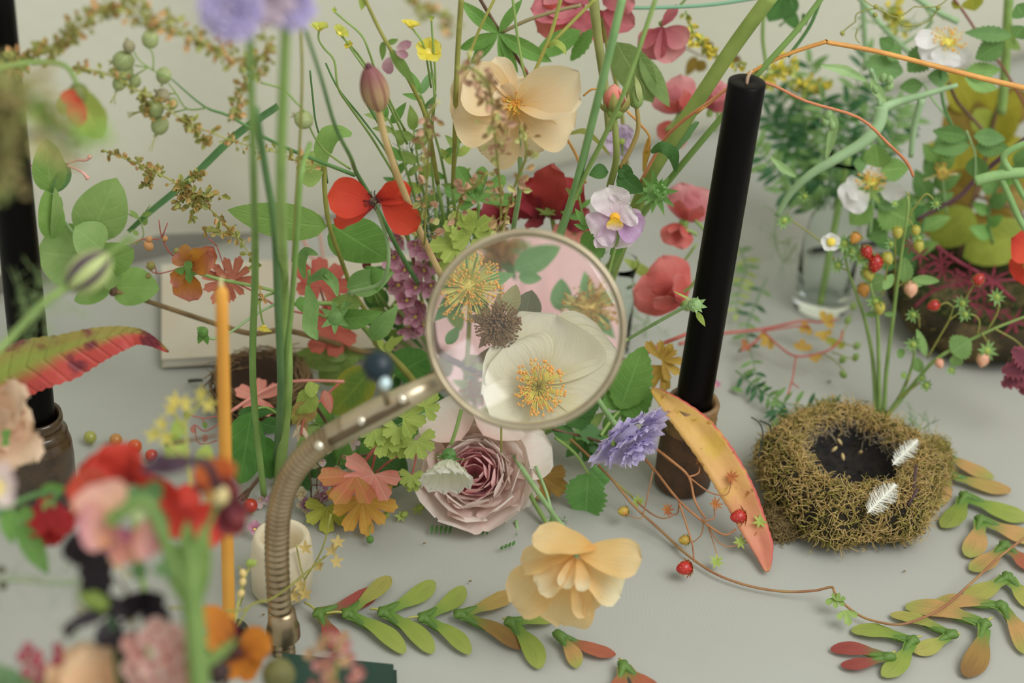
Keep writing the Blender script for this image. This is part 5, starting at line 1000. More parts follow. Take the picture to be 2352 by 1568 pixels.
# leaves right of the lens
T = th('serrated_leaf', 'bright green toothed leaf standing beside the lens', 'leaf', gr(1425, 985)); T.leaf((1425, 940, -.115), (1478, 795), 92, leafm('#79a552', '#6c9848', vein=.35), 10, 'leaflet', p=.85, q=.75, nt=9, teeth=.10, fold=.2); T.leaf((1422, 940, -.112), (1500, 900), 84, leafm('#6c9848', '#5f8a40', vein=.35), -25, 'leaflet', p=.85, q=.75, nt=8, teeth=.10); T.leaf((1420, 942, -.112), (1400, 860), 64, MIDG, 20, 'leaflet', p=.85, q=.75, nt=8, teeth=.1); T.leaf((1425, 950, -.112), (1470, 965), 50, MIDG, -20, 'leaflet', p=.85, q=.75, nt=6, teeth=.1); T.stem([(1423, 942, -.113), (1400, 970, -.12), (1380, 1000, -.13)], 8, ST)
T = th('ochre_geranium_leaf', 'ochre lobed leaf hanging between the lens and the taper', 'leaf', gr(1510, 930)); 
for ux, uy, r in ((1512, 780, 52), (1555, 800, 40), (1540, 850, 56), (1505, 895, 64)): T.palm((1520, 828, -.09) if r != 64 else (1530, 838, -.09), (ux, uy), r, OCHRE, (R.uniform(-.4, .4), .2), lobes=3, cut=.45, tooth=.14, span=110)
T.stem([(1425, 830, -.08), (1470, 818, -.08), (1520, 790, -.07), (1565, 772, -.07), (1640, 740, -.06)], 9, STR)
T = th('nettle_leaf', 'jagged pointed green leaf hanging below the lavender scabious', 'leaf', gr(1350, 1200)); T.leaf((1352, 1085, -.155), (1345, 1200), 92, leafm('#6fa256', '#60944a', vein=.35), 15, 'blade', p=.7, q=.85, nt=9, teeth=.14, fold=.25); T.leaf((1350, 1092, -.15), (1402, 1100), 60, leafm('#6fa256', '#60944a', vein=.35), -20, 'blade', p=.7, q=.85, nt=6, teeth=.14); T.stem([(1352, 1088, -.155), (1320, 1040, -.15), (1275, 1005, -.14)], 8, ST)
T = th('brown_scalloped_leaf', 'brown scalloped leaf peeking from under the pink rose', 'leaf', gr(1248, 1160)); T.palm((1240, 1090, -.14), (1250, 1180), 72, leafm('#9a7a38', '#8a6a30', '#7d5c2c'), (0, .3), lobes=5, cut=.18, tooth=.08, span=220); T.stem([(1240, 1090, -.14), (1215, 1040, -.13)], 5, STB)
T = th('leafy_shoot', 'small serrated leaves in shade between lens and scabious', 'foliage', gr(1330, 1010), LBS); 
for b_, t_, w_ in (((1300, 975), (1370, 940), 50), ((1330, 985), (1390, 1010), 44), ((1320, 1000), (1265, 985), 36), ((1350, 1010), (1400, 1035), 44), ((1340, 1010), (1300, 1050), 30), ((1370, 1000), (1340, 1060), 44), ((1310, 950), (1390, 900), 56)): T.leaf((*b_, -.13), t_, w_, R.choice((MIDG, DARK)), R.uniform(-25, 25), nt=6, teeth=.1)
T.stem([(1270, 985, -.13), (1330, 1000, -.13), (1400, 1020, -.14)], 7, STB)
T = th('lavender_scabious', 'lavender scabious with frilled petals facing away beside the brown holder', 'flower', gr(1430, 1060))
T.stem([(1350, 880, -.12), (1385, 935, -.14), (1410, 970, -.16), (1425, 985, -.165)], 13, STP, w2=14)
c = at(1440, 1000, -.17); scabiosa(T, c, (view(c)*.35-UPV*.80+RGT*.55).normalized(), px2m(106, c), (LAV, LAV3, LAV), dens=1.5)
SW = leafm('#7da05c', '#6d904c')
# cut dry orange curved leaf
t = NT('dry_orange_leaf'); u, v = t.uv(); c_ = t.mix(t.smooth(t.math('ADD', v, t.math('MULTIPLY', t.noise(60), .35)), .55, 1.05), C('#d0a660'), C('#c67e64')); c_ = t.mix(t.smooth(u, .10, .03), c_, C('#c25a50')); c_ = t.mix(t.smooth(t.noise(180, det=5), .62, .70), c_, C('#9a5c34')); c_ = t.mix(t.math('MULTIPLY', t.smooth(t.noise(45, det=4), .52, .64), .6), c_, C('#c9a83f'))
DRYL = t.surf(c_, .55, .15, t.noise(160, det=5), .0008)
T = th('dry_curved_leaf', 'long curved dry orange leaf leaning on the brown holder', 'leaf', gr(1765, 1300))
lf = [(1497, 892, .062), (1545, 930, .060), (1602, 985, .053), (1655, 1055, .042), (1698, 1130, .028), (1728, 1200, .016), (1750, 1260, .007), (1762, 1312, .003)]
ribbon(T, [gr(x, y, z) for x, y, z in lf], [4, 22, 36, 38, 36, 32, 28, 5], [4, 28, 40, 44, 42, 34, 22, 4], DRYL, 'blade', ruf=.05, rf=4, teeth=.02, sub=7, nu=4, fold=.25, thick=.0009)

# dried strawberry sprig with red fruits in front of the holder
DRY = solid('#a8764a', .6, .1, '#8a5c3c', 80); RBER = solid('#b02a24', .35, .1, '#9a2420', 300, coat=.2); ASTAR = leafm('#a08a48', '#b06a44', vein=.1); 
T = th('dried_strawberry_sprig', 'wiry brown strawberry sprig with tiny red fruits before the orange leaf', 'sprig', gr(1405, 1080))
def g3(l): return [gr(x, y, z) for x, y, z in l]
for pts, w in (([(1405, 1048, .03), (1470, 1050, .03), (1500, 1075, .03), (1560, 1150, .028), (1625, 1205, .022), (1665, 1228, .02), (1690, 1215, .02)], 7), ([(1495, 1022, .04), (1545, 1060, .04), (1582, 1095, .036), (1596, 1150, .03), (1620, 1190, .025)], 7), ([(1560, 1155, .028), (1575, 1200, .02), (1590, 1250, .012), (1594, 1290, .010)], 5), ([(1560, 1150, .028), (1555, 1180, .02), (1530, 1178, .02)], 4), ([(1582, 1095, .036), (1605, 1085, .036), (1605, 1060, .037)], 5), ([(1582, 1095, .036), (1630, 1130, .032), (1670, 1135, .032), (1680, 1100, .034)], 4), ([(1615, 1195, .025), (1640, 1190, .026), (1640, 1165, .028)], 4), ([(1615, 1190, .025), (1612, 1225, .015), (1590, 1245, .008), (1572, 1240, .006)], 3), ([(1625, 1205, .022), (1650, 1245, .012), (1680, 1255, .008), (1700, 1246, .006)], 3), ([(1625, 1205, .022), (1640, 1250, .01), (1650, 1285, .006)], 3), ([(1500, 1080, .03), (1480, 1170, .012), (1470, 1190, .01), (1435, 1180, .01)], 3), ([(1450, 1140, .01), (1490, 1175, .01), (1520, 1190, .01), (1545, 1185, .012)], 4)): T.stem(g3(pts), w, DRY, w2=w*.7)
for x, y, z, k in ((1573, 1304, .008, 'r'), (1697, 1186, .024, 'r'), (1532, 1172, .020, 'd'), (1607, 1056, .038, 'd'), (1678, 1096, .036, 'd'), (1642, 1158, .030, 'd'), (1572, 1240, .007, 'g'), (1700, 1245, .007, 's'), (1645, 1290, .005, 's'), (1432, 1174, .010, 'g'), (1465, 1152, .010, 's'), (1745, 1198, .018, 's')):
    c = gr(x, y, z); ax = (V((R.uniform(-.6, .6), -.5, R.uniform(-.2, .4)))).normalized()
    if k == 'r': berry(T, c, V((-.8, -.4, .1)), px2m(19, c), RBER, ASTAR)
    elif k == 'g': berry(T, c, V((-.8, -.4, .2)), px2m(13, c), solid('#a8983c', .5, .1, '#b07a3c', 300), LIME, False)
    elif k == 'd': calyx(T, c, V((.2, -.5, .6)), px2m(21, c), 8, leafm('#a8543a', '#b07a3c', vein=.1), .26, 30, 'dry_calyx')
    else: calyx(T, c, V((.1, -.5, .8)), px2m(20, c), 7, LIME, .34, 15, 'calyx')
T = th('tendril', 'long thin brown stem trailing across the cloth to the maple keys', 'stem', gr(1400, 1090))
T.stem(g3([(1290, 990, .03), (1345, 1040, .03), (1405, 1100, .022), (1455, 1160, .012), (1520, 1220, .004), (1580, 1275, .003), (1645, 1318, .003), (1720, 1345, .003), (1800, 1358, .004), (1870, 1356, .008), (1910, 1348, .012), (1918, 1362, .012), (1945, 1392, .006), (1990, 1420, .004), (2060, 1434, .007), (2115, 1420, .009), (2170, 1392, .010), (2240, 1330, .012), (2300, 1275, .013), (2360, 1230, .014)]), 6, solid('#8a5a40', .6, .1, '#9a7a4a', 40), sub=5)
for x, y, ux, uy, r in ((1920, 1372, 1915, 1405, 28), (1922, 1380, 1930, 1355, 20), (1942, 1400, 1946, 1440, 34)): T.palm(gr(x, y, .010), RGT*(ux-x)-UPV*(uy-y), r, GREEN, (.2, .3), lobes=3, cut=.6, tooth=.12, span=150)
T.stem(g3([(1395, 1090, .02), (1440, 1130, .012), (1470, 1155, .010)]), 5, STO)
# autumn geranium leaves before the rose
T = th('autumn_geranium_sprig', 'autumn geranium sprig of pink, orange and lime leaves under the gooseneck bend', 'sprig', gr(860, 1080))
T.stem([(870, 1020, -.16), (845, 1050, -.165), (825, 1080, -.17), (812, 1105, -.17), (795, 1150, -.18), (775, 1180, -.18), (774, 1220, -.18)], 10, STR, w2=4); T.stem([(870, 1022, -.16), (858, 1060, -.165), (852, 1090, -.17)], 7, STR, w2=5); T.stem([(940, 1030, -.155), (900, 1055, -.16), (862, 1085, -.165)], 5, STR)
for c_, u_, r, m_, lob in (((818, 1090), (796, 1160), 84, RUST, 3), ((860, 1088), (848, 1150), 74, PINKLF, 5), ((832, 1148), (828, 1235), 84, leafm('#c9a048', '#c0903c', '#c47a4c'), 7), ((750, 1165), (742, 1220), 58, leafm('#a8ac44', '#98a03c', '#b09a40'), 5), ((742, 1218), (735, 1280), 64, leafm('#b0b04c', '#a3a644', '#b8a24a'), 5), ((690, 1225), (670, 1255), 50, leafm('#a8ac44', '#98a03c'), 5), ((800, 1120), (770, 1130), 34, PINKLF, 3)): T.palm((*c_, -.178), u_, r, m_, (R.uniform(-.3, .3), R.uniform(0, .6)), lobes=lob, cut=.42, tooth=.1, span=150 if lob == 3 else 250)
T = th('lime_geranium_sprig', 'lime green geranium leaves overlapping the pink rose', 'sprig', gr(880, 1040))
for c_, u_, r in (((885, 1000), (880, 1050), 56), ((860, 985), (840, 1030), 42), ((915, 982), (900, 1030), 44), ((958, 1012), (965, 1065), 50), ((945, 1090), (935, 1130), 36), ((905, 1020), (930, 1050), 40), ((948, 1108), (945, 1140), 26), ((925, 960), (950, 930), 60), ((975, 935), (990, 915), 40)): T.palm((*c_, -.172), u_, r, LIME, (R.uniform(-.3, .3), R.uniform(0, .5)), lobes=5, cut=.38, tooth=.12, span=250)
T.stem([(880, 1010, -.17), (910, 980, -.165), (950, 960, -.16), (1000, 940, -.15)], 5, STP); T.stem([(945, 1095, -.172), (955, 1040, -.168), (930, 1000, -.165)], 4, STR)
# dried hydrangea-like scraps
T = th('dried_pink_flowers', 'cluster of faded pink dried florets between gooseneck and geranium leaves', 'flower', gr(770, 1120))
DP = (petalm('#b898a0', '#c9b4b4', '#d2c4bc', .3), petalm('#8a5a72', '#a87890', '#bda0a8', .3), petalm('#a89a70', '#bcae8a', '#c9be9e', .3))
for k in range(34):
    x, y = (R.gauss(775, 40), R.gauss(1060, 34)) if k < 15 else (R.gauss(725, 42), R.gauss(1175, 34)); c = at(x, y, -.165-.0001*(y-1060)); n = view(c)+V((R.uniform(-1, 1), 0, R.uniform(-1, 1))); hd = disc(T, c, n, .0007, FIL, 'floret'); petals(T, hd, c, n, px2m(R.uniform(12, 24), c), 4, px2m(15, c), R.choice(DP), 30, nv=5)
for k in range(6): x = R.uniform(700, 830); T.stem([(x, R.uniform(1040, 1120), -.165), (x+R.uniform(-20, 20), 1120, -.165), (x+R.uniform(-30, 30), 1180, -.17)], 3, STB)
T = th('leafy_shoot', 'dark ribbed leaves between the gooseneck bend and the autumn sprig', 'foliage', gr(720, 1150), LBS)
for b_, t_, w_ in (((690, 1060), (665, 1160), 80), ((760, 1030), (690, 1090), 84), ((800, 1010), (760, 1060), 70), ((700, 1100), (640, 1100), 50), ((880, 1070), (935, 1100), 84), ((850, 1040), (920, 1080), 76), ((830, 1050), (880, 1100), 50)): T.leaf((*b_, -.15), t_, w_, R.choice((MIDG, DARK)), R.uniform(-20, 20), p=.8, q=.7, fold=.2)
T.stem([(640, 1100, -.15), (720, 1070, -.15), (860, 1040, -.14)], 6, STB)
# broad leaves by the yellow taper
T = th('plantain_leaf', 'broad ribbed green leaf hanging between yellow taper and tall stems', 'leaf', gr(585, 1100)); T.leaf((578, 945, -.165), (550, 1112), 96, leafm('#5f9444', '#52863c', vein=.35, nv=4), 12, 'blade', p=.85, q=.65, nv=12, nu=3, fold=.2); T.leaf((600, 1000, -.155), (622, 1100), 60, leafm('#5f9444', '#52863c', vein=.35, nv=4), -15, 'blade', p=.85, q=.65, fold=.2); T.leaf((545, 950, -.15), (640, 940), 30, DARK, 20, 'blade'); T.leaf((600, 970, -.15), (650, 985), 40, DARK, 10, 'blade'); T.stem([(578, 945, -.165), (610, 935, -.16), (650, 960, -.15)], 6, ST)
T = th('woody_twig_base', 'short dark twig under the broad ribbed leaf', 'twig', gr(580, 1130)); T.stem([gr(556, 1148, .004), gr(585, 1110, .006), gr(628, 1060, .012)], 9, STB); T.stem([gr(545, 1145, .004), gr(575, 1120, .006), gr(560, 1160, .003)], 5, STB)
T = th('pink_geranium_leaf', 'coral pink leaf lying in the twig nest', 'leaf', gr(600, 930, .02)); T.palm(gr(600, 915, .028), RGT*-.3+UPV*.1, 60, PINKLF, (0, .7), lobes=5, cut=.45, tooth=.12, span=320); T.stem([gr(530, 945, .030), gr(600, 900, .034), gr(670, 876, .04), gr(790, 876, .05)], 8, solid('#cf8a7c', .5), w2=8)
T = th('wilted_leaf_sprig', 'wilted yellow-green leaves with pink veins at the foot of the tall stems', 'sprig', gr(700, 1010)); 
for b_, t_, w_, m_ in (((725, 900), (680, 950), 56, LIME), ((720, 925), (670, 975), 56, leafm('#a0a050', '#b08a5a')), ((700, 900), (735, 885), 36, LIME), ((745, 895), (760, 950), 28, PINKLF), ((690, 960), (700, 1005), 30, leafm('#b09a6a', '#a88a60'))): T.leaf((*b_, -.15), t_, w_, m_, R.uniform(-30, 30), ruf=.06)
T.stem([(780, 880, -.13), (740, 915, -.14), (700, 960, -.15), (692, 1000, -.155)], 5, STR); T.stem([(720, 925, -.15), (750, 970, -.14), (770, 1000, -.13)], 8, STB)
for k in range(6): p0 = at(690, 975, -.152); T.part('dry_petal', MB().blade(p0, at(680+R.uniform(-15, 40), 1010+R.uniform(-10, 12), -.154), px2m(9, p0), view(p0)), solid('#c9b49a', .7))
# red veined wisps by the yellow taper
T = th('red_wisp', 'thin red wisps with pink-tipped buds beside the yellow taper', 'sprig', gr(470, 1010)); 
for pts in ([(430, 950), (465, 960), (500, 955)], [(500, 975), (470, 990), (448, 975), (440, 985)], [(448, 975), (452, 1010), (470, 1020), (500, 1010)], [(465, 960), (470, 975)]): T.stem([(x, y, -.13) for x, y in pts], 3, STR)
for x, y in ((470, 968), (430, 945), (474, 998), (442, 978)): T.leaf((x, y, -.131), (x+R.uniform(-12, 12), y+18), 12, R.choice((PINKLF, GREEN)), 10, 'bud')
T = th('yellow_star_sprig', 'pale blurred yellow-green starry sprig left of the yellow taper', 'sprig', ad(440, 1130, .82))
D_ = .83
for pts in ([(440, 1140), (432, 1060), (426, 980), (428, 935)], [(428, 960), (460, 925), (470, 905)], [(426, 985), (395, 945)], [(432, 1060), (370, 1000), (360, 985)]): T.stem([ad(x, y, D_) for x, y in pts], 8, STY)
for x, y in ((400, 920), (425, 928), (465, 905), (480, 930), (395, 938), (372, 975), (350, 1000), (380, 1005)):
    c = ad(x, y, D_-.003); calyx(T, c, view(c)+V((R.uniform(-.7, .7), 0, .3)), px2m(24, c), 5, leafm('#c9b95c', '#b5ac54', vein=.1), .4, 20, 'star')
for b_, t_, w_, m_ in (((425, 1010), (380, 1050), 70, LIME), ((428, 970), (390, 1000), 40, LIME), ((450, 1040), (490, 1060), 60, LIME)): T.leaf(ad(*b_, D_+.02), ad(*t_, D_+.02), w_, m_, 15)
T.stem([ad(380, 1020, D_+.02), ad(440, 1010, D_+.02), ad(500, 1000, D_+.02)], 8, STB)
# berries
for x, y, r, cl, lab in ((207, 1000, 15, ('#9a9a4a', '#8a8a40'), 'small olive green berry on the cloth'), (266, 1006, 15, ('#b07c3e', '#a06c34'), 'small amber berry next to the olive green one'), (310, 1020, 16, ('#c0602c', '#b04e24'), 'glossy orange berry with a bright highlight'), (348, 1042, 15, ('#b8442a', '#a83a26'), 'red berry partly hidden by the scarlet petals'), (575, 1157, 17, ('#b03a28', '#9a2f22'), 'dark red berry behind the maroon pansy')):
    c = gr(x, y, 0); r_ = px2m(r, c); c = gr(x, y+4, r_); T = th('berry', lab, 'berry', V((c.x, c.y, 0)), 'loose berries on the cloth')
    T.part('fruit', MB().lathe(c, V((.2, -.3, 1)).normalized(), [(r_*math.sin(a_*.1745-1.5708), max(.00002, r_*math.cos(a_*.1745-1.5708))) for a_ in range(19)], 20), solid(cl[0], .25, .2, cl[1], 90, coat=.4)); e = c+V((r_*.4, -r_*.7, -r_*.4)); T.part('stalk', MB().tube([e, e+V((.0008, -.0025, -.0006))], .00035, 5), STO)
# scraps on the cloth
for x, y, lab in ((877, 1188, 'tiny green bud scrap nearest the orange geranium leaf'), (920, 1186, 'tiny green bud scrap with a dark tip in the middle of three'), (958, 1170, 'tiny green bud scrap closest to the pink rose')):
    c = gr(x, y, .002); T = th('bud_scrap', lab, 'bud', V((c.x, c.y, 0)), 'green bud scraps on the cloth'); T.part('bud', MB().egg(c, V((.6, .3, .3)), px2m(20, c), px2m(8, c), 8, 6), LIME); calyx(T, c, V((.4, -.5, .6)), px2m(16, c), 5, LIME, .4, 0, 'sepal')
T = th('round_seed_sprig', 'round green seed on a fine stalk by the orange geranium leaf', 'seed', gr(850, 1240)); c = gr(850, 1240, .003); T.part('seed', MB().egg(c-V((0, 0, .002)), V((0, 0, 1)), px2m(20, c), px2m(9, c), 10, 7), MIDG); T.part('stalk', MB().tube([c, gr(850, 1215, .006), gr(855, 1195, .004)], .0003, 5), ST)
T = th('twig_scrap', 'short dark twig scrap on the cloth before the beige book', 'twig', gr(450, 873)); T.part('bark', MB().tube([gr(432, 875, .002), gr(450, 873, .0022), gr(466, 873, .002)], [.0012, .0009], 6), solid('#3d3c34', .8))
for k, (x, y) in enumerate(((2078, 1312), (975, 1248), (1080, 1335), (1300, 1402), (605, 1412))): 
    c = gr(x, y, .0006); T = th('crumb', ('tiny brown crumb on the bare cloth below the moss nest', 'tiny ochre crumb on the cloth between rose and autumn leaves', 'tiny pale crumb above the maple key row', 'tiny dark crumb below the wide peach poppy', 'tiny brown crumb beside the beaker foot')[k], 'crumb', V((c.x, c.y, 0))); T.part('speck', MB().egg(c-V((.001, 0, 0)), V((1, .3, .1)), .002, .0005, 6, 5), solid('#7a6a48', .8))
T = th('straw_sprig', 'dry straw-coloured flower stalks in front of the beaker', 'sprig', gr(690, 1370))
for pts in ([(680, 1250), (690, 1300), (700, 1340), (690, 1375)], [(760, 1180), (740, 1260), (700, 1330)], [(700, 1340), (668, 1360)], [(550, 1300), (560, 1360), (545, 1400)]): T.stem([(x, y, -.255) for x, y in pts], 4, STY)
for x, y in ((700, 1258), (765, 1265), (770, 1290), (690, 1345), (700, 1365), (676, 1370), (775, 1245), (735, 1300)): c = at(x, y, -.257); calyx(T, c, view(c)+V((R.uniform(-.7, .7), 0, .3)), px2m(22, c), 5, leafm('#cdb877', '#bfa862', vein=.1), .4, 30, 'dry_floret')
T = th('straw_sprig', 'pale straw floret sprig leaning on the yellow taper foot', 'sprig', ad(545, 1450, .9))
T.stem([ad(575, 1298, .92), ad(560, 1330, .92), ad(548, 1380, .92), ad(540, 1440, .92), ad(545, 1470, .92)], 6, STY); T.stem([ad(545, 1440, .92), ad(575, 1390, .92), ad(610, 1378, .92)], 5, STO)
for x, y, m_ in ((560, 1325, SD3), (556, 1345, SD3), (548, 1370, SD3), (575, 1300, LIME), (568, 1300, LIME)): c = ad(x, y, .918); T.part('floret', MB().egg(c, V((R.uniform(-1, 1), 0, 1)), px2m(24, c), px2m(8, c), 8, 6), m_ if m_ is LIME else solid('#d0b878', .7))
T = th('mauve_petal_scrap', 'mauve crumpled floret beside the beaker', 'petal', gr(585, 1215)); c = gr(585, 1215, .004); hd = disc(T, c, V((0, -.4, 1)), .001, FIL); petals(T, hd, c, V((0, -.5, 1)), px2m(22, c), 4, px2m(18, c), PR1, 30)

# ================================================================== dog roses seen through the lens
DWH = petalm('#c4be8c', '#ceC9ac'.lower(), '#d6d2bc', .08, .25)
S1 = .095
def lw(px, s): return px*lens_scale(s)
T = th('white_dog_rose', 'creamy white single rose with golden stamens magnified in the lens', 'flower', lens_at(1235, 890, S1))
c = lens_at(1235, 892, S1); hd = disc(T, c, -LW, lw(20, S1), solid('#c9b84a', .6)); 
for tx, ty, w_, ds in ((1280, 722, 270, .004), (1415, 812, 280, .002), (1385, 980, 290, -.001), (1210, 1025, 270, -.002), (1110, 905, 230, .001), (1165, 790, 190, .003)):
    b_ = lens_at(1235+(tx-1235)*.06, 892+(ty-892)*.06, S1); e = lens_at(tx, ty, S1-.006); T.part('petal', MB().blade(b_, e, lw(w_, S1), -LW, p=1.5, q=.45, cup=.18, ruf=.035, rf=1.3, nv=13, nu=5, curl=-.05), DWH, hd)
m = MB(); g_ = MB()
for i in range(190):
    q = R.uniform(0, 6.283); k = R.uniform(.18, 1)**.7; x, y = 1238+k*62*math.cos(q), 892+k*64*math.sin(q); e = lens_at(x, y, S1-.005); m.tube([c, c.lerp(e, .6)-LW*.003, e], [.0001, .0001], 3, 1, False); g_.egg(e, V((R.uniform(-1, 1), R.uniform(-1, 1), 1)), .0011, .00042, 5, 4)
T.part('filaments', m, solid('#d0c24a', .6), hd, kind='stuff'); T.part('anthers', g_, solid('#d9a040', .6, .1, '#cf8c34', 900), hd, kind='stuff')
T.part('stem', MB().tube([c+LW*.002, c+LW*.02-UPV*.02, gr(1235, 1010)], .0012, 6), ST)
def spentrose(lab, x, y, r, s, mf, ma, n, face, sepal=GREEN, dome=1.):
    T = th('spent_dog_rose', lab, 'flower', lens_at(x, y, s), 'petal-less rose heads behind the lens'); c = lens_at(x, y, s); f = (-LW+RGT*face[0]+UPV*face[1]).normalized(); hd = disc(T, c, f, lw(r*.22, s), mf); stamens(T, hd, c, f, lw(r, s), n, .35*dome, mf, ma, lw(3.4, s), lw(.9, s))
    calyx(T, c-f*lw(8, s), f, lw(r*1.25, s), 5, sepal, .42, -5, 'sepals', hd); T.part('stem', MB().tube([c-f*lw(8, s), c-f*lw(40, s)-UPV*.01, c-f*lw(30, s)-UPV*.05+LW*.02], lw(5, s), 6), STO)
spentrose('rose head with a full sunburst of yellow stamens at the lens edge', 1078, 660, 84, .10, solid('#d6cf78', .6), solid('#dca24a', .6, .1, '#cf9440', 900), 260, (-.1, .1), BLUEG)
BRN = solid('#94794a', .8, .1, '#7a6036', 600)
spentrose('withered rose head with brown stamens in the middle of the lens', 1142, 745, 56, .09, BRN, solid('#6f5430', .8), 330, (.1, -.1), leafm('#7d7d4c', '#8a6a52'))
spentrose('withered brown rose head at the top of the lens', 1150, 580, 62, .13, solid('#a07a40', .8), solid('#8a6434', .8), 170, (0, .3), BLUEG)
spentrose('half withered rose head with pale centre at the lens side', 1352, 705, 68, .115, solid('#c9b468', .7), solid('#a87c38', .8, .1, '#8a6430', 600), 170, (.3, 0), BLUEG)
spentrose('small withered rose head low in the lens', 1092, 890, 40, .11, solid('#a8843c', .8), solid('#9a6a2c', .8), 80, (-.1, -.3), LIME)
T = th('dog_rose_leaves', 'small olive leaves and a dark twig magnified in the lens', 'leaf', lens_at(1120, 800, .11))
def ll(b, t_, w_, s, m_, ro=0):
    B, E = lens_at(*b, s), lens_at(*t_, s); a_ = (E-B).normalized(); n_ = Matrix.Rotation(math.radians(ro), 3, a_) @ -LW; T.part('leaf', MB().blade(B, E, lw(w_, s), n_, p=.8, q=.75, fold=.2), m_)
OLV = leafm('#6f6f42', '#7d7a48'); 
for a_ in (((1165, 720), (1186, 652), 44, .095, leafm('#8a8a5c', '#8f7a52')), ((1205, 735), (1222, 665), 66, .10, leafm('#5f6040', '#565a3a')), ((1180, 620), (1285, 575), 56, .12, BLUEG), ((1290, 715), (1288, 640), 50, .12, BLUEG), ((1190, 635), (1245, 640), 30, .115, BLUEG), ((1060, 830), (1120, 850), 50, .11, leafm('#7d7a3c', '#8f8a40')), ((1030, 790), (1055, 750), 26, .10, BLUEG), ((1100, 850), (1105, 820), 18, .1, LIME), ((1010, 820), (1040, 860), 50, .115, OLV), ((1085, 880), (1095, 830), 22, .11, BLUEG), ((1040, 700), (1060, 760), 36, .11, GREEN), ((1180, 800), (1085, 830), 40, .095, leafm('#8a7458', '#7d6a4a'))): ll(*a_)
T.part('twig', MB().tube([lens_at(1000, 740, .11), lens_at(1012, 800, .11), lens_at(1060, 835, .11), lens_at(1130, 870, .11)], [lw(8, .11), lw(7, .11)], 8), STB)
PKB_ = petalm('#dcb0ac', '#e0bab6', '#e2c2bc', .02, .2)
T = th('blush_rose_back', 'blush pink bloom filling the background inside the lens', 'flower', lens_at(1215, 760, .145)); c = lens_at(1215, 755, .15); hd = disc(T, c+LW*.003, LW, .006, GREEN)
for k in range(6): q = k*1.047+.3; d = RGT*math.cos(q)+UPV*math.sin(q); T.part('petal', MB().blade(c-d*.004, c+d*.021, .027, -LW, p=1.5, q=.42, cup=.1, ruf=.02, nv=10, nu=3), PKB_, hd)
T.part('stem', MB().tube([c+LW*.005, c+LW*.02-UPV*.03, gr(1215, 900)], .0014, 6), ST)

# small extras around the tall stems
T = th('pointed_green_bud', 'pointed green bud hanging on a curved stalk beside the yellow taper tip', 'bud', (650, 690, -.10)); T.stem([(470, 768, -.13), (490, 778, -.13), (530, 762, -.125), (590, 720, -.115), (650, 690, -.10)], 6, STP); c = at(466, 762, -.131)
hd = disc(T, c, view(c), px2m(13, c), MIDG, 'bud', 1.2)
for t_ in ((455, 790), (478, 792), (452, 752)): T.leaf((466, 760, -.132), t_, 16, MIDG, 15, 'sepal', hd)
buttercup('yellow buttercup nodding face down between the tall stems', 606, 748, 24, [(600, 725, -.12), (598, 690, -.12), (625, 674, -.11), (660, 672, -.10)], face=(0, -.3, -.5))
T = th('pale_pink_stalks', 'two blurred pale pink stalks behind the tall green stems', 'stalk', (765, 645, .06)); PKS_ = solid('#c9a596', .6); T.stem([(725, 490, .06), (738, 560, .06), (748, 640, .06)], 9, PKS_); T.stem([(690, 520, .06), (705, 570, .06), (735, 610, .06), (765, 645, .06)], 11, PKS_)
T = th('salmon_leaf', 'salmon pink lobed leaf tucked behind the white and lilac viola', 'leaf', (1350, 620, -.03)); T.palm((1318, 560, -.04), (1322, 500), 62, PINKLF, (0, .2), lobes=5, cut=.4, tooth=.1, span=260); T.stem([(1318, 560, -.04), (1345, 615, -.03)], 5, STR)
T = th('leaf_scrap', 'narrow green leaflet lying on the cloth between taper and moss nest', 'leaf', gr(1690, 897)); T.part('leaflet', MB().blade(gr(1678, 890, .002), gr(1706, 902, .003), px2m(15, T.base), V((0, 0, 1)), p=.9, q=.7, curl=.1), MIDG)
T = th('grey_fluff', 'tiny grey speck of fluff on the cloth above the moss nest', 'fluff', gr(1905, 877)); c = gr(1905, 877, .0006); T.part('speck', MB().egg(c-V((.0014, 0, 0)), V((1, .3, .1)), .003, .0008, 6, 5), solid('#6f7070', .9))
T = th('leaf_scrap', 'small dark feathery leaf scrap between pink rose and peach poppy', 'leaf', gr(1165, 1258))
for k in range(4): T.part('leaflet', MB().blade(gr(1150+k*9, 1262-k*3, .002), gr(1156+k*9, 1252-k*4, .003), px2m(7, T.base), V((0, 0, 1))), DARK)

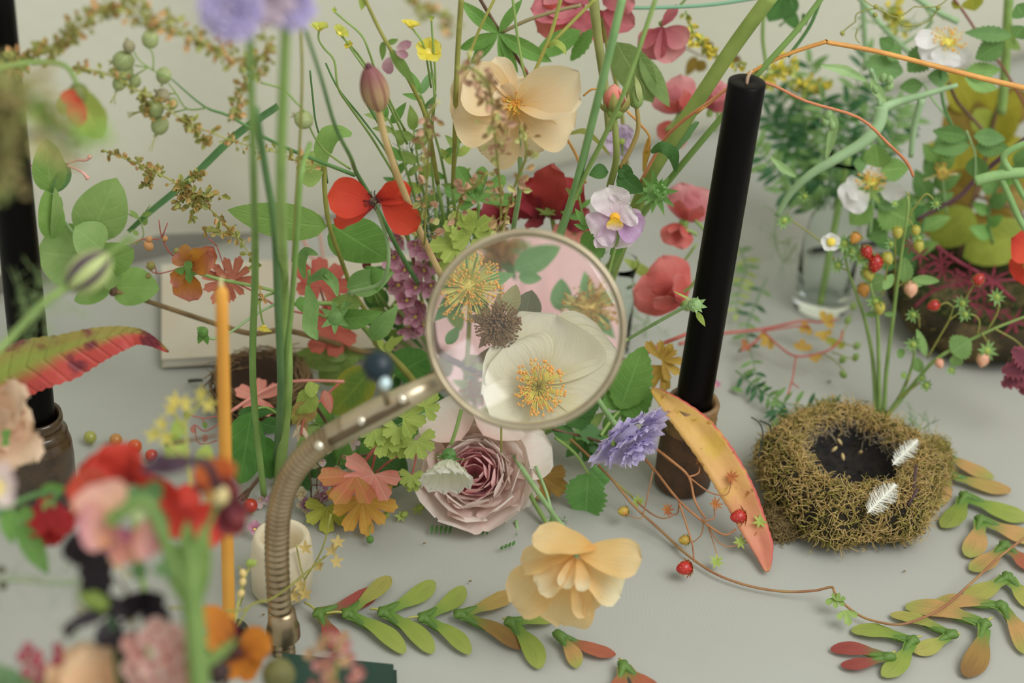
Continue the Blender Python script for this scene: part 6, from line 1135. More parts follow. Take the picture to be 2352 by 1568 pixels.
# ================================================================== east side: wild strawberries, dog roses, vetch
sb = gr(2024, 950); SY = sb.y
LBER = dict(r=solid('#a82420', .35, .1, '#8f1e1c', 300, coat=.25), p=solid('#d2a98a', .5, .15, '#c98a72', 300), y=solid('#a8a048', .5, .1, '#98923c', 300), o=solid('#c08a3c', .5, .1, '#b07a38', 300))
def yy(pts, Y0, Y1): n = len(pts)-1; return [(x, y, Y0+(Y1-Y0)*i/n) for i, (x, y) in enumerate(pts)]
SBG = 'fruiting wild strawberry sprigs behind the moss nest'; SL = leafm('#83a562', '#749654', vein=.35)
def strawb(lab, main, Y1, sides, fruits, stars, leaves):
    T = th('wild_strawberry', lab, 'strawberry plant', gr(*main[0]), SBG); y0 = gr(*main[0]).y; T.stem(yy(main, y0, Y1), 11, ST, w2=5)
    f = lambda x, y: Y1+.002*math.sin(x)
    for s_ in sides: T.stem([(x, y, Y1) for x, y in s_], 4, STO)
    for x, y, r, k, dx, dy in fruits:
        c = at(x, y, Y1-.004); berry(T, c, RGT*dx-UPV*dy-FWD*.15, px2m(r, c), LBER[k], SL if k != 'y' else LIME, True, sep=1.35)
    for x, y, r in stars: c = at(x, y, Y1-.002); hd = disc(T, c, view(c), px2m(r*.35, c), LIME, 'bud', 1); calyx(T, c, view(c)+V((R.uniform(-.6, .6), 0, R.uniform(-.4, .4))), px2m(r, c), 9, SL, .3, 20, 'calyx', hd)
    for b_, t_, w_ in leaves: T.leaf((*b_, Y1), t_, w_, SL, R.uniform(-25, 25), nt=7, teeth=.1, p=.85, q=.75, fold=.15)
    return T
strawb('strawberry sprig bending left with a white flower and orange unripe fruit', [(2012, 948), (2005, 830), (1988, 740), (1966, 672), (1948, 620), (1938, 570)], SY+.01, [[(1948, 620), (1922, 612), (1915, 590)], [(1966, 672), (1990, 650), (1995, 610)], [(1938, 570), (1895, 560), (1860, 535), (1810, 500)], [(1938, 580), (1960, 560), (1985, 545)]], [(1983, 664, 16, 'o', .2, 1), (1965, 545, 14, 'o', -.4, .6)], [(1925, 610, 22), (1940, 560, 26), (1800, 505, 26), (1960, 580, 30), (1992, 615, 22), (1850, 450, 20)], [((1995, 655), (2038, 640), 46), ((2012, 640), (1975, 622), 30)])
c = at(1908, 556, SY+.004); T = th('strawberry_flower', 'small white five-petalled strawberry flower beside the dark pen tip', 'flower', (1935, 575, SY+.01)); hd = disc(T, c-FWD*.0015, view(c), px2m(10, c), solid('#d8c24a', .6)); petals(T, hd, c, view(c), px2m(24, c), 5, px2m(24, c), petalm('#d6d8b8', '#dedfd6', '#e0e0da', .05), 12); T.stem([(1908, 558, SY+.006), (1930, 572, SY+.01)], 4, STO)
strawb('strawberry sprig standing straight with the ripest large red fruit', [(2020, 950), (2018, 830), (2016, 740), (2008, 690), (1998, 650)], SY, [[(1998, 650), (2000, 625), (2010, 605)], [(2008, 690), (2030, 670), (2035, 630), (2040, 605)]], [(2011, 602, 21, 'r', -.2, 1), (1990, 577, 16, 'r', .3, .8), (2038, 592, 15, 'y', .3, .6), (2020, 706, 15, 'y', 0, 1), (1995, 628, 15, 'y', .3, 1)], [(2012, 694, 26), (1980, 590, 30), (2048, 560, 18)], [((2030, 720), (2058, 722), 12), ((2016, 722), (1984, 722), 14), ((2030, 640), (2050, 655), 40)])
strawb('tall strawberry sprig carrying green fruits and one cream fruit', [(2030, 950), (2036, 850), (2050, 740), (2060, 660), (2074, 560), (2086, 480), (2084, 450)], SY+.005, [[(2086, 500), (2105, 470), (2128, 445), (2148, 462)], [(2052, 735), (2056, 640), (2056, 540)], [(2060, 660), (2075, 650), (2090, 640)], [(2084, 500), (2105, 530), (2110, 545)], [(2086, 480), (2088, 450), (2080, 440)]], [(2092, 662, 18, 'p', 0, 1), (2110, 564, 14, 'y', .1, 1), (2104, 528, 12, 'y', 0, 1), (2062, 532, 14, 'y', 0, 1)], [(2152, 468, 18), (2110, 548, 20), (2055, 468, 14), (2062, 530, 18)], [((2080, 650), (2078, 590), 36), ((2095, 640), (2158, 645), 22), ((2092, 645), (2120, 655), 16)])
strawb('strawberry sprig leaning right with hanging red fruits', [(2040, 952), (2100, 880), (2150, 825), (2220, 785), (2290, 752), (2360, 725)], SY-.005, [[(2130, 822), (2160, 770), (2180, 735), (2190, 705)], [(2190, 705), (2175, 695), (2160, 700)], [(2180, 735), (2205, 715), (2215, 690)], [(2245, 768), (2250, 740), (2240, 725), (2225, 722)], [(2255, 765), (2270, 790), (2262, 800)], [(2285, 755), (2330, 780), (2352, 800)], [(2270, 755), (2290, 720), (2295, 690), (2290, 675)], [(2215, 690), (2230, 665), (2240, 650)]], [(2146, 701, 15, 'r', -1, .3), (2258, 824, 17, 'p', -.3, 1), (2247, 643, 15, 'r', .3, -.4), (2354, 828, 14, 'r', .2, 1), (2157, 833, 12, 'p', .3, .8)], [(2212, 696, 24), (2218, 722, 22), (2289, 682, 24), (2266, 806, 28), (2098, 722, 22), (2098, 790, 24), (2185, 850, 16)], [((2185, 810), (2230, 780), 60), ((2190, 815), (2205, 840), 30), ((2128, 818), (2105, 755), 20)])
strawb('short strawberry side sprig with dry buds close to the nest rim', [(2036, 955), (2070, 905), (2095, 840), (2100, 800)], SY-.004, [[(2060, 915), (2105, 885), (2118, 870)], [(2080, 885), (2090, 860)], [(2110, 720), (2112, 752)]], [], [(2075, 862, 14), (2128, 885, 20), (2118, 868, 14)], [((2075, 820), (2062, 802), 22), ((2112, 855), (2105, 820), 26)])
# dark pen lying behind
T = th('black_pen', 'black pen lying behind the strawberry sprigs', 'pen', gr(1940, 568)); a_, b_ = gr(1842, 584, .003), gr(2030, 555, .003); T.part('barrel', MB().tube([a_.lerp(b_, .06), b_], .0022, 10), solid('#22262a', .35)); T.part('tip', MB().tube([a_, a_.lerp(b_, .06)], [.0007, .0018], 8), solid('#3c3f40', .3, metal=.6)); T.part('ring', MB().tube([a_.lerp(b_, .055), a_.lerp(b_, .07)], .0025, 10), solid('#b8b09a', .3, metal=.7))

# dog roses
DR = petalm('#e2dec8', '#e6deda', '#e6d6d6', .06); RL = leafm('#648848', '#55793e', vein=.5, nv=9); RL2 = leafm('#7fa258', '#70944c', vein=.45, nv=9)
YR = .02
T = th('dog_rose_spray', 'white dog rose with golden stamens and three reflexed petals above the strawberries', 'flower', (2000, 520, YR))
T.stem([(2006, 440, YR), (2003, 480, YR), (1998, 540, YR)], 8, STP); cc = at(2003, 418, YR-.004); fc = (view(cc)+UPV*.9).normalized(); hd = disc(T, cc, fc, px2m(13, cc), solid('#cfc860', .6))
for b_, t_, w_, rl, dy in (((1995, 425), (1938, 475), 82, 10, -.004), ((1990, 428), (1945, 440), 60, 30, .0), ((2015, 425), (2078, 446), 46, 45, -.004), ((2002, 410), (2004, 380), 62, 10, .012)): pp(T, (*b_, YR-.003), t_, w_, DR, rl, dy, parent=hd, p=1.5, q=.5)
stamens(T, hd, cc, fc, px2m(38, cc), 60, .45, FIL, solid('#d09a3c', .7), .0007); calyx(T, at(2004, 440, YR-.006), view(cc), px2m(34, cc), 5, GREEN, .35, 0, 'sepals', hd)
for b_, t_, w_, m_ in (((2018, 385), (2012, 330), 64, RL2), ((2022, 390), (2088, 385), 54, RL2), ((2003, 466), (1952, 515), 58, RL2), ((2008, 462), (2075, 462), 44, RL), ((2018, 470), (2100, 512), 84, RL2), ((1990, 380), (1960, 372), 40, RL), ((2040, 520), (1990, 545), 60, RL)): T.leaf((*b_, YR), t_, w_, m_, R.uniform(-20, 20), nt=9, teeth=.12, p=.8, q=.92, fold=.2)
T = th('dog_rose_spray', 'pale pink dog rose by the top edge seen from the side', 'flower', (2200, 290, .06))
YR2 = .05; cc = at(2180, 98, YR2-.004); fc = (view(cc)+UPV*.9+RGT*.4).normalized(); hd = disc(T, cc, fc, px2m(14, cc), solid('#cfc860', .6))
for b_, t_, w_, rl, dy in (((2170, 95), (2100, 88), 46, 10, .0), ((2175, 100), (2118, 142), 74, 15, -.004), ((2180, 102), (2165, 152), 70, -10, -.006), ((2185, 100), (2212, 150), 66, 20, -.004), ((2178, 92), (2150, 82), 50, 30, .01)): pp(T, (*b_, YR2-.003), t_, w_, DR, rl, dy, parent=hd, p=1.5, q=.5)
stamens(T, hd, cc, fc, px2m(44, cc), 60, .45, FIL, solid('#d09a3c', .7), .0007)
T.stem([(2165, 155, YR2), (2162, 200, YR2), (2170, 250, YR2), (2190, 295, YR2)], 8, STD)
for b_, t_, w_, m_ in (((2325, 82), (2215, 75), 36, RL), ((2305, 98), (2240, 135), 52, RL), ((2330, 85), (2352, 60), 40, RL), ((2075, 165), (1985, 145), 54, RL), ((2120, 195), (2065, 200), 36, RL), ((2140, 110), (2085, 165), 60, RL), ((2180, 180), (2130, 175), 44, RL), ((2050, 110), (2020, 88), 36, RL), ((2070, 130), (2030, 110), 40, RL), ((2215, 165), (2300, 160), 40, RL2), ((2215, 175), (2290, 205), 46, RL2), ((2335, 10), (2352, 40), 46, RL)): T.leaf((*b_, YR2), t_, w_, m_, R.uniform(-25, 25), nt=9, teeth=.12, p=.8, q=.92, fold=.2)
T.stem([(2120, 190, YR2), (2140, 225, YR2), (2175, 270, YR2), (2185, 290, YR2)], 6, STP)
T = th('rose_leaf_spray', 'two pairs of toothed dark rose leaflets on a fine stalk', 'leaf', (2240, 360, .03)); T.stem([(2220, 300, .03), (2232, 330, .03), (2240, 355, .03), (2240, 420, .03)], 5, STP)
for b_, t_, w_ in (((2222, 312), (2142, 300), 40), ((2228, 332), (2140, 345), 42), ((2236, 312), (2310, 320), 40), ((2240, 336), (2320, 340), 42), ((2240, 358), (2252, 415), 50)): T.leaf((*b_, .03), t_, w_, RL, R.uniform(-20, 20), name='leaflet', nt=9, teeth=.12, p=.8, q=.92, fold=.2)
T = th('thorny_twig', 'dark purple brown twig slanting up to the edge', 'twig', (2105, 505, .04)); T.stem([(2105, 505, .04), (2160, 475, .04), (2205, 450, .04), (2245, 408, .04), (2300, 362, .04), (2365, 312, .04)], 9, solid('#5c4046', .6, .1, '#4a3238', 60), w2=13)
T = th('rose_twig', 'thin reddish brown twig running down by the pale pink dog rose', 'twig', (2360, 260, .09)); T.stem([(2185, -10, .09), (2215, 30, .09), (2255, 90, .09), (2300, 150, .09), (2330, 200, .09), (2365, 260, .09)], 7, solid('#7a4a3c', .6)); T.stem([(2180, 190, .09), (2200, 235, .09), (2250, 290, .09), (2290, 340, .09)], 9, STB)
for b_, t_, w_ in (((2200, 5), (2190, 20), 26), ((2230, -5), (2240, 25), 50)): T.leaf((*b_, .09), t_, w_, YELLOWG, 10)
T = th('thick_green_stalk', 'thick pale green stalk rising by the right-hand white gap', 'stalk', (2290, 330, .12)); T.stem([(2318, -15, .12), (2312, 80, .12), (2308, 170, .12), (2300, 260, .12)], 22, ST)
for b_, t_, w_ in (((2315, 50), (2330, 110), 24), ((2310, 90), (2345, 115), 26)): T.leaf((*b_, .11), t_, w_, GREEN, 10)
# hydrangea-like leaves in autumn tones behind
YG = leafm('#a09a32', '#8f8a2a', vein=.2); BG = leafm('#8a7430', '#75622a', vein=.2); OG = leafm('#8f9a3c', '#7f8a30', vein=.2)
T = th('golden_leaf_shrub', 'branch of large golden olive leaves filling the far corner', 'branch', (2260, 520, .1))
T.stem([(2200, 600, .10), (2230, 480, .12), (2260, 380, .14), (2290, 250, .15), (2320, 180, .15)], 12, solid('#5c4430', .7), w2=8); T.stem([(2230, 480, .12), (2180, 470, .12)], 6, STB); T.stem([(2240, 450, .12), (2330, 480, .11), (2380, 530, .11)], 8, STB)
for b_, t_, w_, m_, Y in (((2245, 360), (2190, 220), 130, BG, .17), ((2250, 330), (2330, 200), 120, YG, .17), ((2255, 400), (2370, 330), 130, YG, .16), ((2240, 420), (2130, 330), 120, YG, .16), ((2250, 450), (2160, 410), 110, BG, .15), ((2260, 450), (2370, 440), 130, BG, .15), ((2235, 480), (2140, 560), 92, OG, .10), ((2370, 530), (2212, 590), 106, OG, .09), ((2230, 500), (2330, 520), 90, BG, .12), ((2240, 250), (2180, 160), 90, YG, .17), ((2290, 250), (2370, 230), 90, BG, .17), ((2240, 520), (2090, 480), 100, BG, .13), ((2270, 300), (2240, 250), 60, OG, .15)): T.leaf((*b_, Y), t_, w_, m_, R.uniform(-25, 25), p=.85, q=.6, nv=10, curl=.06, fold=.1)
T = th('dark_leaf_shrub', 'dark green leafy stems crowding below the white dog rose', 'foliage', (2090, 620, .06))
sprig(T, [(2090, 640, .06), (2110, 560, .06), (2130, 480, .07), (2150, 400, .08), (2160, 350, .08)], 8, 12, 70, 42, (RL, RL2, DARK), STD); sprig(T, [(2060, 620, .05), (2050, 560, .05), (2070, 500, .06)], 7, 6, 64, 40, (RL, DARK), STD); sprig(T, [(2280, 560, .07), (2270, 500, .07), (2290, 430, .07), (2330, 380, .07)], 7, 8, 60, 36, (RL, MIDG), STD)
T = th('young_yellow_rosehip_head', 'small spent rose head with tan stamens among dark leaves', 'flower', (2170, 480, .07)); c = at(2165, 398, .06); hd = disc(T, c, view(c), px2m(14, c), solid('#b0a050', .7)); stamens(T, hd, c, view(c)+UPV*.6, px2m(26, c), 40, .4, FIL, solid('#b07c3c', .8)); T.stem([(2165, 405, .06), (2168, 440, .065), (2175, 490, .07)], 5, STP); T.stem([(2120, 415, .06), (2160, 402, .06), (2200, 400, .06)], 6, solid('#a8a878', .6))
# hairy pale poppy foliage at the edge
HP = leafm('#94b878', '#86ac6a', vein=.1)
T = th('hairy_pale_shoot', 'pale hairy green shoot with blunt arms entering from the edge', 'shoot', (2365, 400, -.03))
for pts, w in (([(2240, 416), (2275, 406), (2320, 398), (2370, 396)], 15), ([(2296, 402), (2318, 450), (2340, 500), (2365, 540)], 9), ([(2365, 325), (2320, 345), (2305, 365), (2325, 398)], 9), ([(2325, 398), (2345, 440), (2365, 470)], 8)): T.stem([(x, y, -.03) for x, y in pts], w*1.7, HP, n=8)
# red orange flower pieces at the edge
T = th('scarlet_edge_flower', 'scarlet orange petals cut by the edge above the bark bowl', 'flower', (2385, 600, -.02)); c = at(2385, 590, -.02); hd = disc(T, c, view(c), .003, LIME); OR_ = petalm('#c9603a', '#c94a30', '#c0392b', .2)
for t_, w_ in (((2325, 545), 84), ((2335, 645), 84), ((2345, 610), 50)): pp(T, c, (*t_, -.021), w_, OR_ if w_ > 60 else petalm('#a8b050', '#98a548', '#b0602c'), 10, parent=hd)
T.stem([(2385, 600, -.02), (2390, 680, -.02)], 8, ST)
# crimson acer-like sprays over the bark
T = th('crimson_spray', 'crimson stems with small spidery leaves lying over the bark bowl', 'sprig', (2240, 700, .03))
T.stem([(2330, 690, .03), (2270, 640, .03), (2200, 600, .03), (2150, 565, .03)], 9, CRIM); T.stem([(2100, 705, .02), (2150, 665, .025), (2220, 650, .03), (2370, 640, .03)], 7, CRIM); T.stem([(2110, 640, .025), (2150, 665, .025)], 6, CRIM)
for x, y, r in ((2115, 585, 34), (2160, 600, 40), (2165, 620, 34), (2200, 640, 30), (2230, 640, 46), (2250, 660, 40), (2280, 640, 48), (2225, 690, 44), (2260, 700, 46), (2290, 720, 40), (2330, 740, 50), (2255, 750, 40), (2095, 560, 30), (2310, 770, 40), (2120, 620, 26)):
    c = at(x, y, .022+R.uniform(-.008, .008)); calyx(T, c, view(c)+V((R.uniform(-.6, .6), 0, R.uniform(-.5, .5))), px2m(r, c), R.choice((5, 6, 7)), CRIM, .17, R.uniform(0, 35), 'leaf')
T = th('purple_cut_leaf', 'dark purple red cut leaf at the edge below the bark bowl', 'leaf', gr(2365, 880))
for ux, uy in ((2300, 850), (2325, 800), (2345, 905), (2300, 885)): T.leaf((2385, 845, -.06), (ux, uy), 44, leafm('#5c2a34', '#6d3440', '#8a4450', vein=.1), R.uniform(-20, 20), 'lobe', nt=7, teeth=.35, p=.85, q=.7)
T.stem([(2385, 850, -.06), (2400, 900, -.06)], 6, CRIM)

# orange wiry stems behind the black taper
T = th('orange_wiry_stem', 'bent orange wiry stem arching from behind the wick to the edge', 'stalk', (2365, 205, -.07)); T.stem([(1600, 260, -.08), (1675, 200, -.08), (1728, 165, -.08), (1800, 128, -.08), (1893, 97, -.08), (1905, 98, -.08), (2010, 117, -.075), (2130, 147, -.07), (2250, 178, -.07), (2370, 206, -.065)], 7, STOR, w2=14, sub=4)
T = th('orange_wiry_stem', 'orange wiry stem dropping from the taper to the white dog rose', 'stalk', (1480, 390, -.07)); T.stem([(1470, 420, -.07), (1520, 330, -.07), (1560, 285, -.075), (1620, 240, -.08), (1690, 195, -.085), (1760, 190, -.085), (1850, 232, -.085), (1972, 270, -.08), (2040, 330, -.075), (2082, 372, -.07), (2098, 405, -.07)], 8, solid('#c08058', .5, .1, '#b0704a', 60), w2=7)
# yellow melilot and goldenrod
def yspike(lab, pts, n, s_, sp_): T = th('yellow_flower_spike', lab, 'flower', pts[-1], 'yellow flower spikes by the far wall'); seedspray(T, pts, 5, n, s_, (solid('#d2c248', .6), solid('#c8bc58', .6), solid('#a3ad5a', .7)), sp_, ST, 'florets')
yspike('slim yellow melilot spike hanging behind the dusty pink sweet pea', [(1575, 25, .06), (1590, 70, .06), (1615, 105, .06), (1650, 135, .06), (1700, 150, .06)], 80, 13, 13)
yspike('yellow flower cluster just beyond the black wick', [(1745, 190, .1), (1775, 165, .1), (1800, 160, .1), (1830, 170, .1)], 44, 15, 26)
yspike('yellow flower cluster low behind the wick among vetch leaves', [(1800, 150, .14), (1830, 185, .14), (1860, 190, .14), (1890, 200, .14)], 40, 18, 26)
yspike('small yellow cluster near the top edge above the pale pink rose', [(2040, 20, .15), (2055, 40, .15), (2070, 65, .15)], 36, 18, 24)
T = th('brown_blurred_leaves', 'small blurred brown leaves by the wall behind the hairy stem', 'leaf', (1600, 175, .14))
for b_, t_ in (((1600, 130), (1575, 175)), ((1620, 140), (1600, 165)), ((1660, 130), (1705, 140)), ((1610, 110), (1640, 100))): T.leaf((*b_, .13), t_, 26, BG, 10)
T.stem([(1575, 110, .13), (1620, 130, .13), (1700, 130, .13)], 4, STB)
# pale winged sweet pea stem
T = th('pale_winged_stem', 'thick pale green forked stalk bowing through the vetch', 'stalk', (1775, 500, .0)); PW = solid('#94b084', .6, .1, '#86a276', 50)
T.stem([(1785, 495, .0), (1815, 445, .0), (1862, 400, .0), (1920, 365, .0), (1985, 325, .005), (2018, 285, .01), (2024, 245, .015)], 12, PW, w2=34, n=10); T.stem([(2024, 250, .015), (2060, 235, .02), (2120, 218, .02), (2200, 195, .02)], 26, PW, w2=10); T.stem([(2118, 225, .02), (2100, 290, .02), (2092, 360, .02)], 18, PW, w2=12); T.stem([(2022, 245, .015), (2012, 195, .015), (2000, 160, .01)], 12, PW)
for pts, w in (([(1898, 365), (1908, 320), (1915, 280), (1905, 255)], 9), ([(1770, 360), (1800, 385), (1828, 405)], 9), ([(1885, 150), (1940, 160), (1990, 185)], 11), ([(2000, 180), (2015, 205), (2035, 235)], 11)): ribbon(T, [(x, y, -.002) for x, y in pts], [2]+[w]*(len(pts)-2)+[3], [2]+[w*1.3]*(len(pts)-2)+[3], PALE, fold=.3)
for x, y in ((1895, 275), (1900, 290), (1910, 300), (2025, 190), (2035, 210), (2015, 215), (2040, 195)): c = at(x, y, -.002); T.part('bud', MB().egg(c, V((R.uniform(-.6, .6), 0, 1)), px2m(26, c), px2m(9, c), 8, 6), PALE)
# vetch mass
VETCH = leafm('#7fa060', '#6f9254', vein=.15); VETCHD = leafm('#3f6a40', '#355e38', vein=.15)
rv = random.Random(3); k_ = 0
VDESC = ('narrow-leaved', 'dense', 'drooping', 'upright', 'dark', 'pale', 'tangled', 'slender', 'short', 'long')
VPL = ('behind the black wick', 'just right of the black taper top', 'beside the pale winged stalk', 'behind the glass vase neck', 'under the orange wiry stem', 'below the yellow flower cluster')
vets = ([(1890, 480, .12), (1850, 400, .13), (1800, 330, .14), (1770, 270, .15)], [(1890, 480, .12), (1870, 380, .13), (1850, 290, .14), (1840, 210, .15)], [(1900, 470, .12), (1910, 380, .12), (1900, 300, .13), (1890, 230, .13)], [(1910, 480, .12), (1940, 400, .12), (1950, 310, .12), (1945, 240, .13)], [(1920, 480, .12), (1990, 400, .13), (2040, 320, .14), (2060, 250, .15)], [(1890, 460, .12), (1820, 420, .11), (1770, 380, .1), (1740, 340, .1)], [(1890, 450, .14), (1830, 350, .16), (1800, 280, .17)], [(1900, 450, .14), (1960, 350, .15), (2000, 260, .16), (2010, 200, .17)], [(1880, 480, .1), (1850, 450, .1), (1800, 440, .1)], [(1920, 470, .11), (1970, 440, .1), (2010, 440, .1)], [(1890, 440, .15), (1880, 330, .17), (1870, 230, .18), (1860, 150, .19)], [(1910, 440, .15), (1930, 330, .17), (1960, 220, .18), (1990, 130, .19)], [(1890, 420, .16), (1830, 310, .18), (1780, 210, .19)], [(1930, 430, .15), (2020, 340, .16), (2090, 270, .16)])
for i, pts in enumerate(vets):
    T = th('vetch_shoot', 'blurred '+VDESC[i % 10]+' green vetch shoot '+VPL[i % 6], 'foliage', pts[0], 'vetch shoots in the glass vase'); sprig(T, pts, 6, 12, 48, 14, (VETCH, VETCHD, VETCH) if i % 3 else (VETCHD, DARK), STD, pair=True, ang=62, p=.9, q=.7, nv=5)
T = th('vase_stem', 'single green stem standing in the clear bud vase', 'stalk', gr(1886, 695, .012)); T.o.name = 'single_green_stalk'; T.part('stem', MB().tube([gr(1884, 700, .012), V((gr(1884, 700).x, gr(1884, 700).y, .06)), V((gr(1884, 700).x+.001, gr(1884, 700).y+.002, .11))], .0022, 8), ST)
for lab, pts in (('vetch trail with fine leaflets on the cloth to the upper right of the holder', [(1690, 850, -.02), (1725, 880, -.03), (1760, 905, -.03), (1800, 925, -.03), (1870, 935, -.03)]), ('vetch trail hanging beside the lower half of the black taper', [(1760, 640, .03), (1735, 700, .02), (1715, 760, .01), (1730, 830, .0), (1745, 890, -.01)]), ('short vetch trail curling down to the moss nest', [(1800, 925, -.03), (1785, 945, -.04), (1795, 965, -.045)]), ('yellowish vetch trail right beside the black taper', [(1690, 560, .05), (1715, 610, .04), (1700, 660, .04), (1690, 720, .03)])):
    T = th('vetch_trail', lab, 'foliage', pts[0], 'vetch trails on the cloth'); sprig(T, [gr(x, y, .008+.004*math.sin(x)) for x, y, _ in pts], 4, 9, 36, 10, (VETCHD, VETCH) if 'yellow' not in lab else (LIME, VETCH), STD, pair=True, ang=60, p=.9, q=.7, nv=4)
T = th('vetch_trail', 'tiny fan of vetch leaflets lying behind the moss nest', 'foliage', gr(1890, 935), 'vetch trails on the cloth')
for k in range(5): T.part('leaflet', MB().blade(gr(1880+k*9, 938-k*3, .003), gr(1876+k*14, 912-k*2, .004), px2m(9, T.base), V((0, 0, 1))), VETCHD)
# blurred fine green wisps
for lab, pts, n in (('hazy fine green tendrils over the cloth left of the bud vase', [(1790, 480, .08), (1780, 540, .08), (1800, 600, .08), (1830, 560, .08)], 22), ('hazy tendrils near the top right corner', [(1970, 40, .1), (2030, 60, .1), (2090, 70, .1), (2150, 30, .1)], 18), ('wispy green tendrils right of the moss nest', [(2090, 960, -.06), (2110, 985, -.06), (2135, 975, -.06)], 16), ('faint green wisps on the cloth beside the ochre leaf', [(1450, 720, .03), (1490, 740, .03), (1480, 700, .03)], 14)):
    T = th('fine_tendrils', lab, 'tendril', pts[0]); feathery(T, pts, 3, n, 60, leafm('#8fae76', vein=0), th_=1.8)
T = th('branching_seed_twig', 'fine branching twig with round seeds near the top edge', 'sprig', (2090, 50, .02))
for pts in ([(2100, 15), (2060, 40), (2015, 20), (1970, 30), (1965, 50)], [(1965, 50), (1945, 65), (1935, 75)], [(2060, 40), (2080, 60), (2130, 50), (2155, 20)], [(2015, 20), (1990, 5), (1975, -10)], [(2100, 15), (2150, 15), (2180, -5)], [(1970, 65), (1965, 85), (1975, 100)]): T.stem([(x, y, .02) for x, y in pts], 3, STO)
for x, y in ((1935, 77), (2012, 16), (2010, 35), (2155, 18)): c = at(x, y, .02); T.part('seed', MB().egg(c-UPV*px2m(6, c), UPV, px2m(13, c), px2m(6, c), 8, 6), STO)
# herb robert stem on the cloth
T = th('red_stem_sprig', 'red-stemmed sprig with ochre leaves and green buds lying before the bud vase', 'sprig', gr(1660, 765, .02)); z = .016
def tz(l, w, m_=STR, w2=None): T.stem([gr(x, y, z) for x, y in l], w, m_, w2=w2)
tz([(1560, 790), (1640, 768), (1750, 756), (1840, 737), (1880, 740), (1925, 733)], 9, STR, 4); tz([(1755, 760), (1840, 748), (1860, 752)], 4); tz([(1755, 762), (1790, 795), (1828, 818), (1880, 812), (1910, 800), (1930, 780), (1935, 760)], 5); tz([(1828, 818), (1822, 860), (1818, 878), (1810, 905)], 4); tz([(1818, 878), (1835, 890)], 3); tz([(1752, 762), (1735, 785), (1702, 805)], 6); tz([(1890, 812), (1920, 830), (1945, 862)], 3, STO); tz([(1910, 808), (1960, 825)], 3, STO); tz([(1935, 770), (1945, 745), (1955, 720)], 3, STO); tz([(1935, 770), (1940, 788), (1962, 795)], 3, STO)
for x, y, ux, uy, r, m_ in ((1840, 805, 1845, 780, 26, OCHRE), (1870, 815, 1875, 835, 18, OCHRE), (1890, 740, 1910, 725, 28, OCHRE), (1890, 760, 1895, 790, 26, OCHRE), (1925, 780, 1915, 800, 28, YELLOWG), (1765, 775, 1745, 795, 26, OCHRE), (1720, 790, 1700, 800, 20, RUST), (1860, 748, 1840, 760, 24, OCHRE)): T.palm(gr(x, y, z), RGT*(ux-x)-UPV*(uy-y), r, m_, (R.uniform(-.4, .4), R.uniform(0, .6)), lobes=3, cut=.4, tooth=.14, span=170)
for x, y in ((1945, 862), (1962, 824), (1962, 796), (1945, 740), (1958, 708), (1930, 828)): c = gr(x, y, z); T.part('bud', MB().egg(c-V((0, 0, .002)), V((R.uniform(-.6, .6), .3, .5)), px2m(22, c), px2m(8, c), 8, 6), GREEN)
T = th('pink_petal_scrap', 'tiny bright pink floret beside the brown holder rim', 'petal', gr(1643, 885)); c = gr(1643, 885, .004); hd = disc(T, c, V((0, -.4, 1)), .0008, FIL); petals(T, hd, c, V((0, -.5, 1)), px2m(14, c), 4, px2m(12, c), petalm('#cf7aa0', '#d28ab0', '#d69abc'), 30, nv=5)
T = th('green_hip', 'spent green flower head on a stem crossing the taper', 'flower', (1440, 780, -.13)); T.stem([(1440, 780, -.12), (1500, 745, -.135), (1560, 712, -.15), (1585, 698, -.155)], 9, STP, w2=10)
c = at(1596, 700, -.156); hd = disc(T, c, view(c), px2m(17, c), PALE, 'bud', 1.2); calyx(T, c, view(c)+RGT*.6, px2m(30, c), 7, PALE, .4, 40, 'sepal', hd)
for b_, t_, w_ in (((1600, 715), (1620, 750), 14), ((1600, 715), (1612, 742), 10), ((1590, 690), (1546, 668), 5)): T.leaf((*b_, -.157), t_, w_, LIME, 10)
# dark leaves by the top edge
T = th('dark_top_leaves', 'dark blue-green leaves at the top edge above the wick', 'leaf', (1760, -10, .12))
for b_, t_, w_ in (((1800, -10), (1765, 50), 70), ((1795, 10), (1840, 75), 34), ((1830, -5), (1790, 45), 40), ((1845, 30), (1852, 60), 14)): T.leaf((*b_, .1), t_, w_, DARK, R.uniform(-20, 20))
T.stem([(1755, 20, .1), (1752, 90, .1), (1762, 160, .1)], 9, ST); T.stem([(1810, -10, .1), (1820, 30, .1), (1790, 60, .1)], 5, STD)
T = th('bluish_grass_stalk', 'bluish green grass stalk lying nearly level along the top edge', 'stalk', (1440, 15, .02)); T.stem([(1430, 18, .02), (1530, 17, .02), (1640, 10, .02), (1760, -8, .02)], 9, solid('#74a080', .5))
T = th('grey_green_reeds', 'two grey green reeds rising behind the pale pink dog rose', 'stalk', (2000, 140, .12)); T.stem([(1980, -15, .12), (1986, 80, .12), (1988, 160, .12)], 12, PW); T.stem([(1970, -10, .12), (2040, 75, .12), (2100, 130, .12)], 14, PW); T.stem([(2090, -15, .11), (2150, 25, .11), (2200, 50, .11)], 16, PW)
T.stem([(2100, -10, .12), (2140, 50, .12), (2060, 110, .12)], 8, STP)

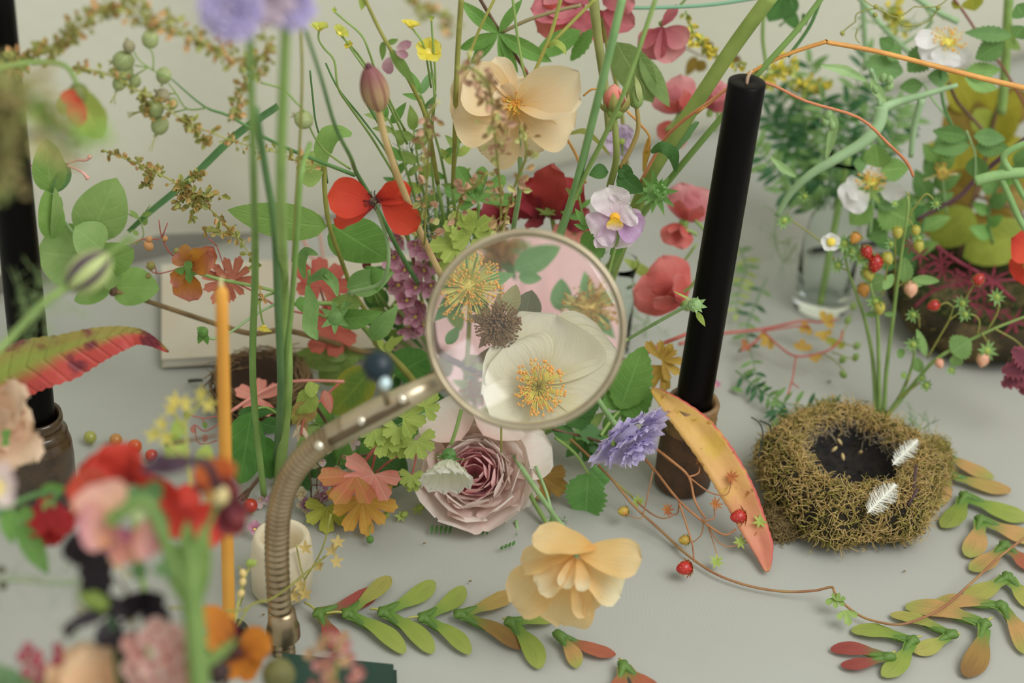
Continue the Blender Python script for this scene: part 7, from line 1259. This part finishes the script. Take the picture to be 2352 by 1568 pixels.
# ================================================================== blurred posy nearest the camera
def front(name, lab, cat, x, y, D): T = th(name, lab, cat, ad(x, y, D)); return T
def fl(T, b, t_, w, m_, roll=0, D=.66, dD=0, name='petal', parent=None, **k): kw = dict(p=1.4, q=.5, cup=.25, ruf=.05, nv=9, nu=3); kw.update(k); return T.leaf(ad(*b, D), ad(*t_, D+dD), w, m_, roll, name, parent, **kw)
REDP = petalm('#8a2a22', '#b8382a', '#c04030', .3)
T = front('scarlet_pelargonium', 'blurred scarlet flower with crumpled petals in the near posy', 'flower', 300, 1180, .76)
c = ad(300, 1140, .76); hd = disc(T, c, view(c), .004, solid('#7a3a3a', .7)); RM = petalm('#a05038', '#a84c34', '#bb4430', .4)
for b_, t_, w_, rl, m_ in (((290, 1130), (240, 1022), 130, 10, REDP), ((280, 1140), (150, 1128), 110, 15, RM), ((300, 1120), (180, 1070), 110, -15, REDP), ((300, 1100), (350, 1080), 110, 10, REDP), ((340, 1090), (395, 1180), 84, 10, REDP), ((350, 1100), (420, 1240), 70, 20, REDP), ((400, 1180), (500, 1200), 84, 10, REDP), ((420, 1190), (510, 1240), 80, -10, REDP), ((260, 1140), (160, 1170), 90, 20, RM), ((280, 1100), (250, 1170), 110, 20, RM), ((400, 1170), (450, 1120), 60, 10, REDP)): fl(T, b_, t_, w_, m_, rl, .77, R.uniform(-.012, .012), parent=hd, ruf=.1)
T.stem([c, ad(330, 1350, .755), ad(350, 1650, .73)], 16, ST)
T = front('red_sweet_pea', 'small deep red folded bloom hanging beside the brown holder', 'flower', 110, 1190, .80)
c = ad(112, 1165, .80); hd = disc(T, c, view(c), .003, GREEN); RD = petalm('#8a2230', '#b02c30', '#b83432', .35)
for b_, t_, w_, rl in (((112, 1150), (105, 1255), 84, 10), ((105, 1150), (75, 1235), 60, 30), ((120, 1150), (148, 1232), 60, -30), ((110, 1160), (100, 1140), 40, 0), ((112, 1155), (125, 1255), 56, -15)): fl(T, b_, t_, w_, RD, rl, .80, R.uniform(-.006, .006), parent=hd)
T.stem([c, ad(128, 1130, .80), ad(70, 1140, .80), ad(20, 1165, .80), ad(-40, 1200, .80)], 14, STD)
for b_, t_, w_ in (((90, 1135), (150, 1118), 40), ((20, 1160), (28, 1250), 46), ((40, 1180), (80, 1180), 40), ((45, 1200), (112, 1320), 52), ((0, 1160), (-10, 1130), 30)): fl(T, b_, t_, w_, MIDG, 15, .80, name='leaf', p=.8, q=.85)
PKP = petalm('#c98a70', '#cf9a8c', '#c98a92', .25); PKO = petalm('#b0607a', '#c98a72', '#cf9a7c', .35)
T = front('pink_sweet_pea', 'very blurred pink and peach sweet pea pair in the near posy', 'flower', 270, 1200, .69)
c = ad(260, 1190, .69); hd = disc(T, c, view(c), .003, GREEN)
for b_, t_, w_, m_, rl in (((255, 1200), (212, 1112), 130, petalm('#c99a78', '#d0a488', '#cf9c90', .2), 10), ((262, 1200), (176, 1208), 120, PKP, -10), ((268, 1210), (232, 1262), 120, PKP, 10), ((300, 1220), (270, 1240), 50, petalm('#6a3048', '#8a4a5c', '#b8766a', .4), 10), ((300, 1215), (322, 1288), 130, PKO, -10), ((305, 1220), (366, 1244), 104, PKP, 15), ((250, 1230), (225, 1245), 40, petalm('#c9843a', '#c98f4a', '#cf9a5c'), 10)): fl(T, b_, t_, w_, m_, rl, .695, R.uniform(-.006, .006), parent=hd)
T.stem([c, ad(330, 1150, .69), ad(370, 1220, .69), ad(400, 1300, .69), ad(440, 1420, .69), ad(455, 1640, .69)], 30, leafm('#74904c', '#668240', vein=.05), n=10)
GB_ = leafm('#6a8f5a', '#5c824c', vein=.05); GB2 = leafm('#748f4a', '#658240', vein=.05)
T = front('green_sepals', 'very blurred green hooded sepals and stalks amid the near posy', 'foliage', 400, 1350, .69)
for b_, t_, w_, m_, rl in (((340, 1130), (260, 1150), 44, leafm('#5f8a52'), 10), ((330, 1115), (370, 1150), 66, GB_, 10), ((300, 1190), (345, 1140), 60, leafm('#a8b884', '#98ac74', vein=0), 10), ((350, 1150), (370, 1260), 60, GB_, 15), ((330, 1270), (250, 1270), 36, GB_, 10), ((440, 1400), (380, 1230), 60, GB2, 10), ((440, 1420), (430, 1190), 54, GB2, -10), ((450, 1400), (470, 1200), 50, GB2, 10), ((440, 1300), (350, 1310), 50, GB_, 20), ((330, 1290), (310, 1330), 40, GB_, 10), ((452, 1540), (548, 1465), 26, GB2, 10)): fl(T, b_, t_, w_, m_, rl, .71, R.uniform(-.008, .008), name='sepal', p=.9, q=.7)
T.stem([ad(435, 1250, .69), ad(438, 1350, .69), ad(450, 1460, .69), ad(462, 1640, .69)], 52, GB2, w2=50, n=10)
# orange and maroon blooms
T = front('orange_maroon_pansy', 'blurred orange and maroon pansy side on, over the yellow taper', 'flower', 500, 1130, .72)
c = ad(505, 1140, .72); hd = T.part('flower_head', MB().egg(c-UPV*.004, UPV, .009, .0035, 10, 7), solid('#c0b07a', .6)); MAR = petalm('#3a1420', '#5c1e26', '#8a3a3c', .3); ORG = petalm('#7a2a1e', '#b0562a', '#b8642c', .3)
for b_, t_, w_, m_, rl in (((495, 1130), (475, 1050), 90, ORG, 10), ((500, 1120), (520, 1050), 60, ORG, 10), ((490, 1125), (450, 1100), 50, MAR, 10), ((510, 1130), (545, 1110), 60, MAR, 20), ((515, 1150), (545, 1230), 70, MAR, 15), ((530, 1140), (560, 1200), 50, petalm('#3a1420', '#6a2a30', '#9a4a4c'), 10), ((500, 1150), (470, 1120), 44, petalm('#c9b87a', '#b0803c', '#8a3a2a'), 10)): fl(T, b_, t_, w_, m_, rl, .72, R.uniform(-.006, .006), parent=hd)
T.stem([c, ad(470, 1240, .72), ad(455, 1400, .70), ad(460, 1640, .70)], 14, GB2)
DKP = leafm('#4a3440', '#3a2830', vein=.05)
T = front('dark_purple_petal', 'very blurred dark purple strap petal above the scarlet flower', 'leaf', 390, 1080, .70); fl(T, (445, 1058), (322, 1080), 44, DKP, 10, .70, name='blade', p=.8, q=.5); fl(T, (385, 1045), (350, 1080), 40, DKP, 20, .70, name='blade', p=.8, q=.6); T.stem([ad(440, 1058, .70), ad(475, 1064, .702), ad(500, 1120, .71)], 22, DKP)
T = front('black_cut_leaves', 'nearly black crinkled leaves blurred in the near posy', 'foliage', 230, 1330, .72); BLK = leafm('#2a2226', '#1f1a1e', vein=.05)
for b_, t_, w_, rl in (((225, 1258), (140, 1266), 84, 10), ((205, 1222), (205, 1300), 70, 10), ((228, 1390), (208, 1225), 74, 10), ((230, 1370), (225, 1280), 44, 20), ((250, 1400), (150, 1440), 34, 10), ((165, 1430), (155, 1465), 30, 20), ((330, 1400), (310, 1360), 60, 20), ((320, 1390), (380, 1370), 56, 10), ((330, 1400), (390, 1430), 60, -10), ((350, 1420), (400, 1445), 30, 10), ((280, 1440), (220, 1480), 60, 20), ((290, 1450), (300, 1510), 66, 10), ((260, 1420), (240, 1490), 50, 10), ((270, 1380), (330, 1400), 60, 10), ((240, 1370), (290, 1420), 40, -15)): fl(T, b_, t_, w_, BLK, rl, .72, R.uniform(-.012, .012), name='leaf', nt=5, teeth=.15, p=.85, q=.6)
T.stem([ad(215, 1290, .72), ad(235, 1370, .72), ad(270, 1440, .72), ad(300, 1660, .72)], 14, BLK); T.stem([ad(270, 1440, .72), ad(330, 1400, .72)], 9, BLK)
T = front('white_floret_spray', 'small blurred white florets between the black leaves', 'flower', 290, 1330, .73); WH = petalm('#c9cdb8', '#dcdcd2', '#dedcd4', .05)
for x, y, r in ((270, 1305, 22), (290, 1320, 22), (250, 1290, 18), (305, 1310, 14), (300, 1400, 14), (305, 1425, 14), (185, 1400, 16), (205, 1410, 16), (310, 1450, 12)): c = ad(x, y, .73); hd = disc(T, c, view(c), px2m(6, c), FIL, 'floret'); petals(T, hd, c, view(c)+V((R.uniform(-.5, .5), 0, R.uniform(-.5, .5))), px2m(r, c), 5, px2m(r, c), WH, 20, nv=5)
T.stem([ad(255, 1300, .733), ad(300, 1380, .733), ad(310, 1460, .733), ad(320, 1660, .73)], 6, STB)
T = front('green_bulb_bud', 'blurred pale green bud with dark centre in the near posy', 'bud', 240, 1400, .72); c = ad(180, 1352, .72); T.part('bud', MB().egg(c, ad(250, 1400, .72)-c, px2m(90, c), px2m(24, c), 12, 8), leafm('#8a9f4a', '#7a9040', vein=.1)); T.stem([ad(245, 1395, .72), ad(260, 1450, .72), ad(280, 1660, .72)], 14, leafm('#3f6a3a'))
T = front('feathery_haze', 'hazy grey green feathery foliage over the cloth in the near posy', 'foliage', 130, 1400, .78); feathery(T, [ad(-20, 1330, .78), ad(60, 1332, .78), ad(130, 1338, .78), ad(195, 1336, .78)], 13, 26, 110, leafm('#a3b290', vein=0), th_=1.4); feathery(T, [ad(170, 1345, .76), ad(180, 1420, .76), ad(170, 1480, .76)], 3, 24, 110, leafm('#a8b496', vein=0), th_=1.4)
for x, y in ((2, 1308), (6, 1345)): c = ad(x-10, y, .78); T.part('bud', MB().egg(c, RGT, px2m(22, c), px2m(10, c), 8, 6), solid('#4a4a2a', .7))
# bottom edge blooms
PAL = petalm('#cf9c66', '#d8b48c', '#dcc09c', .2)
T = front('pale_peach_rose', 'pale peach blurred rose bloom on the bottom edge', 'flower', 230, 1560, .73); c = ad(225, 1590, .73); hd = disc(T, c, view(c), .006, PAL)
for b_, t_, w_, rl in (((220, 1600), (195, 1482), 160, 15), ((250, 1600), (278, 1470), 110, -20), ((200, 1610), (120, 1545), 130, 10), ((210, 1600), (135, 1500), 140, 20), ((260, 1600), (320, 1530), 110, 10), ((240, 1600), (245, 1510), 80, -30), ((230, 1620), (230, 1560), 160, 10)): fl(T, b_, t_, w_, PAL, rl, .73, R.uniform(-.01, .01), parent=hd, cup=.4, p=1.5, q=.42)
T.stem([c, ad(230, 1700, .73)], 14, ST)
T = front('pink_blossom_cluster', 'blurred pale pink blossom cluster with dark eyes at the bottom', 'flower', 370, 1540, .71); BP_ = petalm('#c98a86', '#d2aca0', '#d8bcae', .2)
for k in range(17):
    q = k*2.4; rr0 = 14+17*math.sqrt(k); x, y = 368+rr0*math.cos(q)*1.0, 1512+rr0*math.sin(q)*.85; c = ad(x, y, .71-.010*max(0, 1-rr0/90)); n = view(c)+RGT*math.cos(q)*.7*rr0/80-UPV*math.sin(q)*.7*rr0/80; hd = disc(T, c, n, px2m(6, c), solid('#8a5a4a', .7), 'floret'); petals(T, hd, c, n, px2m(31, c), 5, px2m(30, c), BP_ if k % 4 else petalm('#b87a70', '#c49488', '#d0a898'), 25, nv=6)
T.stem([ad(368, 1560, .725), ad(370, 1700, .73)], 12, ST)
for i_, (lab, pts_) in enumerate((('cluster of crimson buds blurred in the bottom corner', ((65, 1490), (55, 1510), (80, 1520), (95, 1505), (120, 1520), (105, 1535), (140, 1490), (138, 1515), (85, 1560), (60, 1545))), ('dull crimson buds behind the blossom cluster', ((430, 1480), (425, 1500), (440, 1465), (420, 1450), (445, 1490))))):
    T = front('crimson_bud_cluster', lab, 'bud', pts_[0][0], pts_[0][1], .66)
    for x, y in pts_: c = ad(x, y, .73); T.part('bud', MB().egg(c-UPV*px2m(14, c), UPV+RGT*R.uniform(-.5, .5), px2m(32, c), px2m(13, c), 9, 7), solid('#9a4a54', .6, .1, '#8a3a46', 200)); T.stem([c, ad(x*.6+35+i_*170, 1660, .73)], 4, STO)
T = front('leaf_corner_tuft', 'blurred green leaves in the bottom corner under the crimson buds', 'foliage', 30, 1560, .73)
for b_, t_, w_ in (((40, 1620), (20, 1530), 60), ((20, 1620), (-10, 1520), 60), ((60, 1620), (90, 1545), 46)): fl(T, b_, t_, w_, leafm('#5f7d52', '#4f6d44'), 10, .73, name='leaf', p=.8, q=.7)
ORP = petalm('#5a2414', '#b06a1e', '#c47c26', .35)
T = front('orange_pansy', 'glowing orange and maroon pansy at the foot of the yellow taper', 'flower', 545, 1510, .80); c = ad(540, 1500, .80); hd = disc(T, c, view(c), .003, solid('#3a1a14', .7))
for b_, t_, w_, m_, rl in (((540, 1490), (470, 1390), 60, ORP, 20), ((545, 1490), (500, 1420), 60, MAR, 15), ((545, 1500), (622, 1462), 80, ORP, -10), ((540, 1510), (600, 1530), 84, ORP, 15), ((530, 1510), (540, 1560), 90, ORP, 10), ((525, 1500), (480, 1500), 60, MAR, 10), ((560, 1480), (600, 1500), 70, petalm('#5a2414', '#8a4a1e', '#a05a20'), 10), ((535, 1500), (470, 1460), 50, ORP, 20)): fl(T, b_, t_, w_, m_, rl, .80, R.uniform(-.008, .008), parent=hd)
T.stem([c, ad(510, 1600, .80)], 10, STB)
T = front('grey_green_bud', 'round grey green bud just before the gooseneck socket', 'bud', 640, 1550, .80); c = ad(640, 1552, .80); T.part('bud', MB().egg(c-UPV*px2m(40, c), UPV, px2m(84, c), px2m(38, c), 16, 10), leafm('#7d7a4a', '#6d6c40', vein=.1)); T.stem([ad(642, 1580, .80), ad(650, 1680, .80)], 12, ST)
T = front('dark_bud', 'dark maroon bud near the bottom edge beside the orange pansy', 'bud', 500, 1545, .78); c = ad(500, 1545, .76); T.part('bud', MB().egg(c-UPV*px2m(28, c), UPV, px2m(60, c), px2m(30, c), 12, 8), solid('#33221e', .6)); T.stem([ad(500, 1560, .76), ad(505, 1680, .76)], 9, GB2)
AST = petalm('#b08a5c', '#b9857a', '#c47a86', .3)
T = front('pink_astrantia', 'blurred pink and tan clustered flower spike before the green block', 'flower', 775, 1540, .76)
T.stem([ad(775, 1455, .76), ad(772, 1520, .76), ad(760, 1660, .76)], 10, STO)
for k in range(26): x, y = 770+R.gauss(0, 26), 1458+k*5.2; x += R.choice((-1, 1))*R.uniform(0, 20+k*1.3); c = ad(x, y, .76+R.uniform(-.012, .012)); n = view(c)+V((R.uniform(-.8, .8), 0, R.uniform(-.5, .8))); hd = disc(T, c, n, px2m(7, c), solid('#c9a07a', .7), 'floret'); petals(T, hd, c, n, px2m(21, c), 5, px2m(17, c), AST if k % 3 else petalm('#a8825c', '#b99a72', '#c4a480'), 40, nv=5)
T = front('straw_stalk', 'thin straw stalk crossing low from the near posy to the beaker', 'stalk', 560, 1395, .9); T.stem([ad(390, 1395, .88), ad(470, 1398, .89), ad(550, 1402, .90), ad(585, 1385, .91), ad(640, 1365, .95), ad(780, 1250, 1.0)], 5, STO)

# ------------------------------------------------------------------ the stems of the middle bouquet run down to one point on the cloth
G0 = gr(1085, 870)
for T in ALL:
    b = T.base
    if b.z < .02 or b.z > .16 or not -.16 < b.y < .05 or T.o.get('category') not in ('flower', 'foliage', 'stem', 'flower stem', 'seed pod', 'seed head', 'leaf', 'leaf cluster', 'bud', 'grass', 'branch', 'shoot', 'stalk'): continue
    r_ = b-CAM; px = W/2+r_.dot(RGT)/r_.dot(FWD)*FPX
    if 780 < px < 1470:
        g = V((G0.x+(b.x-G0.x)*.25+R.uniform(-.012, .012), G0.y+R.uniform(-.012, .012), .001)); T.part('stem', MB().tube([b, b.lerp(g, .5)+V((0, .004, -.004)), g], [.0011, .0013], 6), ST)
